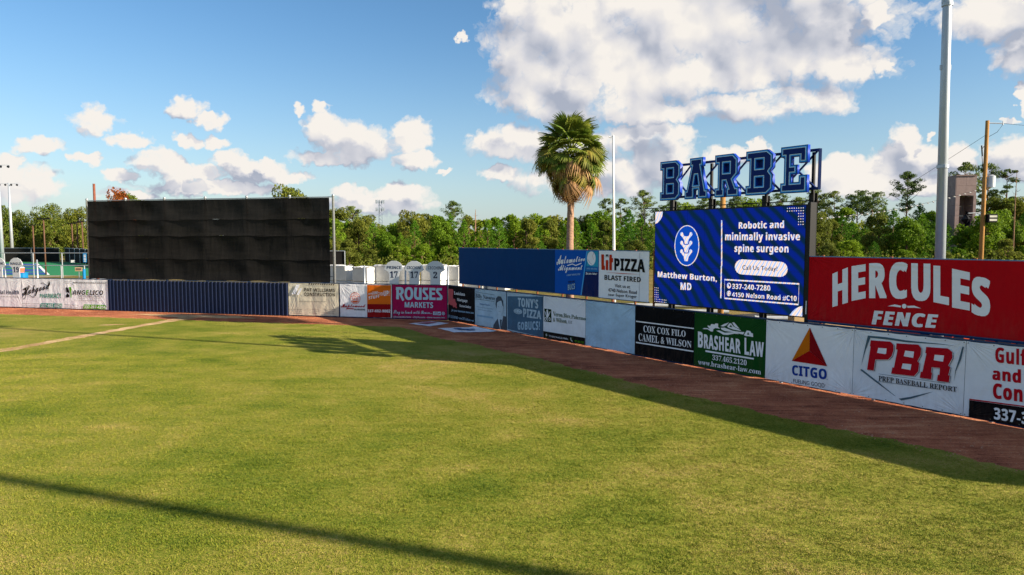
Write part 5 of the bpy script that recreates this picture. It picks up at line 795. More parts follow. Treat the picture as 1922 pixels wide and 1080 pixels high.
 120791: (140,[[119,41,112,27,102,14,90,5,75,-1,57,-3,43,-1,33,2,25,6,20,12,17,19,16,26,16,31,19,35,23,38,28,40,32,30,39,21,47,15,58,13,83,31,93,86,87,79,79,74,69,70,58,69,38,72,23,82,12,98,9,121,10,137,16,152,24,164,35,173,49,179,66,181,83,179,98,172,111,161,120,145,126,124,128,97,127,77,125,58],[69,87,51,96,45,122,46,140,51,154,58,162,68,164,78,161,86,150,91,131,93,104,89,97,84,91,77,88]]),
 120787: (140,[[62,109,89,105,109,95,122,78,127,55,125,40,121,28,114,18,105,10,95,4,84,1,73,-2,61,-3,44,-1,31,2,22,7,15,13,11,20,10,28,11,35,16,41,22,44,30,45,31,38,33,31,36,25,41,20,48,16,58,15,65,16,73,19,79,24,84,31,87,41,88,55,86,71,79,83,69,90,54,92,46,92,39,91,27,88,15,92,23,179,118,179,119,133,105,133,103,142,101,146,99,149,96,150,91,151,39,151,35,105,40,106,47,107,55,108]]),
 120788: (140,[[74,14,83,16,89,24,93,37,95,55,93,73,89,85,81,92,72,94,65,93,57,90,51,86,47,82,49,51,55,30,63,18],[11,83,12,103,16,121,21,138,29,152,39,164,51,173,66,179,83,181,97,180,108,177,117,173,122,167,126,161,127,154,125,146,120,140,111,135,97,134,96,142,95,149,93,156,91,161,86,165,80,166,67,162,57,149,50,128,47,100,52,104,60,107,69,109,81,110,101,106,117,96,128,80,131,58,127,34,116,14,98,2,73,-3,56,0,41,7,28,18,19,35,13,56]]),
 119831: (175,[[109,163,109,170,171,170,171,163,159,162,150,157,141,150,133,139,105,99,154,21,158,15,162,10,167,7,173,7,173,0,89,0,89,7,91,7,104,9,108,15,107,21,102,30,78,68,51,30,48,23,46,17,51,9,65,7,65,0,4,0,4,7,20,11,34,25,72,78,29,144,23,152,18,158,12,162,5,163,5,170,91,170,91,163,85,163,74,161,71,155,72,150,75,145,99,108,120,139,125,148,126,154,122,161]]),
 119813: (151,[[23,158,16,161,5,163,5,170,147,170,147,119,141,119,137,133,132,144,125,151,115,157,102,160,86,161,79,160,74,160,71,159,69,157,68,153,68,148,68,92,71,92,85,94,95,101,102,112,106,129,113,129,113,44,106,44,102,63,96,75,85,81,70,83,68,83,68,30,68,22,70,16,73,12,78,9,85,7,96,7,96,0,6,0,6,7,17,9,23,13,27,20,28,31,28,140,27,151]]),
 119825: (176,[[68,30,69,19,72,12,79,8,90,7,90,0,6,0,6,7,17,8,23,12,27,19,28,30,28,141,27,151,23,158,17,162,6,163,6,170,81,170,114,167,137,159,151,145,155,125,146,99,117,83,161,19,165,13,168,10,172,7,179,7,179,0,126,0,75,79,68,79],[84,161,75,160,71,157,68,152,68,144,68,87,76,87,93,89,104,96,111,108,113,125,106,152]]),
 119827: (158,[[103,11,110,8,122,7,122,0,34,0,34,7,46,8,53,12,57,19,58,30,58,161,56,161,38,158,24,150,15,137,11,118,4,118,4,170,153,170,153,118,147,118,133,150,100,161,98,161,98,30,99,18]]),
 120315: (164,[[72,106,63,98,58,83,57,64,57,0,20,0,20,137,48,137,53,119,55,119,63,128,73,134,85,138,97,139,117,136,132,127,142,112,146,89,146,0,108,0,108,80,107,93,103,102,96,107,86,109]]),
 120305: (158,[[102,85,98,98,89,106,75,109,64,106,56,98,51,85,49,68,51,50,56,37,64,30,76,27,89,30,98,36,102,48,104,64,104,68],[88,133,97,127,103,119,104,119,103,131,102,138,102,146,102,190,139,190,139,0,110,0,103,18,102,18,95,10,87,3,76,-1,63,-3,42,2,26,15,15,37,11,68,15,99,26,121,43,135,64,139,77,138]]),
 120016: (186,[[31,28,29,25,25,22,22,20,6,10,7,7,10,4,14,2,20,1,44,9,75,35,66,49,62,64,64,74,70,82,79,87,89,89,102,87,114,79,130,96,146,112,161,125,176,138,200,155,217,161,220,160,222,158,213,142,198,114,183,83,167,50,152,15,166,21,182,35,194,47,211,62,222,68,228,67,223,63,217,59,210,53,191,33,184,27,178,21,171,16,164,12,156,9,148,7,146,3,107,-2,113,11,96,18,81,29,64,14,50,3,35,-3,19,-6,7,-4,-3,2,-9,10,-11,21,-9,30,-4,38,4,44,14,46,21,45,27,42,31,38,32,32],[99,76,94,75,89,73,85,69,82,64,80,59,79,53,80,48,81,43,108,72,103,75],[115,18,101,24,87,36,113,65,117,54,119,41,118,30],[120,73,128,56,130,41,162,91,200,146,167,120]]),
 120054: (200,[[152,-1,148,-2,141,0,135,4,131,11,130,20,130,25,132,29,134,34,137,39,142,45,148,53,155,62,157,67,156,69,146,65,134,53,126,43,116,31,106,17,94,0,57,-2,69,17,80,32,87,43,92,50,98,66,96,67,75,50,37,0,-1,-2,29,41,36,52,39,57,37,59,35,58,32,55,26,50,19,42,14,47,26,59,36,68,46,74,55,77,63,73,65,61,65,55,64,49,87,70,105,77,110,76,114,73,117,67,118,60,118,55,117,49,140,70,159,77,166,76,172,72,176,66,177,57,176,47,171,38,165,29,159,21,155,15,153,10,154,8,155,8,158,9,163,13,171,19,181,28,186,23,179,16,173,11,168,7,156,0]]),
 120063: (118,[[99,21,92,19,82,18,71,9,62,3,52,0,42,-2,30,0,22,4,16,10,15,19,19,33,33,55,25,53,20,47,16,52,42,74,51,77,58,73,61,62,60,57,59,52,38,12,39,8,44,7,59,11,75,22,73,24,70,28,68,33,67,40,68,48,71,57,76,65,81,71,87,76,94,77,99,76,104,73,106,68,107,62,102,43,88,25,93,26,98,28,102,31,107,36,112,31,105,25],[88,60,84,57,81,53,78,49,76,44,76,39,76,35,77,31,81,26,87,33,92,41,96,49,97,56,96,59,92,61]]),
 120381: (155,[[94,148,75,148,67,108,85,108,97,109,106,113,112,120,114,131,109,143],[141,58,138,40,131,25,120,14,106,6,89,2,70,0,7,0,44,179,96,179,119,176,137,169,149,157,153,139,150,122,143,109,130,99,114,93,114,92,125,87,133,80,139,70],[101,47,103,58,101,66,97,73,90,76,81,78,60,78,50,31,72,31,85,33,94,38]]),
 120383: (169,[[7,0,62,0,91,3,116,14,136,30,150,52,159,79,162,111,157,140,143,161,122,174,93,179,44,179],[122,89,123,109,121,126,114,138,103,145,89,148,75,148,50,31,63,31,82,34,97,42,109,55,117,71]]),
 120404: (141,[[164,179,89,68,74,0,37,0,52,68,23,179,61,179,77,106,122,179]]),
 120398: (133,[[14,4,5,9,5,42,16,36,27,32,38,30,49,29,60,30,70,34,76,40,78,48,76,57,72,65,65,71,49,83,42,89,35,97,30,105,27,115,26,127,28,142,33,155,42,166,55,174,70,179,87,181,100,180,113,178,124,174,136,169,122,141,104,147,87,150,78,148,71,144,66,138,64,130,65,121,70,114,77,108,86,102,99,91,108,80,114,68,116,53,113,36,106,22,96,11,82,4,66,-1,49,-3,36,-2,24,1]]),
 120397: (152,[[99,106,106,115,108,128,102,143,84,148,75,148,65,99,74,99,88,101],[7,0,44,179,88,179,112,176,130,167,142,152,146,130,143,110,135,95,122,83,107,76,139,0,98,0,73,69,58,69,44,0]]),
 120401: (148,[[65,37,66,37,72,54,75,62,79,71,132,179,170,179,79,0,38,0,23,179,59,179,65,71,65,63,65,54,65,44]]),
 120279: (185,[[23,0,23,179,79,179,105,176,127,169,145,156,159,139,168,117,171,91,164,51,145,23,114,6,73,0],[131,90,128,116,118,134,102,144,81,148,60,148,60,31,77,31,118,46]]),
 120385: (133,[[65,102,123,102,116,71,59,71,44,0,7,0,44,179,144,179,137,148,75,148]]),
 120303: (158,[[57,190,57,146,57,138,55,119,57,119,63,127,72,133,82,138,96,139,116,135,133,121,143,99,147,69,143,38,133,16,116,2,95,-3,81,-1,71,3,63,9,57,15,54,15,48,0,20,0,20,190],[71,107,63,100,59,89,57,73,57,69,58,51,63,38,71,30,84,28,94,30,102,38,107,51,109,69,107,87,102,99,94,107,84,109]]),
 120323: (142,[[72,31,73,45,77,59,103,137,142,137,90,0,52,0,0,137,39,137,65,59,67,52,69,44,70,37,71,31]]),
 120317: (158,[[84,28,95,30,103,38,107,51,109,69,103,99,84,109,71,107,63,100,59,89,57,73,57,69,58,51,63,38,71,30],[143,99,147,69,143,38,132,16,115,2,95,-3,81,-1,71,3,63,9,57,15,55,15,56,5,57,-5,57,-60,20,-60,20,137,50,137,55,119,57,119,63,126,72,133,82,138,96,139,116,135,133,121]]),
 120308: (158,[[76,27,88,29,97,35,102,46,104,63,104,68,102,87,97,99,88,106,76,109,56,98,49,68,56,37],[42,134,64,139,86,134,103,119,104,119,107,137,139,137,139,0,134,-26,122,-45,100,-56,71,-60,57,-60,44,-58,31,-56,20,-52,20,-22,45,-30,73,-33,94,-25,102,-2,103,18,102,18,94,9,85,2,74,-1,63,-3,41,2,25,16,15,38,11,68,15,98,25,120]]),
 120813: (143,[[54,127,33,110,15,133,72,179,103,179,103,0,66,0,66,103,67,139]]),
 120817: (143,[[58,84,51,83,43,82,31,80,16,88,23,179,119,179,119,147,56,147,52,112,61,113,67,114,75,114,90,112,104,108,115,100,124,90,130,76,132,60,127,34,114,14,91,2,60,-3,47,-2,34,0,22,3,12,7,12,40,22,35,35,32,47,29,59,28,74,30,85,35,91,44,94,57,85,77]]),
 120790: (140,[[49,21,58,14,70,12,81,14,90,21,96,31,98,43,95,54,89,63,78,72,61,80,53,74,47,66,43,57,41,45,43,31],[29,82,44,90,31,100,21,110,15,122,13,136,15,147,19,158,26,167,37,175,52,179,71,181,94,178,111,169,121,155,125,137,122,124,115,114,105,105,91,97,110,86,123,74,130,62,132,47,128,26,115,11,95,1,68,-3,49,-1,34,4,22,12,14,21,9,33,8,46,10,60,18,72],[89,118,92,127,93,138,92,145,90,152,87,157,83,162,77,165,70,167,61,165,54,159,50,149,49,139,50,127,56,118,64,112,76,105,83,111]]),
}
# ------------------------------------------------------------------ the walls' ground lines (metres, camera above the origin)
CORNER = Vector((-4.47, 47.338, 0))
DL = Vector((.9717, -.2363, 0)); DR = Vector((.5856, -.8106, 0))
NL = Vector((.2363, .9717, 0)); NR = Vector((.8106, .5856, 0))          # pointing away from the field
AL = math.atan2(DL.y, DL.x); AR = math.atan2(DR.y, DR.x)
PLANE = {'L': (DL, AL, 0), 'R': (DR, AR, 0), 'U': (DR, AR, .5), 'V': (DR, AR, .48)}
def wall_pt(side, s, off=0, z=0):
    d, n = (DL, NL) if side == 'L' else (DR, NR)
    return CORNER + d * s + n * off + Vector((0, 0, z))

COLOURS = {'white': 'f2f4f8', 'white2': 'e9edf3', 'cream': 'dcd5bd', 'magenta': 'a81250', 'nearblack': '0b0d12', 'fadedblue': 'b2cada', 'fadedb2': 'a2c2d8',
  'paleblue': 'b4d4ec', 'forest': '124a1a', 'boardblue': '063a6e', 'autoblue': '0a55b4', 'hercred': 'b80616', 'navyt': '14264a', 'tan': '8a7a6a', 'black': '17130f',
  'teal': '0b8f75', 'grey': '6d6a66', 'lime': '5fae12', 'dark': '2c2420', 'orange': 'ee6a3c', 'red': 'b40d24', 'orange2': 'e8721c', 'darkred': '960a14', 'lblue': 'b7d6e6',
  'salmon': 'c45a5e', 'lblue2': '9fc3e0', 'dgrey': '48535f', 'mblue': '5a7ca6', 'mgrey': '7b93a5', 'mgrey2': '86a9c3', 'pgrey': 'b7cbd9', 'slate': '4a6c88', 'dgreen': '0c2c0c',
  'green2': '55684a', 'orange3': 'd0700c', 'dred2': '8c0814', 'red2': 'a8060e', 'royal': '0a3f9a', 'dgrey2': '3a3548', 'steel': '4d6673', 'red3': 'b80d20', 'skyb': '45a5e8',
  'navy2': '08225a', 'cyanb': '2f9fc4', 'midblue': '1c6fb4', 'litred': 'c23412'}
def emis(key, col, st, moire=False):
    k = 'led_' + key
    if k in MATS: return MATS[k]
    m, nt, b = base_mat(k, (.006, .006, .008), .7, 0, .03); L = nt.links
    uv = nn(nt, 'ShaderNodeUVMap', uv_map='fit')
    c = (*lin(col), 1)
    if moire == 1:                        # colour banding of the diode rows
        mp = nn(nt, 'ShaderNodeMapping'); mp.inputs['Scale'].default_value = (7.6, 4.3, 1); L.new(uv.outputs[0], mp.inputs[0])
        w = nn(nt, 'ShaderNodeTexWave', Scale=.9, Distortion=7., Detail=1.); w.wave_type = 'BANDS'; w.bands_direction = 'DIAGONAL'; w.inputs['Detail Scale'].default_value = .35; L.new(mp.outputs[0], w.inputs['Vector'])
        rr = nn(nt, 'ShaderNodeValToRGB'); L.new(w.outputs['Fac'], rr.inputs[0]); e = rr.color_ramp.elements
        e[0].color = (*lin('042848'), 1); e[0].position = .1; e[1].color = (*lin('03248f'), 1); e[1].position = .75
        L.new(rr.outputs[0], b.inputs['Emission Color'])
    elif moire == 2:
        mp = nn(nt, 'ShaderNodeMapping'); mp.inputs['Scale'].default_value = (7.6, 4.3, 1); mp.inputs['Rotation'].default_value = (0, 0, .5); L.new(uv.outputs[0], mp.inputs[0])
        w = nn(nt, 'ShaderNodeTexWave', Scale=1.9, Distortion=4., Detail=2.); L.new(mp.outputs[0], w.inputs['Vector'])
        rr = nn(nt, 'ShaderNodeValToRGB'); L.new(w.outputs['Fac'], rr.inputs[0]); e = rr.color_ramp.elements
        e[0].color = (*lin('a9c4f6'), 1); e[1].color = (*lin('ffd9c4'), 1); q = e.new(.5); q.color = (*lin('fff6f4'), 1)
        L.new(rr.outputs[0], b.inputs['Emission Color'])
    else: b.inputs['Emission Color'].default_value = c
    b.inputs['Emission Strength'].default_value = st
    MATS[k] = m; return m
def colour(key):
    if key == 'ledblue': return emis('blue', '0a2c8c', .34, 1)
    if key == 'ledblue2': return emis('blue_disc', '0a50c8', .34)
    if key == 'ledwhite': return emis('white', 'ffffff', .44, 2)
    if key == 'ledink': return emis('ink', '1a1a3a', .2)
    if key in ('boardblue',): return mat('board_blue', COLOURS[key], .6, spec=.06, var=.08, scale=1.5, bump=.05)
    return vinyl(COLOURS[key], key, dirt=.3 if key in ('paleblue', 'fadedblue', 'slate') else .09)

SB = (0x1D5D4, 0x1D5EE, 0x1D7EC); SE = (0x1D400, 0x1D41A, 0x1D7CE); SCR = (0x1D4D0, 0x1D4EA, 0); SI = (0x1D63C, 0x1D656, 0x1D7EC)
def restyle(t, st):
    tb = {'sb': SB, 'se': SE, 'sl': SE, 'sc': SCR, 'si': SI}.get(st)
    if not tb: return t
    o = ''
    for c in t:
        if 'A' <= c <= 'Z': o += chr(tb[0] + ord(c) - 65)
        elif 'a' <= c <= 'z': o += chr(tb[1] + ord(c) - 97)
        elif '0' <= c <= '9' and tb[2]: o += chr(tb[2] + ord(c) - 48)
        else: o += c
    return o
GL = {}
def fill_loops(loops):
    """triangles of outlines with holes: a loop inside an odd number of others is a hole of the smallest one round it"""
    area = lambda L: abs(sum(L[i - 1].x * L[i].y - L[i].x * L[i - 1].y for i in range(len(L)))) / 2
    def inside(p, L):
        c = False
        for i in range(len(L)):
            a, b = L[i - 1], L[i]
            if (a.y > p.y) != (b.y > p.y) and p.x < (b.x - a.x) * (p.y - a.y) / (b.y - a.y) + a.x: c = not c
        return c
    loops = sorted(loops, key=area, reverse=True); outer = []
    for k, L in enumerate(loops):
        box = [j for j in range(k) if inside(L[0], loops[j])]
        if len(box) % 2 == 0: outer.append([k])
        else: next(o for o in outer if o[0] == box[-1]).append(k)
    V = []; F = []
    for o in outer:
        ls = [loops[k] for k in o]; n = len(V); V += [(v.x, v.y) for L in ls for v in L]; F += [tuple(i + n for i in t) for t in tessellate_polygon(ls)]
    return V, F
def load_glyph(ch):
    """letters of the display faces come from the outlines above, in 250ths of the letter size, the rest from the built in face"""
    if ord(ch) in GLYPH:
        ad, loops = GLYPH[ord(ch)]; loops = [[Vector((q[i] / 250, q[i + 1] / 250, 0)) for i in range(0, len(q), 2)] for q in loops]
        GL[ch] = (*fill_loops(loops), ad / 250); return
    def outline(body):
        c = bpy.data.curves.new('text', 'FONT'); c.resolution_u = 3; c.fill_mode = 'FRONT'; c.body = body
        me = bpy.data.meshes.new_from_object(bpy.data.objects.new('text', c)); V = [(v.co.x, v.co.y) for v in me.vertices]; F = [tuple(p.vertices) for p in me.polygons]
        bpy.data.meshes.remove(me); return V, F
    V, F = outline(ch); both, _ = outline(ch + '|'); bar, _ = outline('|')
    GL[ch] = (V, F, max(v[0] for v in both) - max(v[0] for v in bar))
def glyphs(t, st, w):
    """a line of text in a unit box; w > 0 thickens the strokes by laying shifted copies over each other"""
    V = []; F = []; x = 0
    for ch in restyle(t, st):
        if ch == ' ': x += .30; continue
        if ch not in GL: load_glyph(ch)
        P, fs, ad = GL[ch]; n = len(V); V += [(p[0] + x, p[1]) for p in P]; F += [tuple(i + n for i in f) for f in fs]; x += ad + max(0, w) * .8
    V = np.array(V); lo, hi = V.min(0), V.max(0); em = hi - lo; V = (V - lo) / em
    if w <= 0: return V, F, [0] * len(V)
    n = len(V); W_ = []; G_ = []; D_ = []
    sh = w * .8 / em[0]; sv = w * .32 / em[1]
    for k, (a, b) in enumerate(((-.5, -.5), (.5, -.5), (.5, .5), (-.5, .5), (0, 0))):
        W_.append(V * np.array([1 - sh, 1 - sv]) + np.array([sh / 2 + a * sh, sv / 2 + b * sv])); G_ += [tuple(i + n * k for i in f) for f in F]; D_ += [k * .00015] * n
    return np.concatenate(W_), G_, D_
def flat_mesh(name, verts, faces, y, key, parent, W, z0, z1, dep=None):
    """faces in the local X-Z plane of a banner, looking to -Y, with metres as UV"""
    me = bpy.data.meshes.new(name)
    me.from_pydata([(float(u), y - (dep[i] if dep else 0), float(z)) for i, (u, z) in enumerate(verts)], [], faces)
    me.materials.append(colour(key))
    uvl = me.uv_layers.new(name='fit')
    for p in me.polygons:
        for li in p.loop_indices:
            u, z = verts[me.loops[li].vertex_index]; uvl.data[li].uv = (u / W, (z - z0) / (z1 - z0))
    bm = bmesh.new(); bm.from_mesh(me)
    for f in bm.faces:
        if f.normal.y > 0: f.normal_flip()
    bm.to_mesh(me); bm.free()
    o = bpy.data.objects.new(name, me); link(o, parent); o['seed'] = parent['seed']
    return o
def poly_tris(pts):
    return [tuple(t) for t in tessellate_polygon([[Vector((p[0], p[1], 0)) for p in pts]])]
def decorate(root, items, W, z0, z1, y0=-.007):
    y = y0
    for it in items:
        y -= .0012
        if it[0] == 'T':
            _, t, st, key, q, w = it
            V, F, dp = glyphs(t, st, w)
            TL, TR, BL, BR = [np.array(p) for p in q]
            P = [BL * (1 - a) * (1 - b) + BR * a * (1 - b) + TL * (1 - a) * b + TR * a * b for a, b in V]
            flat_mesh('lettering', [tuple(p) for p in P], F, y, key, root, W, z0, z1, dp)
        elif it[0] == 'P':
            pts = [(min(max(p[0], 0), W), min(max(p[1], z0), z1)) for p in it[3]]
            flat_mesh(it[1], pts, poly_tris(pts), y, it[2], root, W, z0, z1)
        elif it[0] == 'L':
            pts = [Vector(p) for p in it[4]]; w = it[3] / 2; V = []; F = []
            for i, p in enumerate(pts):
                a = pts[max(i - 1, 0)]; b = pts[min(i + 1, len(pts) - 1)]
                if len(pts) > 2 and (pts[0] - pts[-1]).length < 1e-4 and i in (0, len(pts) - 1): a, b = pts[-2], pts[1]
                d = (b - a).normalized(); n = Vector((-d.y, d.x)) * w
                V += [tuple(p + n), tuple(p - n)]
                if i: F.append((2 * i - 2, 2 * i - 1, 2 * i + 1, 2 * i))
            flat_mesh(it[1], V, F, y, it[2], root, W, z0, z1)
        elif it[0] == 'O':
            _, nm, key, w, cx, cz, rx, rz = it; n = 40 if rx > .05 else 8
            if w is None:
                V = [(cx + rx * math.cos(6.2832 * k / n), cz + rz * math.sin(6.2832 * k / n)) for k in range(n)]; F = [tuple(range(n))]
            else:
                V = []
                for k in range(n):
                    a = 6.2832 * k / n; V += [(cx + rx * math.cos(a), cz + rz * math.sin(a)), (cx + (rx - w) * math.cos(a), cz + (rz - w) * math.sin(a))]
                F = [(2 * k, 2 * k + 1, (2 * k + 3) % (2 * n), (2 * k + 2) % (2 * n)) for k in range(n)]
            flat_mesh(nm, V, F, y, key, root, W, z0, z1)
SEED = [0]
def banner(name, side, s0, s1, z0, z1, key, items, label, cat='banner', group=None, off=0.0, loose=.02):
    W = s1 - s0; root = empty(name, wall_pt(side, s0, off), AL if side == 'L' else AR)
    SEED[0] += 1; root['seed'] = float(SEED[0]); tag(root, label, cat, group)
    rnd = random.Random(SEED[0] * 11)
    nx, nz = 36, 10
    ph = [rnd.uniform(0, 6.28) for _ in range(6)]
    V = []; uvs = []
    for j in range(nz + 1):
        for i in range(nx + 1):
            u = W * i / nx; v = j / nz; z = z0 + (z1 - z0) * v
            # the hem is pulled to the grommets and sags between them
            sag = loose * abs(math.sin(math.pi * i / 6)) if j in (0, nz) else 0
            z += (sag * .7 if j == 0 else -sag * .7 if j == nz else 0)
            y = .004 * math.sin(u * 2.1 + ph[0] + 1.3 * v) * math.sin(v * 3.14)
            if j == 0: y -= loose * .5 * abs(math.sin(math.pi * i / 6 + ph[1]))
            V.append((u, y, z)); uvs.append((i / nx, v))
    F = [(j * (nx + 1) + i, j * (nx + 1) + i + 1, (j + 1) * (nx + 1) + i + 1, (j + 1) * (nx + 1) + i) for j in range(nz) for i in range(nx)]
    me = bpy.data.meshes.new('cloth'); me.from_pydata(V, [], F); me.materials.append(colour(key))
    uvl = me.uv_layers.new(name='fit')
    for l in me.loops: uvl.data[l.index].uv = uvs[l.vertex_index]
    me.polygons.foreach_set('use_smooth', [True] * len(F)); me.update()
    o = link(bpy.data.objects.new('cloth', me), root); o['seed'] = root['seed']
    g = MB()
    for i in range(7):
        for z in (z0 + .05, z1 - .05):
            c = (min(max(W * i / 6, .05), W - .05), -.02, z)
            g.add([(c[0] + .018 * math.cos(a * 1.0472), c[1], c[2] + .018 * math.sin(a * 1.0472)) for a in range(6)], [tuple(range(6))])
    g.build('grommets', mat('brass_grommet', '6b665c', .4, .6), root)['kind'] = 'stuff'
    decorate(root, items, W, z0, z1, -.012)
    return root
DD = {d[0]: d for d in DATA}
LABELS = {
 'memorial': 'white banner reading Memorial Health, leftmost on the outfield fence',
 'hobgood': 'white banner reading Hobgood Pharmacy in black script and teal on the left fence',
 'angelico': 'white banner reading Angelico with a lime green phone strip',
 'patwilliams': 'weathered cream banner reading Pat Williams Construction right of the ribbed fence',
 'maplewood': 'half white, half orange and dark red banner reading Maplewood Burgers',
 'rouses': 'magenta banner reading Rouses Markets in the corner of the fence',
 'mortgage': 'black banner reading Louisiana Mortgage Associates with a pink state map',
 'navarre': 'faded pale blue banner reading Billy Navarre with a printed portrait of a man',
 'tonys': "faded blue grey banner reading Tony's Pizza Go Bucs",
 'veron': 'white banner reading Veron, Bice, Palermo and Wilson with a black strip at the bottom',
 'blank': 'plain pale blue banner without lettering left of the black Cox Cox Filo banner',
 'coxcox': 'black banner reading Cox Cox Filo Camel and Wilson between two white rules',
 'brashear': 'dark green banner reading Brashear Law with a white drawing above the name',
 'citgo': 'white banner with an orange and red triangle above the blue word Citgo',
 'pbr': 'white banner reading PBR Prep Baseball Report inside a grey home plate outline',
 'gulf': 'white banner with red words Gulf and Con above a black strip',
}
for k, lb in LABELS.items():
    _, pl, s0, s1, z0, z1, key, items = DD[k]
    banner('banner', 'L' if pl == 'L' else 'R', s0, s1, z0, z1, key, items, lb, group='sponsor banners along the outfield fence')

# ------------------------------------------------------------------ outfield fence behind the banners
navy = mat('fence_navy', '10284c', .55, .0, .15, var=.2, scale=1.2, bump=.05)
railm = mat('fence_cap', '1d4068', .45, .0, .4, var=.2, scale=3)
galv = mat('galvanised', 'a6adb3', .45, .55, .5, var=.18, scale=6, bump=.1)
rustm = mat('rusty_post', '8a5330', .8, .1, .2, var=.4, scale=6, bump=.2, stretch=(1, 1, .4))
whitep = mat('white_paint', 'd8d8d4', .5, var=.12, scale=4)
def fence_run(side, s0, s1, label, ribbed):
    root = empty('outfield_fence', wall_pt(side, s0, 0), AL if side == 'L' else AR); tag(root, label, 'fence')
    W = s1 - s0
    def place(me_obj, u): me_obj.location = (u, 0, 0)
    # flat backing panels, each 1.22 m
    first = None
    rnd = random.Random(5)
    u = 0
    while u < W - .05:
        w = min(1.22, W - u)
        inr = ribbed and ribbed[0] - s0 - .02 <= u + w / 2 <= ribbed[1] - s0
        if not inr:
            zb = rnd.choice((.02, .035, .05, .075, .01)) if side == 'R' else .01
            MB().box(.003, w - .003, .022, .045, zb, 2.46).build('backing_panel', navy, root).location = (u, 0, 0)
        u += w
    # ribbed steel sheets: three trapezoid ribs to a sheet
    if ribbed:
        n = 16; pw = (ribbed[1] - ribbed[0]) / n; prof = []
        rp = pw / 3
        for k in range(3):
            x = k * rp; prof += [(x, .03), (x + rp * .34, .03), (x + rp * .46, -.045), (x + rp * .72, -.045), (x + rp * .92, .03)]
        prof.append((pw - .002, .03))
        m = MB(); V = [(x, y, .03) for x, y in prof] + [(x, y, 2.44) for x, y in prof]; K = len(prof)
        m.add(V, [(i, i + 1, K + i + 1, K + i) for i in range(K - 1)])
        p0 = None
        for k in range(n):
            if p0 is None: p0 = m.build('ribbed_panel', mat('rib_navy', '0a1c3e', .45, 0, .25, var=.15, scale=2), root); c = p0
            else: c = link(p0.copy(), root)
            c.location = (ribbed[0] - s0 + k * pw, 0, 0)
        MB().box(ribbed[0] - s0, ribbed[1] - s0, .05, .07, .01, 2.44).build('backing_sheet', navy, root)
    c = None
    k = int(W / 3.6) + 1
    for i in range(k):
        if c is None: o = c = MB().box(-.05, .05, .08, .18, 0, 2.40).build('post', galv, root)
        else: o = link(c.copy(), root)
        o.location = (i * 3.6 + .4, 0, 0)
    MB().box(0, W, .0, .085, 2.465, 2.505).build('cap_rail', railm, root)
    MB().box(0, W, .075, .12, 1.1, 1.16).build('mid_rail', galv, root)
    MB().box(0, W, .012, .05, .10, .18).build('bottom_rail', navy, root)
    return root
fence_run('L', -56, -.02, 'left run of the blue outfield fence, ribbed steel below the black screen', (-28.40, -12.42))
fence_run('R', .02, 62, 'right run of the blue outfield fence behind the shaded banners', None)

# ------------------------------------------------------------------ upper boards
def board(name, key, label, post_s, cat='sign board', endpost=None):
    _, pl, s0, s1, z0, z1, colk, items = DD[key]
    root = empty(name, wall_pt('R', s0, .5), AR); SEED[0] += 1; root['seed'] = float(SEED[0]); tag(root, label, cat, 'boards standing above the fence'); W = s1 - s0
    n = max(1, round(W / 1.22)); pw = W / n
    bm = colour(colk)
    V = []; uvs = []
    if key == 'blueboard' or key == 'hercules':
        if key == 'hercules':
            MB().box(0, W, .02, .06, z0 - .09, z1 + .0).build('backing_board', mat('board_blue', COLOURS['boardblue'], .5), root)
        m = None
    for i in range(n):
        if key == 'hercules': break
        MB().box(i * pw + .002, (i + 1) * pw - .002, .0, .035, z0, z1).build('panel', mat('panel_' + colk, COLOURS[colk], .6, spec=.06, var=.07, scale=1.2, bump=.03), root)
    if key == 'hercules':
        nx, nz = 90, 8; V = [(W * i / nx, -.002 + .006 * math.sin(i * .9) * math.sin(j * .4), z0 + (z1 - z0) * j / nz) for j in range(nz + 1) for i in range(nx + 1)]
        F = [(j * (nx + 1) + i, j * (nx + 1) + i + 1, (j + 1) * (nx + 1) + i + 1, (j + 1) * (nx + 1) + i) for j in range(nz) for i in range(nx)]
        o = flat_mesh('cloth', [(v[0], v[2]) for v in V], F, -.004, colk, root, W / (W / 3.6), z0, z1)
    decorate(root, items, W, z0, z1, -.010)
    MB().box(-.02, W + .02, -.01, .07, z1 + .003, z1 + .035).build('cap_rail', mat('board_cap', '5c7fa6', .5, var=.2), root)
    MB().box(-.02, W + .02, -.012, .07, z0 - .04, z0 - .003).build('bottom_rail', railm, root)
    c = None
    for s in post_s:
        if c is None: o = c = MB().cyl(0, .14, 0, z1 + .07, .055, n=10).build('post', rustm, root, smooth=False)
        else: o = link(c.copy(), root)
        o.location = (s - s0, 0, 0)
    return root
board('sign_board', 'blueboard', 'plain dark blue board standing above the fence, left of the automotive sign', (0.95, 3.0, 5.1, 7.2, 9.3))
board('sign_board', 'automotive', 'bright blue board reading Automotive Alignment with a baseball picture', (11.6, 13.6))
board('sign_board', 'litpizza', 'white board reading Lit Pizza Blast Fired at 4740 Nelson Road', (15.6, 17.2, 18.42))
board('sign_board', 'hercules', 'long red board reading Hercules Fence in white arched letters', (26.9, 29.4, 32, 34.6, 37.2, 39.8, 42.4))

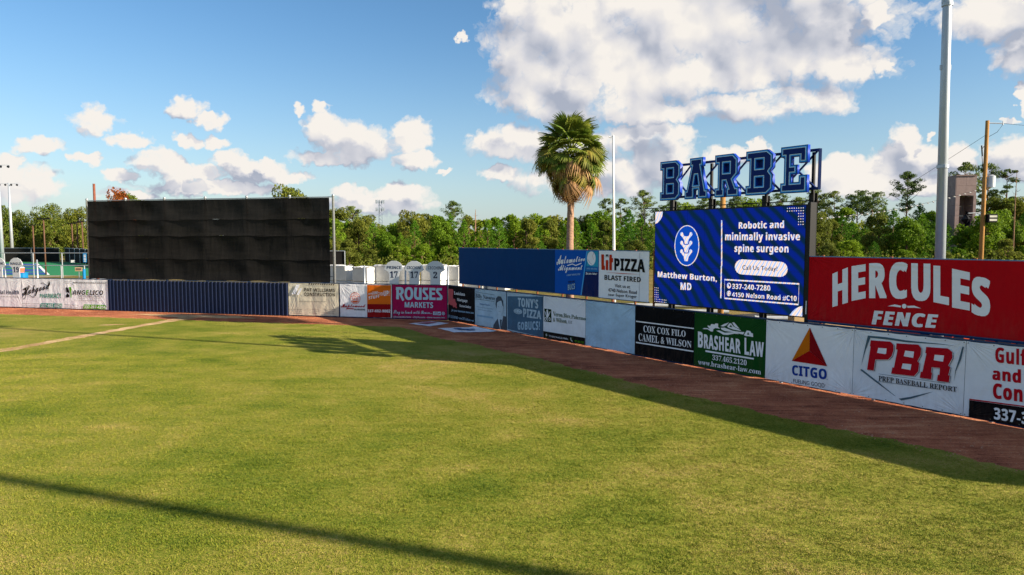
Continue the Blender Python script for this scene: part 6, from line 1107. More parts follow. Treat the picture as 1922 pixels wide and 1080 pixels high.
# ------------------------------------------------------------------ video screen
black = mat('black_steel', '0c0d0f', .5, .3, .4, var=.2, scale=5)
_, pl, s0, s1, z0, z1, colk, items = DD['led']
led = empty('video_screen', wall_pt('R', s0, .48), AR); led['seed'] = 99.; W = s1 - s0
tag(led, 'large lit video screen showing a blue spine surgeon advertisement', 'video screen')
MB().box(-.04, W + .06, .03, .40, z0 - .05, z1 + .05).build('cabinet', black, led, bevel=.01)
NXM, NZM = 8, 5
for i in range(NXM):
    for j in range(NZM):
        a, b = W * i / NXM + .003, W * (i + 1) / NXM - .003; c, d = z0 + (z1 - z0) * j / NZM + .003, z0 + (z1 - z0) * (j + 1) / NZM - .003
        flat_mesh('screen_module', [(a, c), (b, c), (b, d), (a, d)], [(0, 1, 2, 3)], .022 - .004, colk, led, W, z0, z1)
dots = [it for it in items if it[1] == 'dot']; rest = [it for it in items if it[1] != 'dot']
decorate(led, rest, W, z0, z1, .012)
V = []; F = []
for it in dots:
    n = 6; k0 = len(V); V += [(it[4] + (.023) * math.cos(k * 1.0472), it[5] + (.023) * math.sin(k * 1.0472)) for k in range(n)]; F.append(tuple(range(k0, k0 + n)))
flat_mesh('dot_pattern', V, F, -.03, 'ledwhite', led, W, z0, z1)['kind'] = 'stuff'
def ibeam(name, u, y, z0_, z1_, root, w=.2, d=.26):
    m = MB(); m.box(-w / 2, w / 2, 0, .02, z0_, z1_).box(-w / 2, w / 2, d - .02, d, z0_, z1_).box(-.012, .012, .02, d - .02, z0_, z1_)
    o = m.build(name, black, root); o.location = (u, y, 0); return o
for u in (.62, 2.85, 5.55, 7.62): ibeam('post', u, .42, 0, 7.45, led)
MB().box(-1.1, W + .05, .42, .46, z1 + .18, z1 + .22).build('top_rail', black, led)
MB().box(-1.1, -1.06, .42, .46, z1 - .6, z1 + .18).build('rail_drop', black, led)
m = MB().box(W + .062, W + .20, .0, .42, z0 - .4, z1 + .12); m.build('side_post', black, led, bevel=.008)
flat_mesh('maker_plate', [(W + .115, z0 + .1), (W + .15, z0 + .1), (W + .15, z0 + .62), (W + .115, z0 + .62)], [(0, 1, 2, 3)], -.004, 'white', led, W, z0, z1)

# ------------------------------------------------------------------ five block letters on a truss
nvy = mat('letter_navy', '07266a', .5, 0, .1, var=.06, scale=2); brb = mat('letter_bright_blue', '2290e2', .4, 0, .15, var=.05)
pale = mat('letter_pale_line', 'b6dcf4', .4, var=.04); side_b = mat('letter_side_blue', '083aa6', .4, 0, .4, var=.08); trus = mat('truss_navy', '0c2a66', .45, .1, .4, var=.1)
LET = {
 'B': ([(0, 0), (7.9, 0), (10, 1.7), (10, 6.0), (9.0, 7.2), (10, 8.4), (10, 12.3), (7.9, 14), (0, 14), (0, 10.9), (1.3, 10.9), (1.3, 3.1), (0, 3.1)],
       [[(4.0, 3.0), (6.2, 3.0), (6.2, 5.3), (4.0, 5.3)], [(4.0, 8.6), (6.2, 8.6), (6.2, 10.9), (4.0, 10.9)]]),
 'A': ([(0, 0), (4.3, 0), (4.3, 3.1), (5.9, 3.1), (5.9, 0), (10.2, 0), (10.2, 3.1), (9.3, 3.1), (7.4, 11.0), (8.0, 11.0), (8.0, 14), (2.2, 14), (2.2, 11.0), (2.8, 11.0), (.9, 3.1), (0, 3.1)],
       [[(4.3, 4.9), (5.9, 4.9), (5.35, 7.9), (4.85, 7.9)]]),
 'R': ([(0, 0), (4.4, 0), (4.4, 3.1), (4.0, 3.1), (4.0, 5.0), (4.6, 5.0), (5.4, 3.1), (5.1, 3.1), (5.1, 0), (10.4, 0), (10.4, 3.1), (9.2, 3.1), (8.0, 5.6), (9.8, 7.3), (9.8, 12.2), (7.8, 14), (0, 14), (0, 10.9), (1.3, 10.9), (1.3, 3.1), (0, 3.1)],
       [[(4.0, 8.2), (6.1, 8.2), (6.1, 10.9), (4.0, 10.9)]]),
 'E': ([(0, 0), (10, 0), (10, 5.2), (6.9, 5.2), (6.9, 3.2), (4.2, 3.2), (4.2, 5.6), (6.2, 5.6), (6.2, 8.4), (4.2, 8.4), (4.2, 10.8), (6.9, 10.8), (6.9, 8.8), (10, 8.8), (10, 14), (0, 14), (0, 10.9), (1.3, 10.9), (1.3, 3.1), (0, 3.1)], []),
}
def letter_layer(ch, w, h, offset, y0, y1, name, m, parent):
    c = bpy.data.curves.new(name, 'CURVE'); c.dimensions = '2D'; c.fill_mode = 'BOTH'
    outer, holes = LET[ch]; xs = [p[0] for p in outer]; sx = w / (max(xs)); sz = h / 14
    for ring in [outer] + [list(reversed(q)) for q in holes]:
        sp = c.splines.new('POLY'); sp.points.add(len(ring) - 1); sp.use_cyclic_u = True
        for i, p in enumerate(ring): sp.points[i].co = (p[0] * sx, p[1] * sz, 0, 1)
    c.offset = offset; c.extrude = (y1 - y0) / 2
    o = bpy.data.objects.new(name, c)
    me = bpy.data.meshes.new_from_object(o); bpy.data.objects.remove(o); bpy.data.curves.remove(c)
    me.transform(Matrix.Translation((0, (y0 + y1) / 2, 0)) @ Matrix.Rotation(R(90), 4, 'X')); me.name = name
    me.materials.clear()
    for q in (m if isinstance(m, list) else [m]): me.materials.append(q)
    if isinstance(m, list):
        for p in me.polygons: p.material_index = 0 if abs(p.normal.y) > .7 else 1
    return link(bpy.data.objects.new(name, me), parent)
sign = empty('letter_sign', wall_pt('R', 18.74, .62), AR)
tag(sign, 'navy block letters BARBE on a blue truss above the video screen', 'letter sign')
S0 = 18.74
tm = lambda a, b, y=.2, r=.045: MB().tube([(a[0] - S0, y, a[1]), (b[0] - S0, y, b[1])], r, 4)
MBs = [((18.74, 9.06), (26.55, 9.06)), ((18.74, 7.60), (26.55, 7.60)), ((18.74, 7.58), (18.74, 9.08)), ((26.55, 7.55), (26.55, 9.10))]
for a, b in MBs: tm(a, b, r=.07).build('chord', trus, sign)
nodes = [18.9, 20.35, 21.85, 23.35, 24.9, 26.4]
for i in range(5):
    for (za, zb) in ((9.04, 7.62), (7.62, 9.04)): tm((nodes[i], za), (nodes[i + 1], zb), .2 if za > zb else .29, .045).build('diagonal', trus, sign)
for s in (19.27, 21.45, 24.21, 26.24): MB().box(s - S0 - .05, s - S0 + .05, .26, .36, 7.15, 9.0).build('upright', black, sign)
for ch, a, b in (('B', 18.93, 20.13), ('A', 20.39, 21.67), ('R', 22.03, 23.26), ('B', 23.58, 24.83), ('E', 25.17, 26.30)):
    L_ = empty('block_letter', (0, 0, 0)); L_.parent = sign; L_.location = (a - S0, -.23, 7.45)
    w, h = b - a, 1.80
    letter_layer(ch, w, h, 0, 0, .17, 'letter_body', [nvy, side_b], L_)
    letter_layer(ch, w, h, -.028, -.006, 0, 'blue_outline', brb, L_)
    letter_layer(ch, w, h, -.07, -.012, -.006, 'pale_line', pale, L_)
    letter_layer(ch, w, h, -.10, -.018, -.012, 'letter_face', nvy, L_)
    for hole in LET[ch][1]:
        sx, sz = w / max(p[0] for p in LET[ch][0]), h / 14
        MB().add([(p[0] * sx, .15, p[1] * sz) for p in hole], [tuple(range(len(hole)))]).build('back_plate', nvy, L_)

# ------------------------------------------------------------------ black batter's eye screen
def screen_mat():
    m, nt, b = base_mat('black_screen_mesh', (.012, .011, .010), .95, 0, .08); L = nt.links
    tc = nn(nt, 'ShaderNodeTexCoord'); mp = nn(nt, 'ShaderNodeMapping'); mp.inputs['Scale'].default_value = (.35, 1, 2.2); L.new(tc.outputs['Object'], mp.inputs[0])
    n = nn(nt, 'ShaderNodeTexNoise', Scale=1.3, Detail=9., Roughness=.7); L.new(mp.outputs[0], n.inputs['Vector'])
    r = nn(nt, 'ShaderNodeValToRGB'); L.new(n.outputs['Fac'], r.inputs[0]); e = r.color_ramp.elements
    e[0].position = .3; e[0].color = (.009, .0088, .0086, 1); e[1].position = .8; e[1].color = (.022, .0205, .0195, 1); L.new(r.outputs[0], b.inputs['Base Color'])
    mp2 = nn(nt, 'ShaderNodeMapping'); mp2.inputs['Scale'].default_value = (1.2, 1, .25); mp2.inputs['Rotation'].default_value = (0, .3, 0); L.new(tc.outputs['Object'], mp2.inputs[0])
    n2 = nn(nt, 'ShaderNodeTexNoise', Scale=1.6, Detail=5., Distortion=.5); L.new(mp2.outputs[0], n2.inputs['Vector'])
    bp = nn(nt, 'ShaderNodeBump', Strength=.35, Distance=.1); L.new(n2.outputs['Fac'], bp.inputs['Height']); L.new(bp.outputs[0], b.inputs['Normal'])
    tr = nn(nt, 'ShaderNodeBsdfTransparent'); ms = nn(nt, 'ShaderNodeMixShader'); ms.inputs[0].default_value = .004
    L.new(b.outputs[0], ms.inputs[1]); L.new(tr.outputs[0], ms.inputs[2]); L.new(ms.outputs[0], nt.nodes['Material Output'].inputs[0])
    return m
scrm = screen_mat()
eye = empty('batters_eye_screen', wall_pt('L', -31.2, 1.0), AL)
tag(eye, 'tall black windscreen on pale steel posts behind the ribbed fence', 'windscreen')
post = None
for s in (-31.2, -27.45, -23.8, -20.1, -16.45, -12.8, -9.22):
    if post is None: o = post = MB().tube([(0, .1, 0), (0, .1, 8.85), (0, .1, 8.9), (0, .1, 8.98)], [.11, .09, .12, .05], 12).build('post', galv, eye, smooth=True)
    else: o = link(post.copy(), eye)
    o.location = (s + 31.2, 0, 0)
for z in (8.78, 5.8, 2.9): MB().tube([(0, .1, z), (21.98, .1, z)], .035, 6).build('rail', galv, eye)
zs = [2.50, 4.15, 5.95, 7.2, 8.72]; rnd = random.Random(3)
for j in range(4):
    nx, nz = 120, 6; V = []
    for b in range(nz + 1):
        for a in range(nx + 1):
            u = .18 + 21.55 * a / nx; v = b / nz
            z = zs[j] + (zs[j + 1] - zs[j]) * v
            z += (.05 * math.sin(u * 1.7 + j) * math.sin(u * .9) * (1 if b == 0 else 0)) - (.04 if b == 0 else 0)
            bay = abs(math.sin(math.pi * (u / 3.66)))
            y = -.05 + .11 * bay * math.sin(3.14 * v) + .012 * math.sin(u * 2.3 + j * 2 + v * 3) - .012 * (3 - j) + (-.03 if b == 0 else 0)
            V.append((u, y, z))
    MB().add(V, [(b * (nx + 1) + a, b * (nx + 1) + a + 1, (b + 1) * (nx + 1) + a + 1, (b + 1) * (nx + 1) + a) for b in range(nz) for a in range(nx)]).build('screen_strip', scrm, eye, smooth=True)
# ------------------------------------------------------------------ ground
def sheet(name, pts, z, m, kind='structure', sub=0):
    me = bpy.data.meshes.new(name); me.from_pydata([(p[0], p[1], z) for p in pts], [], poly_tris(pts)); me.materials.append(m)
    bm = bmesh.new(); bm.from_mesh(me)
    for f in bm.faces:
        if f.normal.z < 0: f.normal_flip()
    bm.to_mesh(me); bm.free()
    o = link(bpy.data.objects.new(name, me)); tag(o, kind=kind); return o
def ground_mat(name, cols, scales, fine=90, bump=.5, rough=.95, streak=None, wt=(.42, .36, .42, .34)):
    """cols: three colours from dark to light; broad patches, clumps and fine grain"""
    m, nt, b = base_mat(name, cols[1], rough, 0, .12); L = nt.links
    tc = nn(nt, 'ShaderNodeNewGeometry'); co = tc.outputs['Position']
    def noise(s, d, st=(1, 1, 1), rot=0, dist=0., rg=.6):
        mp = nn(nt, 'ShaderNodeMapping'); mp.inputs['Scale'].default_value = st; mp.inputs['Rotation'].default_value = (0, 0, rot); L.new(co, mp.inputs[0])
        n = nn(nt, 'ShaderNodeTexNoise', Scale=float(s), Detail=float(d), Roughness=rg, Distortion=float(dist)); L.new(mp.outputs[0], n.inputs['Vector']); return n.outputs['Fac']
    def mr(v, a, b_, c, d):
        r = nn(nt, 'ShaderNodeMapRange'); L.new(v, r.inputs[0])
        for i, x in enumerate((a, b_, c, d)): r.inputs[i + 1].default_value = x
        return r.outputs[0]
    def add(a, b_, w=1.):
        q = nn(nt, 'ShaderNodeMath', operation='MULTIPLY_ADD'); L.new(b_, q.inputs[0]); q.inputs[1].default_value = w
        if isinstance(a, float): q.inputs[2].default_value = a
        else: L.new(a, q.inputs[2])
        return q.outputs[0]
    big = mr(noise(scales[0], 4, (1, 1.6, 1), .4, .6), .32, .68, -.5, .5)
    mid = mr(noise(scales[1], 6, (1, 1, 1), 0, .3), .3, .7, -.5, .5)
    fin = mr(noise(fine, 3, (1, 1, 1), 0, 0, .7), .3, .7, -.5, .5)
    fi2 = mr(noise(fine * .33, 4, (1, 1, 1), 0, 0, .7), .3, .7, -.5, .5)
    v = add(.5, big, wt[0]); v = add(v, mid, wt[1]); v = add(v, fin, wt[2]); v = add(v, fi2, wt[3])
    if streak:
        v = add(v, mr(noise(streak[0], 5, streak[1], streak[2], .2), .3, .7, -.5, .5), streak[3])
    r = nn(nt, 'ShaderNodeValToRGB'); L.new(v, r.inputs[0]); e = r.color_ramp.elements
    e[0].position = .12; e[0].color = (*lin(cols[0]), 1); e[1].position = .88; e[1].color = (*lin(cols[-1]), 1)
    for i, c in enumerate(cols[1:-1]): q = e.new(.12 + .76 * (i + 1) / (len(cols) - 1)); q.color = (*lin(c), 1)
    L.new(r.outputs[0], b.inputs['Base Color'])
    bp = nn(nt, 'ShaderNodeBump', Strength=bump, Distance=.03); h = add(fin, fi2, 1.2); L.new(h, bp.inputs['Height']); L.new(bp.outputs[0], b.inputs['Normal'])
    return m
turf = ground_mat('turf', ('384e0f', '5b6b1a', '7a7e2a', '90883e', 'ae9462'), (.075, .55), 34, .6, streak=(.22, (1, 5, 1), .2, .16), wt=(.34, .24, .42, .36))
rough_grass = ground_mat('rough_grass', ('3a4016', '5d5a28', '7f6c3c', '8f7a50'), (.05, .4), 14, .4)
dirt = ground_mat('warning_track_dirt', ('70402c', '9c5c42', 'b6704e', 'c8906a'), (.2, 1.1), 40, .55, streak=(.5, (1, 9, 1), .9, .5))
dirtL = ground_mat('warning_track_dirt_left', ('70402c', '9c5c42', 'b6704e', 'c8906a'), (.2, 1.1), 40, .55, streak=(.5, (1, 9, 1), -.2, .35))
sand = ground_mat('bare_sand', ('8a6c48', 'a98a62', 'c4a67c', 'd6ba92'), (.3, 1.4), 30, .4)
gravel = ground_mat('dark_gravel', ('2a2a2b', '3c3b3a', '4c4946', '605a52'), (.15, .9), 20, .7)
sheet('ground', [(-1500, -400), (1500, -400), (1500, 2500), (-1500, 2500)], -.02, rough_grass)
# playing field: between camera and the warning track
def edge(side, s, off): p = wall_pt(side, s, off); return (p.x, p.y)
rnd = random.Random(9)
inner = []
s = -75
while s < -5.2: inner.append(edge('L', s, -3.95 + rnd.uniform(-.16, .16))); s += .3
inner += [(-7.6 + .25, 44.0), (-6.8, 43.2), (-6.2, 42.4)]
s = 6.0
while s < 62: inner.append(edge('R', s, -4.45 + rnd.uniform(-.14, .14) - .18 * math.sin(s * .31) - .1 * math.sin(s * 1.13))); s += .22
field = [(60, -45), (-120, -45)] + inner
sheet('field_grass', field, -.008, turf)
# short mown blades standing on the field near the camera
tb = MB(); rg = random.Random(2)
for k in range(16):
    a, r_ = rg.uniform(0, 6.28), .07 * math.sqrt(rg.random()); x, y = r_ * math.cos(a), r_ * math.sin(a); b_ = rg.uniform(0, 6.28); h_ = rg.uniform(.012, .027); l_ = rg.uniform(0, .016); w_ = .0045
    tb.add([(x - w_ * math.sin(b_), y + w_ * math.cos(b_), 0), (x + w_ * math.sin(b_), y - w_ * math.cos(b_), 0), (x + l_ * math.cos(a), y + l_ * math.sin(a), h_)], [(0, 1, 2)])
blade = ground_mat('blade', ('3a500f', '5d6d1a', '7c802a', '928a40', 'b09664'), (.075, .55), 34, .0, rough=.6, streak=(.22, (1, 5, 1), .2, .16), wt=(.34, .24, .4, .34))
tuft = tb.build('grass_blades', blade); tag(tuft, 'short mown grass blades on the playing field', 'grass', kind='stuff'); tuft.location = (0, -30, -.004)
patch = bpy.data.meshes.new('grass_patch'); pp = [(-13, 8.0), (-45, 34), (-34, 44), (-9, 43), (0, 33.2), (13.2, 14.9), (13.2, 8.0)]
patch.from_pydata([(x, y, -.004) for x, y in pp], [], poly_tris(pp)); 
gr_ = link(bpy.data.objects.new('mown_grass', patch)); tag(gr_, 'short mown turf of the playing field near the camera', 'grass', kind='stuff')
ng = bpy.data.node_groups.new('scatter_blades', 'GeometryNodeTree'); ng.interface.new_socket('Geometry', in_out='INPUT', socket_type='NodeSocketGeometry'); ng.interface.new_socket('Geometry', in_out='OUTPUT', socket_type='NodeSocketGeometry')
N_, L_ = ng.nodes, ng.links; gi = N_.new('NodeGroupInput'); go = N_.new('NodeGroupOutput')
di = N_.new('GeometryNodeDistributePointsOnFaces'); di.inputs['Density'].default_value = 150; L_.new(gi.outputs[0], di.inputs['Mesh'])
po = N_.new('GeometryNodeInputPosition'); le = N_.new('ShaderNodeVectorMath'); le.operation = 'LENGTH'; L_.new(po.outputs[0], le.inputs[0])
de = N_.new('ShaderNodeMapRange'); L_.new(le.outputs['Value'], de.inputs[0]); de.inputs[1].default_value = 13; de.inputs[2].default_value = 41; de.inputs[3].default_value = 200; de.inputs[4].default_value = 0
L_.new(de.outputs[0], di.inputs['Density'])
ob = N_.new('GeometryNodeObjectInfo'); ob.inputs['Object'].default_value = tuft
ins = N_.new('GeometryNodeInstanceOnPoints'); L_.new(di.outputs['Points'], ins.inputs['Points']); L_.new(ob.outputs['Geometry'], ins.inputs['Instance'])
rv = N_.new('FunctionNodeRandomValue'); rv.data_type = 'FLOAT_VECTOR'; rv.inputs[1].default_value = (.1, .1, 6.28); rv.inputs[0].default_value = (-.1, -.1, 0); L_.new(rv.outputs[0], ins.inputs['Rotation'])
rs_ = N_.new('FunctionNodeRandomValue'); rs_.data_type = 'FLOAT'; rs_.inputs[2].default_value = .7; rs_.inputs[3].default_value = 1.35; L_.new(rs_.outputs[1], ins.inputs['Scale'])
L_.new(ins.outputs[0], go.inputs[0]); md = gr_.modifiers.new('blades', 'NODES'); md.node_group = ng
trackL = [edge('L', -76, .5)] + [edge('L', -76, -4.3)] + [(p[0], p[1] ) for p in [edge('L', -40, -4.3), edge('L', -5.5, -4.3), edge('L', -3, -4.6)]] + [edge('R', 5, -4.9), (CORNER.x + .35, CORNER.y + .5)]
sheet('warning_track', [edge('L', -76, 1.2), edge('L', -76, -4.4), edge('L', -4.9, -4.4), edge('L', -2.5, -4.9), (CORNER.x + .3, CORNER.y + 1.2)], -.012, dirtL)
sheet('warning_track', [edge('R', 0, 1.2), (-6.0, 46.2), edge('L', -4.9, -4.45), (-7.1, 42.2), edge('R', 6, -4.9), edge('R', 64, -4.9), edge('R', 64, 1.2)], -.0115, dirt)
# worn foul line path running up to the fence, ragged edges
P0 = Vector((-34, 16.5)); P1 = Vector((-24.0, 48.6)); n_ = 70; Lf = []; Rt = []
path = [Vector((-31.6, 24.0)), Vector((-28.9, 29.5)), Vector((-26.0, 34.35)), Vector((-25.05, 40.4)), Vector((-23.9, 47.1)), Vector((-23.6, 48.8))]
path = [Vector((-31.4, 18.0)), Vector((-28.7, 26.5)), Vector((-26.0, 34.35)), Vector((-25.05, 40.4)), Vector((-23.9, 47.1)), Vector((-23.4, 49.4))]
for i in range(n_ + 1):
    t = i / n_ * (len(path) - 1); k = min(int(t), len(path) - 2); p = path[k].lerp(path[k + 1], t - k); d = (path[k + 1] - path[k]).normalized(); q = Vector((-d.y, d.x))
    w = .42 + .35 * max(0, (i / n_ - .75) / .25) + rnd.uniform(-.12, .12); Lf.append(tuple(p + q * w)); Rt.append(tuple(p - q * (w + rnd.uniform(-.1, .1))))
sheet('foul_line_path', Lf + list(reversed(Rt)), -.003, sand)
# loose crumbs of clay and small stones on the track
cr_ = MB(); rc = random.Random(77)
for k in range(5200):
    if rc.random() < .7: p_ = wall_pt('R', rc.uniform(1, 40), -4.75 * rc.random() ** .8)
    else: p_ = wall_pt('L', rc.uniform(-45, -5), -4.2 * rc.random() ** .8)
    q_ = rc.uniform(.008, .034); a_ = rc.uniform(0, 6.28); c_, s_ = math.cos(a_) * q_, math.sin(a_) * q_
    cr_.add([(p_.x + c_, p_.y + s_, -.006), (p_.x - s_, p_.y + c_, -.006), (p_.x - c_ * 1.2, p_.y - s_, -.006), (p_.x, p_.y, q_ * .8)], [(0, 1, 3), (1, 2, 3), (2, 0, 3)])
tag(cr_.build('clay_crumbs', ground_mat('clay_crumb', ('7a4a38', '9c6650', 'b48468', 'c8a084'), (.4, 2), 30, .2)), 'loose crumbs of clay and small stones on the warning track', 'gravel', kind='stuff')
def blob(cx, cy, rx, ry, rot, n=26, jag=.25):
    o = []
    for i in range(n):
        a = 6.2832 * i / n; r = 1 + rnd.uniform(-jag, jag); x = rx * r * math.cos(a); y = ry * r * math.sin(a)
        o.append((cx + x * math.cos(rot) - y * math.sin(rot), cy + x * math.sin(rot) + y * math.cos(rot)))
    return o
sheet('worn_sand_patch', blob(-23.6, 50.2, 5.2, .75, AL), -.0045, sand)
sheet('worn_sand_patch', blob(-26.5, 45.1, .8, .28, .3), -.004, sand)
# area beyond the fence
sheet('gravel_lot', [edge('R', 12, 1.6), edge('R', 64, 1.6), edge('R', 70, 60), edge('R', 15, 46), edge('R', 8, 14)], -.014, gravel)
conc = mat('concrete', '9a8a74', .9, var=.2, scale=1.5, bump=.2)
green = mat('court_green', '2c7a4c', .8, var=.12, scale=.6); bluec = mat('court_blue', '2c4c8c', .8, var=.12, scale=.6); linem = mat('court_line', 'e6e8ea', .8, var=.05)
sheet('tennis_court_surround', [(-200, 106.5), (-62, 106.5), (-66, 118), (-110, 172.5), (-300, 172.5)], -.013, green)
sheet('path', [(-76.5, 101.5), (-70.5, 102.5), (-68, 107.5), (-110, 107.5), (-110, 101.5)], -.010, conc)
Pa, Pb = Vector((-74.8, 109.6)), Vector((-112.4, 161.0))
def onl(y): t = (y - Pa.y) / (Pb.y - Pa.y); return Pa.x + (Pb.x - Pa.x) * t
for (ya, yb) in ((110.2, 117.3), (120.8, 130.5), (137.5, 144.0), (151.0, 160.0)):
    sheet('tennis_court', [(-220, ya), (onl(ya), ya), (onl(yb), yb), (-300, yb)], -.009, bluec)
sheet('court_line', [(Pa.x, Pa.y), (Pa.x + .5, Pa.y), (Pb.x + .6, Pb.y), (Pb.x, Pb.y)], -.005, linem)
# asphalt road far left
sheet('road', [(-420, 262), (-60, 262), (-60, 272), (-420, 272)], -.012, ground_mat('asphalt', ('262626', '313131', '3a3a3a'), (.1, .5), 8, .2))

# two printed vinyl sheets lying on the track
def lying(pts, roll, label):
    c = Vector((sum(p[0] for p in pts) / 4, sum(p[1] for p in pts) / 4)); root = empty('vinyl_sheet', (c.x, c.y, 0)); root['seed'] = 3.; tag(root, label, 'vinyl sheet', 'vinyl sheets lying on the warning track')
    q = [Vector((p[0] - c.x, p[1] - c.y)) for p in pts]; V = []; n = 14; uvs = []
    for j in range(n + 1):
        for i in range(n + 1):
            a, b = i / n, j / n; p = (q[0] * (1 - a) + q[1] * a) * (1 - b) + (q[3] * (1 - a) + q[2] * a) * b
            z = .012 + .02 * (math.sin(a * 7 + b * 4) * math.sin(b * 6 + 1)) ** 2 + (.05 * max(0, 1 - (1 - b) * 8) if roll else .0)
            V.append((p.x, p.y, z)); uvs.append((a, b))
    F = [(j * (n + 1) + i, j * (n + 1) + i + 1, (j + 1) * (n + 1) + i + 1, (j + 1) * (n + 1) + i) for j in range(n) for i in range(n)]
    me = bpy.data.meshes.new('cloth'); me.from_pydata(V, [], F); me.materials.append(vinyl('e4e8f0', 'sheet_white'))
    u = me.uv_layers.new(name='fit')
    for l in me.loops: u.data[l.index].uv = uvs[l.vertex_index]
    me.update(); o = link(bpy.data.objects.new('cloth', me), root); o['seed'] = 3.
    return root, q
ra, q = lying([(-6.95, 45.5), (-5.3, 44.1), (-4.25, 45.7), (-5.6, 46.9)], False, 'white vinyl sheet with pink print lying folded below the magenta banner')
m = MB()
def qpt(q, a, b): p = (q[0] * (1 - a) + q[1] * a) * (1 - b) + (q[3] * (1 - a) + q[2] * a) * b; return (p.x, p.y, .055)
m.add([qpt(q, .15, .2), qpt(q, .6, .25), qpt(q, .55, .85), qpt(q, .2, .8)], [(0, 1, 2, 3)]).build('print', mat('faded_pink_print', 'a86a78', .7, var=.5, scale=3), ra)
rb, q = lying([(-4.75, 43.15), (-3.5, 41.15), (-.95, 41.5), (-2.45, 43.7)], True, 'white vinyl sheet with blue print lying on the dirt below the portrait banner')
for a, b, r in ((.3, .4, .2), (.5, .45, .28), (.68, .55, .2), (.45, .7, .12)):
    p = qpt(q, a, b); MB().add([(p[0] + r * 1.5 * math.cos(k * .7854), p[1] + r * math.sin(k * .7854), .056) for k in range(8)], [tuple(range(8))]).build('print', mat('faded_blue_print', '4a6c98', .7, var=.5, scale=3), rb)

# ------------------------------------------------------------------ jersey boards on the left fence
jw = mat('jersey_white', 'd2d7dc', .6, var=.06, scale=2)
SHIRT = [(-.36, 0), (0, -.07), (.36, 0), (.37, .62), (.42, .82), (.72, 1.0), (.63, 1.28), (.46, 1.48), (.18, 1.62), (-.18, 1.62), (-.46, 1.48), (-.63, 1.28), (-.72, 1.0), (-.42, .82), (-.37, .62)]
def jersey(s, name, num, label):
    root = empty('jersey_board', wall_pt('L', s, .06, 2.52), AL); root['seed'] = 5.; tag(root, label, 'jersey sign', 'white jersey boards on top of the fence')
    n = len(SHIRT); m = MB(); m.add([(x, 0, z) for x, z in SHIRT] + [(x, .03, z) for x, z in SHIRT], [t for t in poly_tris(SHIRT)] + [tuple(i + n for i in reversed(t)) for t in poly_tris(SHIRT)] + [(i, (i + 1) % n, n + (i + 1) % n, n + i) for i in range(n)])
    o = m.build('board', jw, root)
    for t, x0, x1, z0, z1, w in ((name, -.54, .54, 1.04, 1.25, 0), (num, -.29 if len(num) > 1 else -.15, .29 if len(num) > 1 else .15, .42, .88, .04)):
        V, F, dp = glyphs(t, 'se' if len(t) < 3 else 'sb', w); flat_mesh('lettering', [(x0 + (x1 - x0) * a, z0 + (z1 - z0) * b) for a, b in V], F, -.004, 'navyt', root, 1, 0, 1, dp)
    MB().box(-.02, .02, .03, .06, -.5, 1.3).build('bracket', galv, root)
for s, a, b, lb in ((-39.30, 'LEBLANC', '5', 'white jersey board reading 5 at the far left edge above the fence'), (-37.52, 'NAGLE', '19', 'white jersey board reading Nagle 19'),
                    (-4.03, 'PRINCE', '17', 'white jersey board reading Prince 17'), (-2.50, 'CECCHINI', '17', 'middle of three white jersey boards, reading Cecchini 17'), (-.93, 'CECCHINI', '2', 'rightmost white jersey board, reading Cecchini 2')):
    jersey(s, a, b, lb)
def pole(name, x, y, z1, r0, r1, m, label, cat, group=None, base=True, n=14, tilt=(0, 0)):
    root = empty(name, (x, y, 0)); tag(root, label, cat, group)
    MB().tube([(0, 0, 0), (tilt[0] * .5, tilt[1] * .5, z1 * .5), (tilt[0], tilt[1], z1)], [r0, (r0 + r1) / 2, r1], n).build('shaft', m, root, smooth=True)
    return root
for s, z, lb in ((-38.75, 3.55, 'short white steel post above the fence left of the Nagle jersey'), (-35.45, 3.95, 'white steel post above the fence over the Hobgood banner'), (-6.35, 3.75, 'pale steel post above the Maplewood banner'), (-3.2, 3.75, 'grey steel post between the Prince 17 and Cecchini 17 jerseys'), (-.02, 3.72, 'grey steel post in the fence corner right of the Cecchini 2 jersey')):
    p = wall_pt('L', s, .16); r = pole('steel_post', p.x, p.y, z, .06, .06, galv, lb, 'post', 'posts rising above the left fence', n=10)
    MB().tube([(0, 0, z), (0, 0, z + .05)], [.068, .03], 10).build('cap', galv, r)

# ------------------------------------------------------------------ light poles, flagpole, utility poles
steel = mat('light_pole_steel', 'aab4bc', .42, .35, .5, var=.14, scale=3, bump=.05, stretch=(1, 1, .3))
wood = mat('pole_wood', 'a47a44', .85, var=.35, scale=5, bump=.5, bscale=30, stretch=(6, 6, .3)); brownp = mat('brown_pole', '5e4536', .7, var=.2, scale=3)
def lamps(root, z, w, n, dirx):
    MB().box(-w / 2, w / 2, -.05, .05, z, z + .1).build('cross_arm', steel, root)
    for i in range(n):
        x = -w / 2 + w * i / (n - 1)
        l = MB().tube([(0, 0, .05), (0, -.05, 0), (0, -.35, -.25)], [.12, .22, .32], 10).build('floodlight', mat('lamp_housing', '4a4c50', .5, .4), root); l.location = (x, 0, z - .15)
def tall_light(x, y, z, r0, r1, label, nl=5, rz=0, w=4, rows=1):
    root = pole('stadium_light', x, y, z, r0, r1, steel, label, 'light pole', 'stadium light poles', n=18); root.rotation_euler = (0, 0, rz)
    for zz in (8.3, 16.0, 14.2):
        if zz < z: MB().cyl(0, 0, zz, zz + .12, r0 + (r1 - r0) * zz / z + .035, n=18).build('collar', steel, root)
    for k in range(rows): lamps(root, z - .3 - 1.3 * k, w, nl, 1)
    return root
LP1 = tall_light(16.22, 25.75, 24, .195, .12, 'thick galvanised stadium light pole standing behind the red Hercules board', 6, AR, 4, 2)
LP1.rotation_euler = (0, R(-.9), 0)
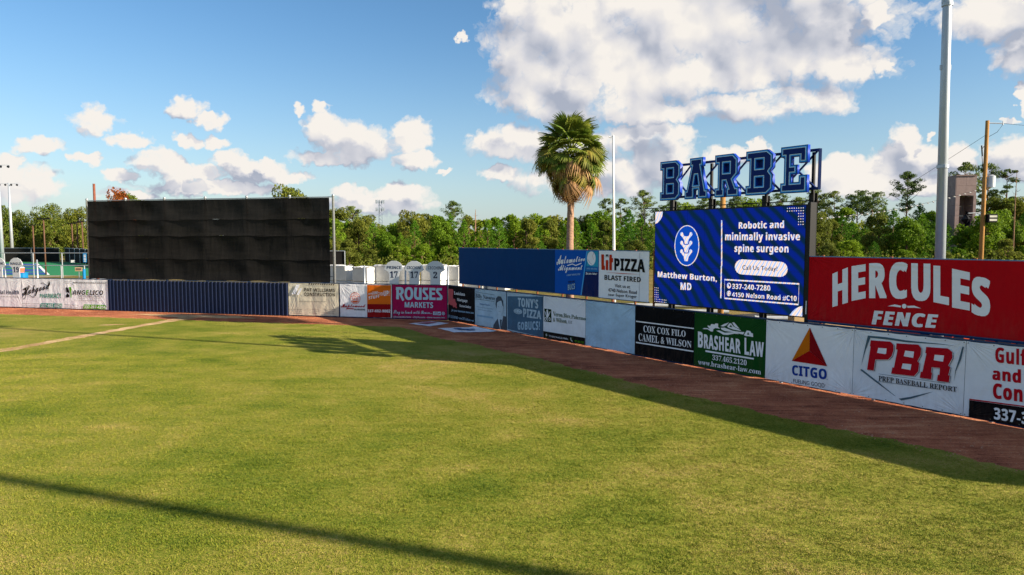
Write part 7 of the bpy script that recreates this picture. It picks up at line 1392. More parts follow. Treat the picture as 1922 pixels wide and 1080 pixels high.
for zz in (14.3, 11.9):
    for sx in (-1, 1): MB().box(sx * .17 - .03, sx * .17 + .03, -.03, .03, zz, zz + .18).build('step_lug', steel, LP1)
tall_light(35.5, -1.5, 34, .30, .16, 'stadium light pole outside the frame casting the long shadow across the grass', 6, AR, 4, 2)
tall_light(-125.4, 168.0, 24.0, .5, .2, 'taller of the two pale light poles at the far left edge, behind the tennis fence', 4, .1, 5.2)
tall_light(-153.6, 210.0, 22.9, .5, .25, 'shorter pale light pole at the far left, just right of the tall one', 4, .1, 5)
fp = pole('flagpole', 5.42, 35.7, 10.95, .09, .05, whitep, 'slim white flagpole behind the white pizza board', 'flagpole', n=12, tilt=(-.2, .0))
MB().tube([(-.2, 0, 10.95), (-.2, 0, 11.03)], [.07, .02], 8).build('finial', whitep, fp)
MB().tube([(-.28, 0, 10.9), (-.42, 0, 10.92)], .03, 6).build('pulley', whitep, fp)
# wooden utility pole with transformer
up = pole('utility_pole', 30.9, 45.0, 13.35, .155, .11, wood, 'tan wooden utility pole with transformer at the right', 'utility pole', 'wooden utility poles', n=12)
tfm = mat('transformer_grey', 'c2c8cc', .4, .2, .4, var=.1); darkm = mat('dark_fitting', '15161a', .5, .3)
t_ = MB().cyl(.42, 0, 9.05, 9.78, .24, n=16); t_.cyl(.42, 0, 9.78, 9.86, .26, .1, n=16).box(.1, .3, -.03, .03, 9.2, 9.3).box(.1, .3, -.03, .03, 9.6, 9.7)
o = t_.build('transformer', tfm, up); MB().cyl(.5, .0, 9.86, 10.05, .035, n=6).build('bushing', darkm, o)
MB().tube([(0, 0, 13.2), (.95, -.1, 13.15)], .035, 6).build('cross_arm', tfm, up)
MB().tube([(.95, -.1, 13.05), (.95, -.1, 13.3)], [.05, .03], 6).build('insulator', tfm, up)
MB().tube([(-.12, 0, 10.05), (-.3, -.05, 11.2), (-.28, -.05, 11.55), (-.15, 0, 11.7)], .02, 5).build('cutout_wire', darkm, up)
MB().tube([(-.26, -.05, 11.05), (-.34, -.05, 11.75)], [.045, .045], 6).build('fuse_cutout', darkm, up)
MB().tube([(.95, -.1, 13.1), (.6, -.1, 12.6), (.1, 0, 12.3)], .015, 5).build('jumper_wire', darkm, up)
fl = MB().box(.12, .75, -.35, -.05, 6.75, 7.3).build('floodlight', darkm, up, bevel=.03)
for zz in (6.85, 7.08): MB().box(.2, .68, -.365, -.352, zz, zz + .13).build('lens', mat('lamp_lens', 'c8c8b8', .3), fl)
MB().tube([(-1.1, -.2, 7.35), (-.1, 0, 7.4)], .035, 6).build('lamp_arm', galv, up)
l2 = MB().tube([(-1.2, -.2, 7.45), (-1.3, -.25, 6.95), (-1.15, -.3, 6.55)], [.1, .3, .2], 8); l2.build('lamp_cluster', darkm, up)
pole('utility_pole', 11.3, 36.8, 8.05, .17, .14, wood, 'wooden pole standing close behind the video screen', 'utility pole', 'wooden utility poles')
pole('utility_pole', -55.3, 91, 13.0, .19, .15, mat('old_wood', '7a4a3a', .8, var=.3), 'reddish brown wooden pole rising behind the left end of the black screen', 'utility pole', 'wooden utility poles')
def wire(pts, sag, name, label, r=.012, bulbs=0):
    a, b = Vector(pts[0]), Vector(pts[1]); n = 24
    P = [a.lerp(b, i / n) - Vector((0, 0, sag * 4 * (i / n) * (1 - i / n))) for i in range(n + 1)]
    root = empty(name, a); tag(root, label, 'cable')
    MB().tube([p - a for p in P], r, 5).build('cable', darkm, root)
    if bulbs:
        m = MB()
        for k in range(bulbs):
            t = (k + .5) / bulbs; p = a.lerp(b, t) - Vector((0, 0, sag * 4 * t * (1 - t) + .05)) - a
            m.tube([p + Vector((-.05, .02, .03)), p + Vector((.05, -.02, -.01))], [.035, .035], 5)
        m.build('bulbs', mat('bulb_white', 'e8e6dc', .4), root)['kind'] = 'stuff'
wire([(30.75, 44.9, 9.0), (12.2, 40, 6.9)], .75, 'festoon_cable', 'thin cable with small white bulbs strung left from the wooden utility pole', .01, 46)
wire([(30.75, 44.9, 12.4), (26.0, 52, 7.3)], .05, 'guy_wire', 'thin guy wire slanting down left from the utility pole top')
wire([(31.85, 44.9, 13.15), (62, 50, 13.6)], .5, 'power_line', 'thin power line leaving the utility pole towards the right edge')
wire([(31.0, 44.9, 9.9), (62, 60, 9.2)], .5, 'power_line', 'lower thin power line leaving the utility pole near its transformer')
# cell tower
ct = empty('cell_tower', (-74, 385, 0)); tag(ct, 'distant grey lattice cell tower above the trees right of the black screen', 'cell tower')
gm = mat('tower_steel', '6f7f90', .6, .2, .3)
m = MB()
for k in range(3):
    a = k * 2.094; m.tube([(1.7 * math.cos(a), 1.7 * math.sin(a), 0), (1.1 * math.cos(a), 1.1 * math.sin(a), 27.5)], .13, 4)
m.build('legs', gm, ct); m = MB()
for j in range(14):
    for k in range(3):
        a, b = k * 2.094, (k + 1) * 2.094; r0, r1 = 1.7 - .6 * j / 14, 1.7 - .6 * (j + 1) / 14
        m.tube([(r0 * math.cos(a), r0 * math.sin(a), 27.5 * j / 14), (r1 * math.cos(b), r1 * math.sin(b), 27.5 * (j + 1) / 14)], .07, 3)
m.build('bracing', gm, ct)
for zz in (22.5, 26.8):
    m = MB()
    for k in range(9):
        a = k * .698; m.box(2.3 * math.cos(a) - .2, 2.3 * math.cos(a) + .2, 2.3 * math.sin(a) - .15, 2.3 * math.sin(a) + .15, zz - 1, zz + 1)
        m.tube([(1 * math.cos(a), 1 * math.sin(a), zz), (2.3 * math.cos(a), 2.3 * math.sin(a), zz)], .06, 3)
    m.build('antenna_ring', mat('antenna_grey', '8f9ba6', .6), ct)
# block tower
bt = empty('block_tower', (104.3, 158, 0), R(-8)); bt.scale = (1.1, 1.2, 1.185); tag(bt, 'grey brown concrete panel tower with a tall dark opening, left of the utility pole', 'tower')
tp = mat('tower_panel', '94827e', .9, var=.18, scale=1.2, bump=.2)
for j in range(9):
    z0, z1 = j * 1.9, j * 1.9 + 1.87
    for i in range(2):
        MB().box(-2.0, -1.85, i * 2.05 + .01, i * 2.05 + 2.04, z0, z1).build('panel', tp, bt)      # left side
        MB().box(1.85, 2.0, i * 2.05 + .01, i * 2.05 + 2.04, z0, z1).build('panel', tp, bt)
    if j >= 7:
        for i in range(2): MB().box(-1.84 + i * 1.85, -.01 + i * 1.85 - .0, -.0, .15, z0, z1).build('panel', tp, bt)
    else:
        MB().box(-2.0, -1.2, -.16, -.0, z0, z1).build('pier_panel', tp, bt); MB().box(1.45, 2.0, -.16, -.0, z0, z1).build('pier_panel', tp, bt)
    MB().box(-1.84, 1.84, 3.95, 4.1, z0, z1).build('back_panel', tp, bt)
MB().box(-2.02, 2.02, -.18, 4.12, 17.08, 17.25).build('roof_slab', tp, bt)
MB().box(-1.2, 0.1, .5, .8, 7.2, 7.6).build('landing', mat('landing_pale', 'b8a898', .9), bt)

# ------------------------------------------------------------------ white wrapped stacks behind the corner
wrapm = mat('white_wrap', 'cfd0cf', .5, 0, .4, var=.14, scale=1.6, bump=.5, bscale=3)
rim = mat('crumpled_wrap', 'dededc', .5, 0, .4, var=.1, scale=6, bump=.8, bscale=10)
rnd = random.Random(12)
XS = [(-20.2, -16.6, 76), (-16.2, -14.0, 74.5), (-13.9, -11.6, 75), (-11.5, -9.3, 76), (-9.0, -6.2, 76.5), (-6.1, -1.4 - 2.9, 77), (-4.2, -1.5, 77), (-1.4, 1.0, 76), (1.1, 3.2, 76.5), (3.4, 5.5, 76), (5.7, 8.4, 75.5), (8.5, 11.0, 76)]
ordn = ['first', 'second', 'third', 'fourth', 'fifth', 'sixth', 'seventh', 'eighth', 'ninth', 'tenth', 'eleventh', 'twelfth', 'thirteenth', 'fourteenth', 'fifteenth', 'sixteenth', 'seventeenth', 'eighteenth', 'nineteenth', 'twentieth'] + [f'{i}th' for i in range(21, 60)]
XS = [(a - 1.55, b - 1.55, y) for a, b, y in XS]
for i, (xa, xb, y) in enumerate(XS):
    for lvl, (za, zb) in enumerate(((0, 1.02), (1.06, 2.62))):
        w = (xb - xa) * .93; zb = zb + (rnd.uniform(-.1, .12) if lvl else 0)
        root = empty('wrapped_stack', ((xa + xb) / 2, y, za), rnd.uniform(-.50, -.36) if i not in (9, 11) else .02); tag(root, f"{'upper' if lvl else 'lower'} white wrapped block, {ordn[i]} from left in the white row", 'wrapped block', 'white wrapped blocks behind the fence corner')
        MB().box(-w / 2, w / 2, -.0, 1.5, 0, zb - za).build('block', wrapm, root, bevel=.06)
        if lvl:
            m = MB(); nn_ = 9
            V = [(-w / 2 + w * a / nn_, -.06 + 1.6 * b / 5, zb - za + .02 + rnd.uniform(0, .14)) for b in range(6) for a in range(nn_ + 1)]
            F = [(b * (nn_ + 1) + a, b * (nn_ + 1) + a + 1, (b + 1) * (nn_ + 1) + a + 1, (b + 1) * (nn_ + 1) + a) for b in range(5) for a in range(nn_)]
            V2 = [(x, y2, z - .16) for x, y2, z in V[:nn_ + 1]]; k = len(V)
            m.add(V + V2, F + [(a, k + a, k + a + 1, a + 1) for a in range(nn_)]); m.build('loose_wrap', rim, root)

# ------------------------------------------------------------------ palm
def palm_mats():
    def pm(name, c1, c2):
        m, nt, b = base_mat(name, c1, .6, 0, .25); L = nt.links
        oi = nn(nt, 'ShaderNodeObjectInfo'); ge = nn(nt, 'ShaderNodeNewGeometry')
        ad = nn(nt, 'ShaderNodeMath', operation='ADD'); L.new(oi.outputs['Random'], ad.inputs[0]); L.new(ge.outputs['Random Per Island'], ad.inputs[1])
        hf = nn(nt, 'ShaderNodeMath', operation='MULTIPLY'); L.new(ad.outputs[0], hf.inputs[0]); hf.inputs[1].default_value = .5
        mx = nn(nt, 'ShaderNodeMix', data_type='RGBA'); L.new(hf.outputs[0], mx.inputs[0]); mx.inputs[6].default_value = (*lin(c1), 1); mx.inputs[7].default_value = (*lin(c2), 1)
        L.new(mx.outputs[2], b.inputs['Base Color'])
        tr = nn(nt, 'ShaderNodeBsdfTranslucent'); L.new(mx.outputs[2], tr.inputs[0]); ms = nn(nt, 'ShaderNodeMixShader'); ms.inputs[0].default_value = .28
        L.new(b.outputs[0], ms.inputs[1]); L.new(tr.outputs[0], ms.inputs[2]); L.new(ms.outputs[0], nt.nodes['Material Output'].inputs[0]); return m
    return pm('palm_green', '48681e', '949a3e'), pm('palm_dead', '8c6a44', 'c8a070'), pm('palm_mid', '5e6c24', 'b09448')
PG, PD, PM = palm_mats()
def frond_mesh(seed, droop, length, blades, m, stem, curl=1.0):
    """fan leaf: a stalk along +X and blades spreading from its end, tips hanging"""
    r = random.Random(seed); mb = MB()
    mb.tube([(0, 0, 0), (stem * .5, 0, stem * .06), (stem, 0, 0)], [.03, .022, .016], 4)
    for k in range(blades):
        t = (k + .5) / blades * 2 - 1; ang = t * 1.75 + r.uniform(-.04, .04); ln = length * (1 - .28 * t * t) * r.uniform(.88, 1.08)
        ux, uy = math.cos(ang), math.sin(ang); px_, py_ = -uy, ux
        V = []; F = []; w0 = .012; segs = 4
        for j in range(segs + 1):
            q = j / segs; d = ln * q; w = (w0 + .055 * math.sin(min(1, q * 1.5) * 2.2)) * (1 - q ** 3 * .95)
            zz = .12 * abs(t) * d - droop * (q ** 2.2) * ln * curl + (.018 if j % 2 else -.0)
            x, y = stem + ux * d * (1 - .25 * droop * q), uy * d * (1 - .25 * droop * q)
            V += [(x + px_ * w, y + py_ * w, zz - .012), (x, y, zz + .01), (x - px_ * w, y - py_ * w, zz - .012)]
        for j in range(segs):
            a = j * 3; F += [(a, a + 1, a + 4, a + 3), (a + 1, a + 2, a + 5, a + 4)]
        mb.add(V, F)
    return mb
palm = empty('palm_tree', (3.44, 40.0, 0)); tag(palm, 'tall fan palm with green crown and hanging skirt of brown dead leaves', 'palm tree')
bark = mat('palm_bark', '9a7c66', .95, var=.4, scale=4, bump=.8, bscale=14, stretch=(1, 1, 3))
pts = []; rr_ = []
for i in range(29):
    z = 8.6 * i / 28; pts.append((-.05 * math.sin(z * .4), .02 * z, z)); rr_.append((.26 - .065 * min(1, z / 7)) * (1.05 if i % 2 else .97))
MB().tube(pts, rr_, 14).build('trunk', bark, palm, smooth=True)
kinds = {'green': [], 'dead': [], 'mid': [], 'hang': []}
for i in range(3):
    kinds['green'].append(frond_mesh(i, .4, .98, 26, PG, 1.2).build('frond', PG, palm)); kinds['mid'].append(frond_mesh(10 + i, .85, 1.0, 22, PM, 1.15).build('frond', PM, palm)); kinds['hang'].append(frond_mesh(30 + i, 1.25, 1.05, 16, PD, 1.5, 1.0).build('dead_frond', PD, palm)); kinds['dead'].append(frond_mesh(20 + i, 1.1, 1.15, 16, PD, .85, 1.2).build('dead_frond', PD, palm))
used = set(); rnd = random.Random(21)
def put(kind, z, az, tilt, sc, roll=0):
    src = rnd.choice(kinds[kind])
    if src.name in used: o = link(src.copy(), palm)
    else: o = src; used.add(src.name)
    o.location = (-.05 + .08 * math.cos(az), .17 + .08 * math.sin(az), z); o.rotation_euler = (roll, -tilt, az); o.scale = (sc,) * 3
for i in range(62):                                    # upright and spreading green leaves
    t = i / 61; put('green', 10.55 + .35 * (1 - t) + rnd.uniform(-.1, .1), i * 2.39996 + rnd.uniform(-.3, .3), R(84 - 104 * t ** .85 + rnd.uniform(-12, 12)), rnd.uniform(.85, 1.1), rnd.uniform(-.7, .7))
for i in range(54):
    t = i / 53; put('mid' if rnd.random() < .85 else 'green', 10.55 - .5 * t, i * 2.39996 + 1 + rnd.uniform(-.4, .4), R(6 - 68 * t + rnd.uniform(-18, 18)), rnd.uniform(.8, 1.15), rnd.uniform(-.8, .8))
for i in range(15):
    put('hang', 10.3 - .9 * rnd.random(), rnd.uniform(0, 6.28), R(rnd.uniform(-38, 6)), rnd.uniform(.6, 1.05), rnd.uniform(-.5, .5))
for i in range(30):                                    # skirt hanging down
    t = i / 29; put('dead', 9.5 - .8 * t + rnd.uniform(-.15, .15), i * 2.39996 + 2 + rnd.uniform(-.3, .3), R(-52 - 32 * t + rnd.uniform(-16, 16)), (.78 - .24 * t) * rnd.uniform(.75, 1.12), rnd.uniform(-.8, .8))
for k in kinds:
    for s_ in kinds[k]:
        if s_.name not in used: bpy.data.objects.remove(s_)
# ------------------------------------------------------------------ trees
def leaf_mat(name, c1, c2, c3=None, tr=.45):
    m, nt, b = base_mat(name, c1, .65, 0, .2); L = nt.links
    ge = nn(nt, 'ShaderNodeNewGeometry'); oi = nn(nt, 'ShaderNodeObjectInfo'); tc = nn(nt, 'ShaderNodeTexCoord')
    n = nn(nt, 'ShaderNodeTexNoise', Scale=.55, Detail=3.); L.new(tc.outputs['Object'], n.inputs['Vector'])
    r = nn(nt, 'ShaderNodeValToRGB'); e = r.color_ramp.elements; e[0].color = (*lin(c1), 1); e[1].color = (*lin(c2), 1)
    if c3: q = e.new(.93); q.color = (*lin(c3), 1); e[1 if e[1].position < .95 else 2].position = .8
    s = nn(nt, 'ShaderNodeMath', operation='MULTIPLY_ADD'); L.new(ge.outputs['Random Per Island'], s.inputs[0]); s.inputs[1].default_value = .55; L.new(n.outputs['Fac'], s.inputs[2])
    s2 = nn(nt, 'ShaderNodeMath', operation='SUBTRACT'); L.new(s.outputs[0], s2.inputs[0]); s2.inputs[1].default_value = .27; L.new(s2.outputs[0], r.inputs[0])
    hs = nn(nt, 'ShaderNodeHueSaturation'); L.new(r.outputs[0], hs.inputs['Color'])
    h = nn(nt, 'ShaderNodeMapRange'); L.new(oi.outputs['Random'], h.inputs[0]); h.inputs[3].default_value = .478; h.inputs[4].default_value = .51; L.new(h.outputs[0], hs.inputs['Hue'])
    v = nn(nt, 'ShaderNodeMapRange'); L.new(oi.outputs['Random'], v.inputs[0]); v.inputs[3].default_value = 1.2; v.inputs[4].default_value = .8; L.new(v.outputs[0], hs.inputs['Value'])
    L.new(hs.outputs[0], b.inputs['Base Color'])
    t = nn(nt, 'ShaderNodeBsdfTranslucent'); L.new(hs.outputs[0], t.inputs[0]); ms = nn(nt, 'ShaderNodeMixShader'); ms.inputs[0].default_value = tr
    L.new(b.outputs[0], ms.inputs[1]); L.new(t.outputs[0], ms.inputs[2]); L.new(ms.outputs[0], nt.nodes['Material Output'].inputs[0]); return m
LM = {'broad': leaf_mat('leaves_fresh', '426410', '84a224'), 'olive': leaf_mat('leaves_olive', '405812', '708828', '7e8434'), 'pine': leaf_mat('needles_young', '2a5a0c', '6c9c20', tr=.2),
      'oldpine': leaf_mat('needles_old', '36501c', '728638', tr=.2), 'oak': leaf_mat('leaves_oak', '365816', '6c8628', '7a8230'), 'rust': leaf_mat('leaves_rust', '8a3c1a', 'b0602c')}
tbark = mat('tree_bark', '6a5444', .95, var=.4, scale=3, bump=.6, bscale=8, stretch=(1, 1, .4)); deadw = mat('dead_wood', '94755c', .9, var=.3, scale=3)
NP = np.random.default_rng(4)
def leaf_cloud(name, centers, size, m, parent, stretch=(1, 1)):
    """one small bent quad per leaf clump at each centre (array n x 3), random facing biased up and outward"""
    n = len(centers); c = np.asarray(centers)
    mid = c.mean(0); out = c - mid; out /= np.linalg.norm(out, axis=1, keepdims=True) + 1e-6
    nrm = NP.normal(size=(n, 3)) * .9 + out + np.array([0, 0, .35]); nrm /= np.linalg.norm(nrm, axis=1, keepdims=True)
    a = np.cross(nrm, NP.normal(size=(n, 3))); a /= np.linalg.norm(a, axis=1, keepdims=True); b = np.cross(nrm, a)
    s = (size * NP.uniform(.6, 1.35, size=(n, 1)))
    A, B = a * s * stretch[0], b * s * stretch[1]
    V = np.stack([c - A, c - B * .6 , c + A, c + B * .6], 1).reshape(-1, 3)
    me = bpy.data.meshes.new(name); me.vertices.add(4 * n); me.vertices.foreach_set('co', V.ravel()); me.loops.add(4 * n); me.loops.foreach_set('vertex_index', np.arange(4 * n))
    me.polygons.add(n); me.polygons.foreach_set('loop_start', np.arange(n) * 4); me.polygons.foreach_set('loop_total', np.full(n, 4)); me.materials.append(m); me.update(calc_edges=True)
    return link(bpy.data.objects.new(name, me), parent)
def clumps(n, cs, rs, flat=.8):
    """n points on and within clumps of radius rs round the centres cs"""
    k = NP.integers(0, len(cs), n); d = NP.normal(size=(n, 3)); d /= np.linalg.norm(d, axis=1, keepdims=True)
    r = NP.uniform(.45, 1.08, size=(n, 1)) ** .5
    return np.array(cs)[k] + d * r * np.array(rs)[k][:, None] * np.array([1, 1, flat])
def broadleaf(seed, H, W, m, n=9000, size=.2, low=.12, trunk_h=.35, ncl=26, bush=False):
    rs = np.random.default_rng(seed); root = empty('tree')
    cs = []; cr = []
    for i in range(ncl):
        t = rs.uniform(0, 1); z = H * (low + (1 - low) * t) - W * .08; rad = W / 2 * math.sqrt(max(.05, 1 - abs((t - .38) / .66) ** 2.2)) ; a = rs.uniform(0, 6.28); q = rad * rs.uniform(.35, .85)
        cs.append((q * math.cos(a), q * math.sin(a), z)); cr.append(W * rs.uniform(.12, .21))
    cs.append((0, 0, H * .9)); cr.append(W * .14)
    leaf_cloud('crown', clumps(n, cs, cr), size, m, root)
    mb = MB(); mb.tube([(0, 0, 0), (.1, .05, H * .3), (0, .1, H * .6), (.05, 0, H * .85)], [W * .035, W * .028, W * .015, .02], 7)
    for i in range(9):
        c = cs[i]; z0 = H * (.2 + .05 * i); mb.tube([(0, 0, min(z0, c[2])), (c[0] * .5, c[1] * .5, (z0 + c[2]) / 2), c], [W * .014, W * .009, .02], 5)
    mb.build('trunk', tbark, root); return root
def young_pine(seed, H, W, n=420):
    rs = np.random.default_rng(seed); root = empty('tree'); C = []; mb = MB(); tips = []
    mb.tube([(0, 0, 0), (.05, 0, H * .5), (0, 0, H * .97)], [.14, .09, .02], 6)
    for i in range(n // 7):
        t = i / (n // 7); z = H * (.10 + .86 * t); r = W / 2 * (1 - t ** 1.7) ** .8 * rs.uniform(.55, 1.08) + .1; a = i * 2.39996 + rs.uniform(-.3, .3)
        tip = np.array((r * math.cos(a), r * math.sin(a), z + r * .38)); base = np.array((0, 0, z))
        mb.tube([tuple(base), tuple(tip)], [.03, .012], 3, False)
        for q in (.45, .65, .85, 1.0):
            p = base + (tip - base) * q; tips.append(p)
            if q > .6: tips.append(p + rs.normal(size=3) * .22)
    tips.append(np.array((0, 0, H)))
    T = np.array(tips); k = 15; n2 = len(T) * k
    # needles: long thin slivers fanning up from every tuft
    c = np.repeat(T, k, 0); d = NP.normal(size=(n2, 3)) + np.array([0, 0, 1.1]); d /= np.linalg.norm(d, axis=1, keepdims=True)
    L_ = .42 * NP.uniform(.7, 1.2, (n2, 1)); w = np.cross(d, NP.normal(size=(n2, 3))); w /= np.linalg.norm(w, axis=1, keepdims=True)
    V = np.stack([c + w * .035, c + d * L_, c - w * .035], 1).reshape(-1, 3)
    me = bpy.data.meshes.new('crown'); me.vertices.add(3 * n2); me.vertices.foreach_set('co', V.ravel()); me.loops.add(3 * n2); me.loops.foreach_set('vertex_index', np.arange(3 * n2))
    me.polygons.add(n2); me.polygons.foreach_set('loop_start', np.arange(n2) * 3); me.polygons.foreach_set('loop_total', np.full(n2, 3)); me.materials.append(LM['pine']); me.update(calc_edges=True)
    link(bpy.data.objects.new('crown', me), root); mb.build('trunk', tbark, root); return root
def tall_pine(seed, H, W, crown=.35, m='oldpine', n=2600, round_=False, sparse=False):
    rs = np.random.default_rng(seed); root = empty('tree'); mb = MB(); cs = []; cr = []
    lean = rs.uniform(-.4, .4)
    mb.tube([(0, 0, 0), (lean * .3, 0, H * .4), (lean, .1, H * .75), (lean * .8, 0, H * .97)], [.28, .22, .13, .03], 7)
    nb = 34 if round_ else (20 if not sparse else 13)
    for i in range(nb):
        t = rs.uniform(0, 1); z = H * (1 - crown * (1 - t)); a = i * 2.39996 + rs.uniform(-.4, .4)
        env = math.sqrt(max(.06, 1 - (2 * t - .9) ** 2)) if round_ else (1 - .55 * t)
        r = W / 2 * env * rs.uniform(.55, 1.05); e = (r * math.cos(a) + lean, r * math.sin(a), z)
        z0 = z - r * rs.uniform(.35, .8)
        mb.tube([(lean * z0 / H, 0, z0), (lean + (e[0] - lean) * .55, e[1] * .55, z0 + (z - z0) * .4), e], [.08, .05, .015], 4, False)
        cs.append(e); cr.append(W * rs.uniform(.09, .17)); q = rs.uniform(.5, .8); cs.append((lean + (e[0] - lean) * q, e[1] * q, z0 + (z - z0) * q + .3)); cr.append(W * rs.uniform(.06, .11))
    cs.append((lean * .8, 0, H)); cr.append(W * .1)
    leaf_cloud('crown', clumps(int(n * 1.7), cs, cr, .42), .17, LM[m], root, (1.4, .7)); mb.build('trunk', tbark, root); return root
def snag(seed, H):
    rs = np.random.default_rng(seed); root = empty('tree'); mb = MB(); mb.tube([(0, 0, 0), (.1, 0, H * .6), (0, 0, H)], [.3, .2, .05], 6)
    for i in range(16):
        z = H * rs.uniform(.5, .95); a = rs.uniform(0, 6.28); l = rs.uniform(.5, 2.0); mb.tube([(0, 0, z), (l * .6 * math.cos(a), l * .6 * math.sin(a), z + l * .1), (l * math.cos(a), l * math.sin(a), z + l * rs.uniform(-.2, .7))], [.05, .03, .01], 3, False)
    mb.build('trunk', deadw, root); return root
PROTO = {
 'broad': [broadleaf(1, 10, 7.5, LM['broad']), broadleaf(2, 10, 6.5, LM['broad'], low=.05), broadleaf(3, 10, 8, LM['broad'], ncl=34)],
 'olive': [broadleaf(4, 10, 7, LM['olive'], size=.18), broadleaf(5, 10, 8.5, LM['olive'], size=.18, low=.04)],
 'pine': [young_pine(6, 10, 6.2), young_pine(7, 10, 7), young_pine(8, 10, 5.6)],
 'tall': [tall_pine(9, 16, 8), tall_pine(10, 16, 7, .45), tall_pine(11, 16, 9, .28)],
 'round': [tall_pine(12, 20, 9, .42, n=3600, round_=True)],
 'thin': [tall_pine(13, 18, 6.5, .7, n=1500, sparse=True)],
 'oak': [broadleaf(14, 15, 15, LM['oak'], n=14000, size=.27, ncl=44, low=.10), broadleaf(15, 15, 13, LM['oak'], n=12000, size=.27, ncl=36, low=.14)],
 'rust': [broadleaf(16, 12, 11, LM['rust'], n=4200, size=.3)],
 'snag': [snag(17, 14)],
}
KN = {'broad': ('broadleaf_tree', 'fresh green bushy tree'), 'olive': ('broadleaf_tree', 'olive green rounded tree'), 'pine': ('young_pine', 'dark young pine'),
      'tall': ('pine_tree', 'tall flat topped pine'), 'round': ('pine_tree', 'tall round crowned pine'), 'thin': ('pine_tree', 'thin sparse pine'), 'oak': ('oak_tree', 'broad oak'), 'rust': ('autumn_tree', 'rust red tree'), 'snag': ('dead_tree', 'bare dead tree')}
usedp = set(); TREES = []
def tree(kind, x, y, H, label=None, W=1., group=None, zoff=0):
    i = random.randrange(len(PROTO[kind])); src = PROTO[kind][i]; base = {'broad': 10, 'olive': 10, 'pine': 10, 'tall': 16, 'round': 20, 'thin': 18, 'oak': 15, 'rust': 12, 'snag': 14}[kind]
    if (kind, i) in usedp: o = copy_tree(src)
    else: o = src; usedp.add((kind, i))
    o.name = KN[kind][0]; s = H / base; sw = W * (s ** .75)
    o.location = (x, y, zoff); o.scale = (sw, sw, s); o.rotation_euler = (0, 0, random.uniform(0, 6.28))
    o['category'] = 'tree'
    if group: o['group'] = group
    if label: o['label'] = label
    else: TREES.append((x / y, kind, o, y))
    return o
def Hof(py, D): return 5.64 + (450 - py) / 1281 * D
def Xof(px, D): return (px - 961) / 1281 * D
random.seed(33)
G1 = 'trees of the wood beyond the outfield'
# skyline of the wood: (photo column, row of the tree top, kind) turned into distances behind the fence
back = [(600, 398, 'olive'), (640, 392, 'olive'), (664, 390, 'tall'), (690, 404, 'olive'), (717, 424, 'broad'), (742, 420, 'broad'), (772, 396, 'olive'), (800, 402, 'olive'), (825, 404, 'broad'), (852, 380, 'round'), (880, 406, 'olive'),
        (905, 412, 'broad'), (930, 408, 'broad'), (958, 403, 'broad'), (985, 407, 'pine'), (1012, 404, 'broad'), (1040, 405, 'olive'), (1068, 408, 'broad'), (1095, 404, 'olive'), (1120, 398, 'broad'), (1137, 376, 'tall'), (1166, 376, 'tall'), (1180, 395, 'pine'), (1205, 360, 'round'),
        (1238, 388, 'tall'), (1262, 378, 'tall'), (1290, 384, 'broad'), (1318, 372, 'tall'), (1345, 380, 'tall'), (1378, 372, 'tall'), (1405, 376, 'broad'), (1432, 374, 'tall'), (1462, 366, 'tall'), (1495, 374, 'tall'),
        (1532, 360, 'tall'), (1560, 362, 'tall'), (1585, 390, 'broad'), (1605, 361, 'tall'), (1632, 364, 'tall'), (1655, 388, 'pine'), (1697, 326, 'round'), (1722, 384, 'pine'), (1745, 396, 'broad'), (1772, 392, 'pine'), (1806, 310, 'round'), (1846, 312, 'tall'), (1868, 372, 'olive'),
        (1880, 322, 'thin'), (1893, 372, 'broad'), (1915, 372, 'olive'), (1940, 378, 'pine'), (1965, 372, 'broad'), (1990, 366, 'tall'), (2020, 375, 'pine')]
for px_, py_, k in back:
    D = random.uniform(160, 178); tree(k, Xof(px_, D), D, Hof(py_, D), W={'round': .8, 'tall': .85}.get(k, 1.), group=G1)
tree('snag', Xof(893, 160), 160, Hof(394, 160), 'broken pale dead trunk standing above the wood, right of the round crowned pine', group=G1)
tree('snag', Xof(1900, 140), 140, Hof(322, 140), 'bare dead trunk near the right edge of the photo', W=.45, group=G1)
px_ = 585
while px_ < 2060:                                      # the front of the wood
    D = random.uniform(138, 152); k = random.choice(['broad', 'broad', 'olive', 'pine', 'pine', 'pine', 'pine'])
    py_ = random.uniform(399, 434) + (8 if 660 < px_ < 770 else 0) - (8 if px_ > 1500 else 0)
    tree(k, Xof(px_, D), D, Hof(py_, D), W=random.uniform(.72, 1.0), group=G1); px_ += random.uniform(18, 30)
px_ = 590
while px_ < 2060:                                      # low saplings along its foot
    D = random.uniform(128, 137); k = random.choice(['broad', 'olive', 'pine']); tree(k, Xof(px_, D), D, Hof(random.uniform(448, 474), D), W=1.1, group=G1); px_ += random.uniform(30, 60)
MARKS = [(560, 'behind the black screen'), (632, 'just right of the black screen'), (700, 'below the cell tower'), (740, 'above the white wrapped blocks'), (862, 'behind the plain blue board'), (1000, 'behind the palm'), (1100, 'behind the flagpole'), (1180, 'left of the video screen'), (1228, 'behind the video screen'),
         (1530, 'above the red board'), (1660, 'left of the steel light pole'), (1780, 'between steel pole and utility pole'), (1850, 'right of the utility pole'), (1930, 'beyond the right edge of the photo')]
TREES.sort(key=lambda t: t[0]); cnt = {}
for sl, kind, o, y in TREES:
    col_ = 961 + 1281 * sl; mk = [m_ for a, m_ in MARKS if a <= col_ or a == 560][-1]; row = 'back' if y > 155 else ('front' if y > 137.5 else 'low')
    k = (kind, mk, row); cnt[k] = cnt.get(k, 0) + 1
    o['label'] = f"{ordn[cnt[k] - 1]} {KN[kind][1]} of the {row} row {mk}"
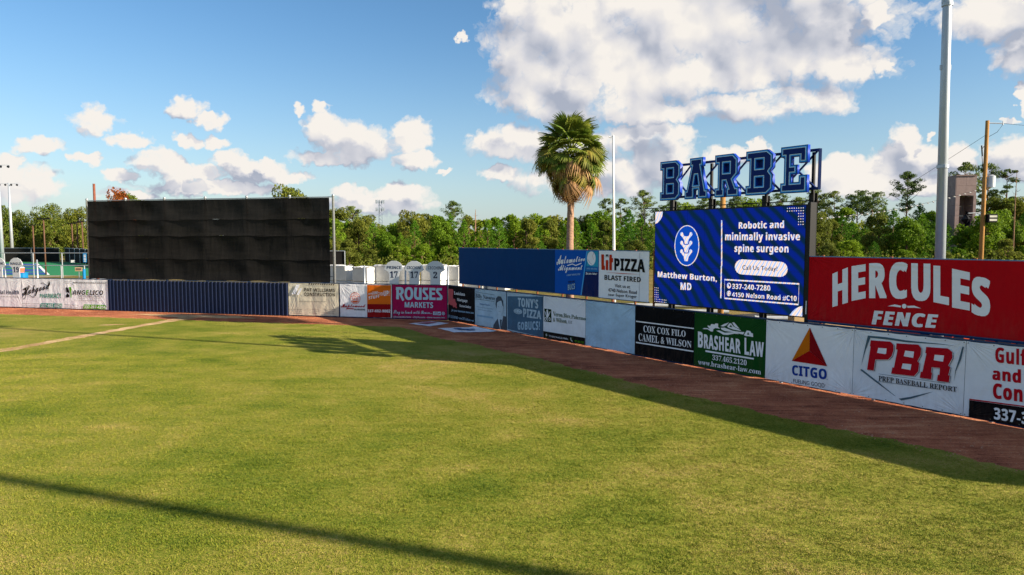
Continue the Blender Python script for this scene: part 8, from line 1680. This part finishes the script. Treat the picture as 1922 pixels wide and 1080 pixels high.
# the oaks at the far left
G2 = 'trees beyond the tennis courts'
for i, (px_, py_, D, k, lb) in enumerate([(-60, 395, 215, 'oak', 'broad oak past the left edge of the photo'), (8, 388, 225, 'oak', 'dark oak behind the two pale light poles at the left edge'), (38, 398, 235, 'oak', 'oak just right of the two pale light poles'), (66, 420, 270, 'olive', 'small distant tree in the gap between the left oaks'),
        (95, 386, 228, 'oak', 'full green oak in the middle of the left tree group'), (122, 404, 240, 'oak', 'oak right of the centre of the left tree group'), (152, 392, 215, 'oak', 'oak against the left end of the black screen'), (185, 400, 230, 'oak', 'oak behind the left part of the black screen'),
        (250, 366, 175, 'oak', 'green tree top showing above the black screen right of the rust red tree'), (226, 361, 165, 'rust', 'rust red tree top showing above the black screen'), (545, 352, 150, 'oak', 'green tree top above the right part of the black screen')]):
    tree(k, Xof(px_, D), D, Hof(py_, D), lb, W=.8 if k != 'rust' else .62, group=G2)
for k in PROTO:
    for i, src in enumerate(PROTO[k]):
        if (k, i) not in usedp:
            for ch in list(src.children): bpy.data.objects.remove(ch)
            bpy.data.objects.remove(src)
# undergrowth and far woods as masses
def mass(name, label, m, pts, size): o = leaf_cloud(name, pts, size, m, None); tag(o, label, 'woods', kind='stuff'); return o
n = 26000; X = NP.uniform(-48, 130, n); Y = 126 + NP.uniform(0, 14, n); Z = np.abs(NP.normal(size=n)) * 1.1 * (1 + .6 * np.sin(X * .9) * np.sin(X * .37))
mass('undergrowth', 'tangled undergrowth along the foot of the wood', LM['olive'], np.stack([X, Y, np.abs(Z)], 1), .24)
n = 60000; X = NP.uniform(-60, 190, n); Y = 182 + NP.uniform(0, 30, n); top = 8.6 + 1.2 * np.sin(X * .21) + .9 * np.sin(X * .53 + 1) + .5 * np.sin(X * 1.3)
mass('far_woods', 'dark mass of woods behind the first trees', LM['oak'], np.stack([X, Y, top * NP.uniform(0, 1, n) ** .6], 1), .5)
n = 30000; X = NP.uniform(-330, -60, n); Y = 300 + NP.uniform(0, 40, n); top = 8 + 2 * np.sin(X * .11) + 1.5 * np.sin(X * .29 + 2)
mass('far_woods', 'low distant woods beyond the tennis courts', LM['oak'], np.stack([X, Y, top * NP.uniform(0, 1, n) ** .6], 1), .7)

# ------------------------------------------------------------------ tennis side
wscr = mat('court_windscreen', '1c1b1b', .9, var=.3, scale=.4)
def line_fence(name, a, b, h, step, label, screen=None, m=galv, low=None):
    a, b = Vector((*a, 0)), Vector((*b, 0)); L_ = (b - a).length; root = empty(name, a, math.atan2(b.y - a.y, b.x - a.x)); tag(root, label, 'fence'); c = None
    k = int(L_ / step)
    for i in range(k + 1):
        if c is None: o = c = MB().cyl(0, 0, 0, h, .075, n=8).build('post', m, root)
        else: o = link(c.copy(), root)
        o.location = (min(i * L_ / k, L_), 0, 0)
    MB().tube([(0, 0, h), (L_, 0, h)], .06, 5).build('top_rail', m, root)
    if low: MB().tube([(0, 0, low), (L_, 0, low)], .05, 5).build('mid_rail', m, root)
    if screen:
        for i in range(k): MB().box(i * L_ / k + .02, (i + 1) * L_ / k - .02, .08, .11, screen[0], screen[1]).build('windscreen', wscr, root)
    return root
line_fence('tennis_fence', (-250, 173), (-114.6, 173), 3.5, 7, 'far tennis court fence covered in black windscreen', (.05, 3.45))
line_fence('tennis_fence', (-113.2, 173), (-76, 132), 3.5, 6, 'near side tennis fence with black windscreen meeting the black screen', (.05, 3.4))
line_fence('chain_link_fence', (-110, 102), (-58, 101), 3.65, 4.05, 'tall open chain link fence of thin pale rails behind the jersey boards', None)
line_fence('low_fence', (-72.5, 95), (-56, 94.5), 2.05, 3.3, 'low pale rail fence in front of the tennis court', None, low=.2)
line_fence('windscreen_fence', (-31, 98), (-24.0, 98), 4.0, 3.5, 'short fence with dark windscreen just right of the tall black screen', (2.1, 3.95), low=2.0)
yl = mat('yellow_green_post', '9aa45a', .6)
line_fence('gate', (-114.3, 172.6), (-113.0, 172.6), 3.5, 1.25, 'tall narrow gate frame in the corner of the tennis fence', None, m=yl)
for i, (px_, top, D, lb) in enumerate([(65, 423, 168, 'slim brown lamp pole at the far end of the tennis courts'), (85.5, 411.5, 110, 'tall brown lamp pole at the near corner of the blue court'), (138, 420, 175, 'brown lamp pole, first of three left of the black screen'), (147.8, 418, 168, 'brown lamp pole, second of three left of the black screen'), (157.2, 416, 160, 'brown lamp pole, third of three left of the black screen')]):
    r = pole('lamp_pole', Xof(px_, D), D, Hof(top, D), D * .0011, D * .0009, brownp, lb, 'lamp pole', 'brown lamp poles round the tennis courts', n=8)
    z = Hof(top, D); MB().box(-1.0, 1.0, -.15, .15, z - .1, z + .12).build('lamp_head', darkm, r)
# small things by the courts
bl = mat('blue_plastic', '1670a4', .4, var=.05)
def simple(name, label, cat, loc, parts):
    r = empty(name, loc); tag(r, label, cat)
    for nm, mb, m in parts: mb.build(nm, m, r)
    return r
cb_ = MB().cyl(0, 0, 0, 1.25, .62, .66, 14); simple('blue_barrel', 'bright blue barrel just right of the Nagle jersey board', 'barrel', (Xof(41, 88), 88, 0), [('drum', MB().cyl(0, 0, 0, 1.3, .62, n=14), bl), ('lid', MB().cyl(0, 0, 1.3, 1.4, .66, n=14), bl), ('foot', MB().box(-1.2, -.2, -.3, .3, 0, .3), bl)])
simple('cooler', 'orange drink cooler standing on the blue barrel', 'cooler', (Xof(39.5, 88), 88, 1.4), [('tub', MB().cyl(0, 0, 0, .6, .3, .36, 12), mat('cooler_orange', 'c4684c', .5)), ('lid', MB().cyl(0, 0, .6, .72, .38, .25, 12), whitep)])
simple('blue_post_pad', 'blue padded column in front of the left end of the black screen', 'padded post', (Xof(157, 84), 84, 0), [('pad', MB().cyl(0, 0, 0, 1.95, .17, n=12), bl), ('cap', MB().cyl(0, 0, 1.95, 2.0, .2, n=12), bl)])
simple('notice_sign', 'tan notice sign on two posts in front of the dark tennis fence', 'sign', (Xof(147, 96), 96, 0), [('board', MB().box(-.5, .5, 0, .05, 1.2, 1.75), mat('tan_board', 'b89878', .8)), ('print', MB().box(-.38, .38, -.012, -.002, 1.35, 1.62), mat('sign_print', '6a5a50', .8, var=.5, scale=14)), ('post', MB().box(-.05, .05, .05, .1, 0, 1.75), galv)])
simple('white_notice', 'small white notice on the dark tennis windscreen', 'sign', (Xof(142, 150), 149, 0), [('board', MB().box(-.38, .38, 0, .03, .6, 1.15), whitep), ('frame', MB().box(-.42, .42, .031, .05, .56, 1.19), galv)])
r = simple('court_banner', 'narrow blue court banner with white lines of print left of the black screen', 'banner', (Xof(158, 100), 100.2, 0), [('cloth', MB().box(-.26, .26, 0, .03, 2.3, 3.65), bl)])
for k in range(5): MB().box(-.15, .17, -.012, -.002, 2.42 + k * .22, 2.52 + k * .22).build('print', whitep, r)
def car(x, y, z, colr, label, rz=0, sc=1):
    r = empty('parked_car', (x, y, z), rz); r.scale = (sc,) * 3; tag(r, label, 'car', 'cars parked beyond the tennis courts')
    prof = [(-2.2, .35), (2.2, .35), (2.25, .75), (1.4, .95), (.8, 1.42), (-1.1, 1.45), (-1.8, 1.0), (-2.25, .9)]; n = len(prof)
    MB().add([(x_, -.85, z_) for x_, z_ in prof] + [(x_, .85, z_) for x_, z_ in prof], [tuple(reversed(range(n))), tuple(range(n, 2 * n))][::-1] + [(i, (i + 1) % n, n + (i + 1) % n, n + i) for i in range(n)]).build('body', mat('car_' + colr, colr, .3, .2, .5, var=.03), r, bevel=.04)
    w = MB(); 
    for s_ in (-.862, .852): w.box(-1.0, .75, s_, s_ + .01, .98, 1.36)
    w.build('windows', mat('car_glass', '11161c', .1, 0, .6), r)
    for a in (-1.4, 1.4):
        for s_ in (-.88, .7): MB().tube([(a, s_, .34), (a, s_ + .2, .34)], .34, 12).build('wheel', darkm, r)
car(-232, 292, 3.6, 'c4ccd4', 'pale car between the left oaks, seen over the tennis fence', .2, 1.3); car(-183, 288, 1.6, 'e4e6e8', 'white car at the right of the distant road beyond the tennis fence', .1, 1.6); car(-208, 290, 1.0, '5a86b0', 'blue car on the distant road beyond the tennis fence', 0, 1.3)
# raised roadside bank that the cars stand on
MB().add([(-340, 270, -.5), (-120, 270, -.5), (-120, 286, 1.6), (-340, 286, 3.6), (-340, 298, 3.6), (-120, 298, 1.6)], [(0, 1, 2, 3), (3, 2, 5, 4)]).build('roadside_bank', rough_grass)['kind'] = 'structure'
sg = simple('road_sign', 'yellow diamond warning sign beyond the tennis courts', 'road sign', (Xof(114, 240), 240, 0), [('post', MB().cyl(0, 0, 0, 4.2, .07, n=6), galv)])
d_ = MB().add([(0, -.1, 3.9), (.75, -.1, 4.65), (0, -.1, 5.4), (-.75, -.1, 4.65), (0, -.02, 3.9), (.75, -.02, 4.65), (0, -.02, 5.4), (-.75, -.02, 4.65)], [(0, 1, 2, 3), (7, 6, 5, 4), (0, 4, 5, 1), (1, 5, 6, 2), (2, 6, 7, 3), (3, 7, 4, 0)]).build('plate', mat('sign_yellow', 'e0a010', .5), sg)
simple('road_sign', 'small white sign right of the yellow diamond sign', 'road sign', (Xof(119.5, 242), 242, 0), [('post', MB().cyl(0, 0, 0, 3.6, .07, n=6), galv), ('plate', MB().box(-.45, .45, -.1, -.05, 3.3, 4.6), whitep)])
rf = mat('roof_red', '8c3c34', .8, var=.2)
h = empty('house', (-262, 318, 0)); tag(h, 'distant low house with a dark red roof between the left oaks', 'house')
MB().box(-8, 8, 0, 8, 0, 6.2).build('wall', mat('house_wall', 'b4b0ac', .8), h); MB().add([(-9, -1, 6.2), (9, -1, 6.2), (9, 9, 6.2), (-9, 9, 6.2), (-8, 4, 9.5), (8, 4, 9.5)], [(0, 1, 5, 4), (2, 3, 4, 5), (1, 2, 5), (3, 0, 4)]).build('roof', rf, h)
for k in (-5, 0, 5): MB().box(k - .8, k + .8, -.06, .0, 2.4, 4.2).build('window', darkm, h)

# ------------------------------------------------------------------ yard behind the video screen
orm = mat('machine_orange', 'd2521a', .5, var=.15, scale=3); tanm = mat('tan_block', 'b49a70', .85, var=.2, scale=2); tarp = mat('black_tarp', '121316', .5, var=.3, scale=3, bump=.6, bscale=5)
pipe = mat('pale_pipe', 'a8adb0', .5, var=.2, scale=2)
for i, (x0, x1, y, lb) in enumerate([(6.2, 12.6, 49, 'pale pipe on the gravel behind the video screen, nearest of three'), (7.5, 16.5, 52.5, 'pale pipe on the gravel behind the video screen, middle of three'), (8.5, 19, 57, 'pale pipe on the gravel behind the video screen, farthest of three'), (17, 24, 47.5, 'pale pipe lying on the gravel behind the left end of the red board')]):
    r = empty('pipe', (x0, y, .16)); tag(r, lb, 'pipe', 'pale pipes on the gravel lot'); MB().tube([(0, 0, 0), (x1 - x0, -.8, 0)], .16, 10).build('tube', pipe, r)
    MB().tube([(-.03, 0, 0), (.1, -.012, 0)], .19, 10).build('collar', pipe, r)
tp_ = MB(); nx = 10; V = [(-1.6 + 3.2 * a / nx, -.9 + 1.8 * b / nx, max(0, 1.15 * math.sin(3.14 * a / nx) ** .7 * math.sin(3.14 * b / nx) ** .6 + .08 * math.sin(a * 2.1 + b))) for b in range(nx + 1) for a in range(nx + 1)]
o = tp_.add(V, [(b * (nx + 1) + a, b * (nx + 1) + a + 1, (b + 1) * (nx + 1) + a + 1, (b + 1) * (nx + 1) + a) for b in range(nx) for a in range(nx)]).build('tarp_heap', tarp, None); o.location = (6.2, 48.0, 0); o.scale = (.9, 1, .95); tag(o, 'heap under a black tarpaulin seen below the automotive board', 'tarp heap')
def barricade(x, y, rz, label):
    r = empty('barricade', (x, y, 0), rz); tag(r, label, 'barricade', 'orange frames behind the video screen')
    for z in (1.15, .55): MB().box(-.9, .9, 0, .06, z, z + .16).build('rail', orm, r)
    for u in (-.75, 0, .75): MB().box(u - .06, u + .06, .06, .14, 0, 1.35).build('leg', orm, r)
barricade(13.6, 36.2, -.3, 'orange metal frame seen under the right half of the video screen'); barricade(14.9, 35.0, .4, 'orange metal frame next to the tan block under the screen corner')
simple('tan_block', 'tan block standing under the right corner of the video screen', 'block', (14.3, 33.4, 0), [('block', MB().box(-.4, .4, 0, .8, 0, 1.9), tanm), ('lid', MB().box(-.43, .43, -.03, .83, 1.9, 1.97), tanm)])
simple('storage_shed', 'low tan shed behind the left end of the red board', 'shed', (20.4, 39.0, 0), [('wall', MB().box(-2.4, 2.4, 0, 2.2, 0, 2.0), mat('shed_tan', 'c0a47c', .8, var=.15)), ('roof', MB().box(-2.55, 2.55, -.15, 2.35, 2.0, 2.12), mat('shed_roof', '9a8468', .7)), ('door', MB().box(-.6, .3, -.03, .0, .05, 1.8), mat('shed_door', '8a7458', .7))])
for i, (x, y) in enumerate(((21.5, 36.6), (23.4, 35.2), (25.6, 35.0))):
    simple('machine', f'orange compact machine, {ordn[i]} from the left, glimpsed under the red board', 'machine', (x, y, 0), [('chassis', MB().box(-.8, .8, -.4, .5, .3, 1.1), orm), ('hood', MB().box(-.8, .1, -.38, .48, 1.1, 1.7), orm), ('seat', MB().box(.2, .6, -.2, .3, 1.1, 1.5), darkm), ('wheel', MB().tube([(-.5, -.5, .35), (-.5, -.3, .35)], .35, 12), darkm), ('wheel', MB().tube([(.5, -.5, .35), (.5, -.3, .35)], .35, 12), darkm)])
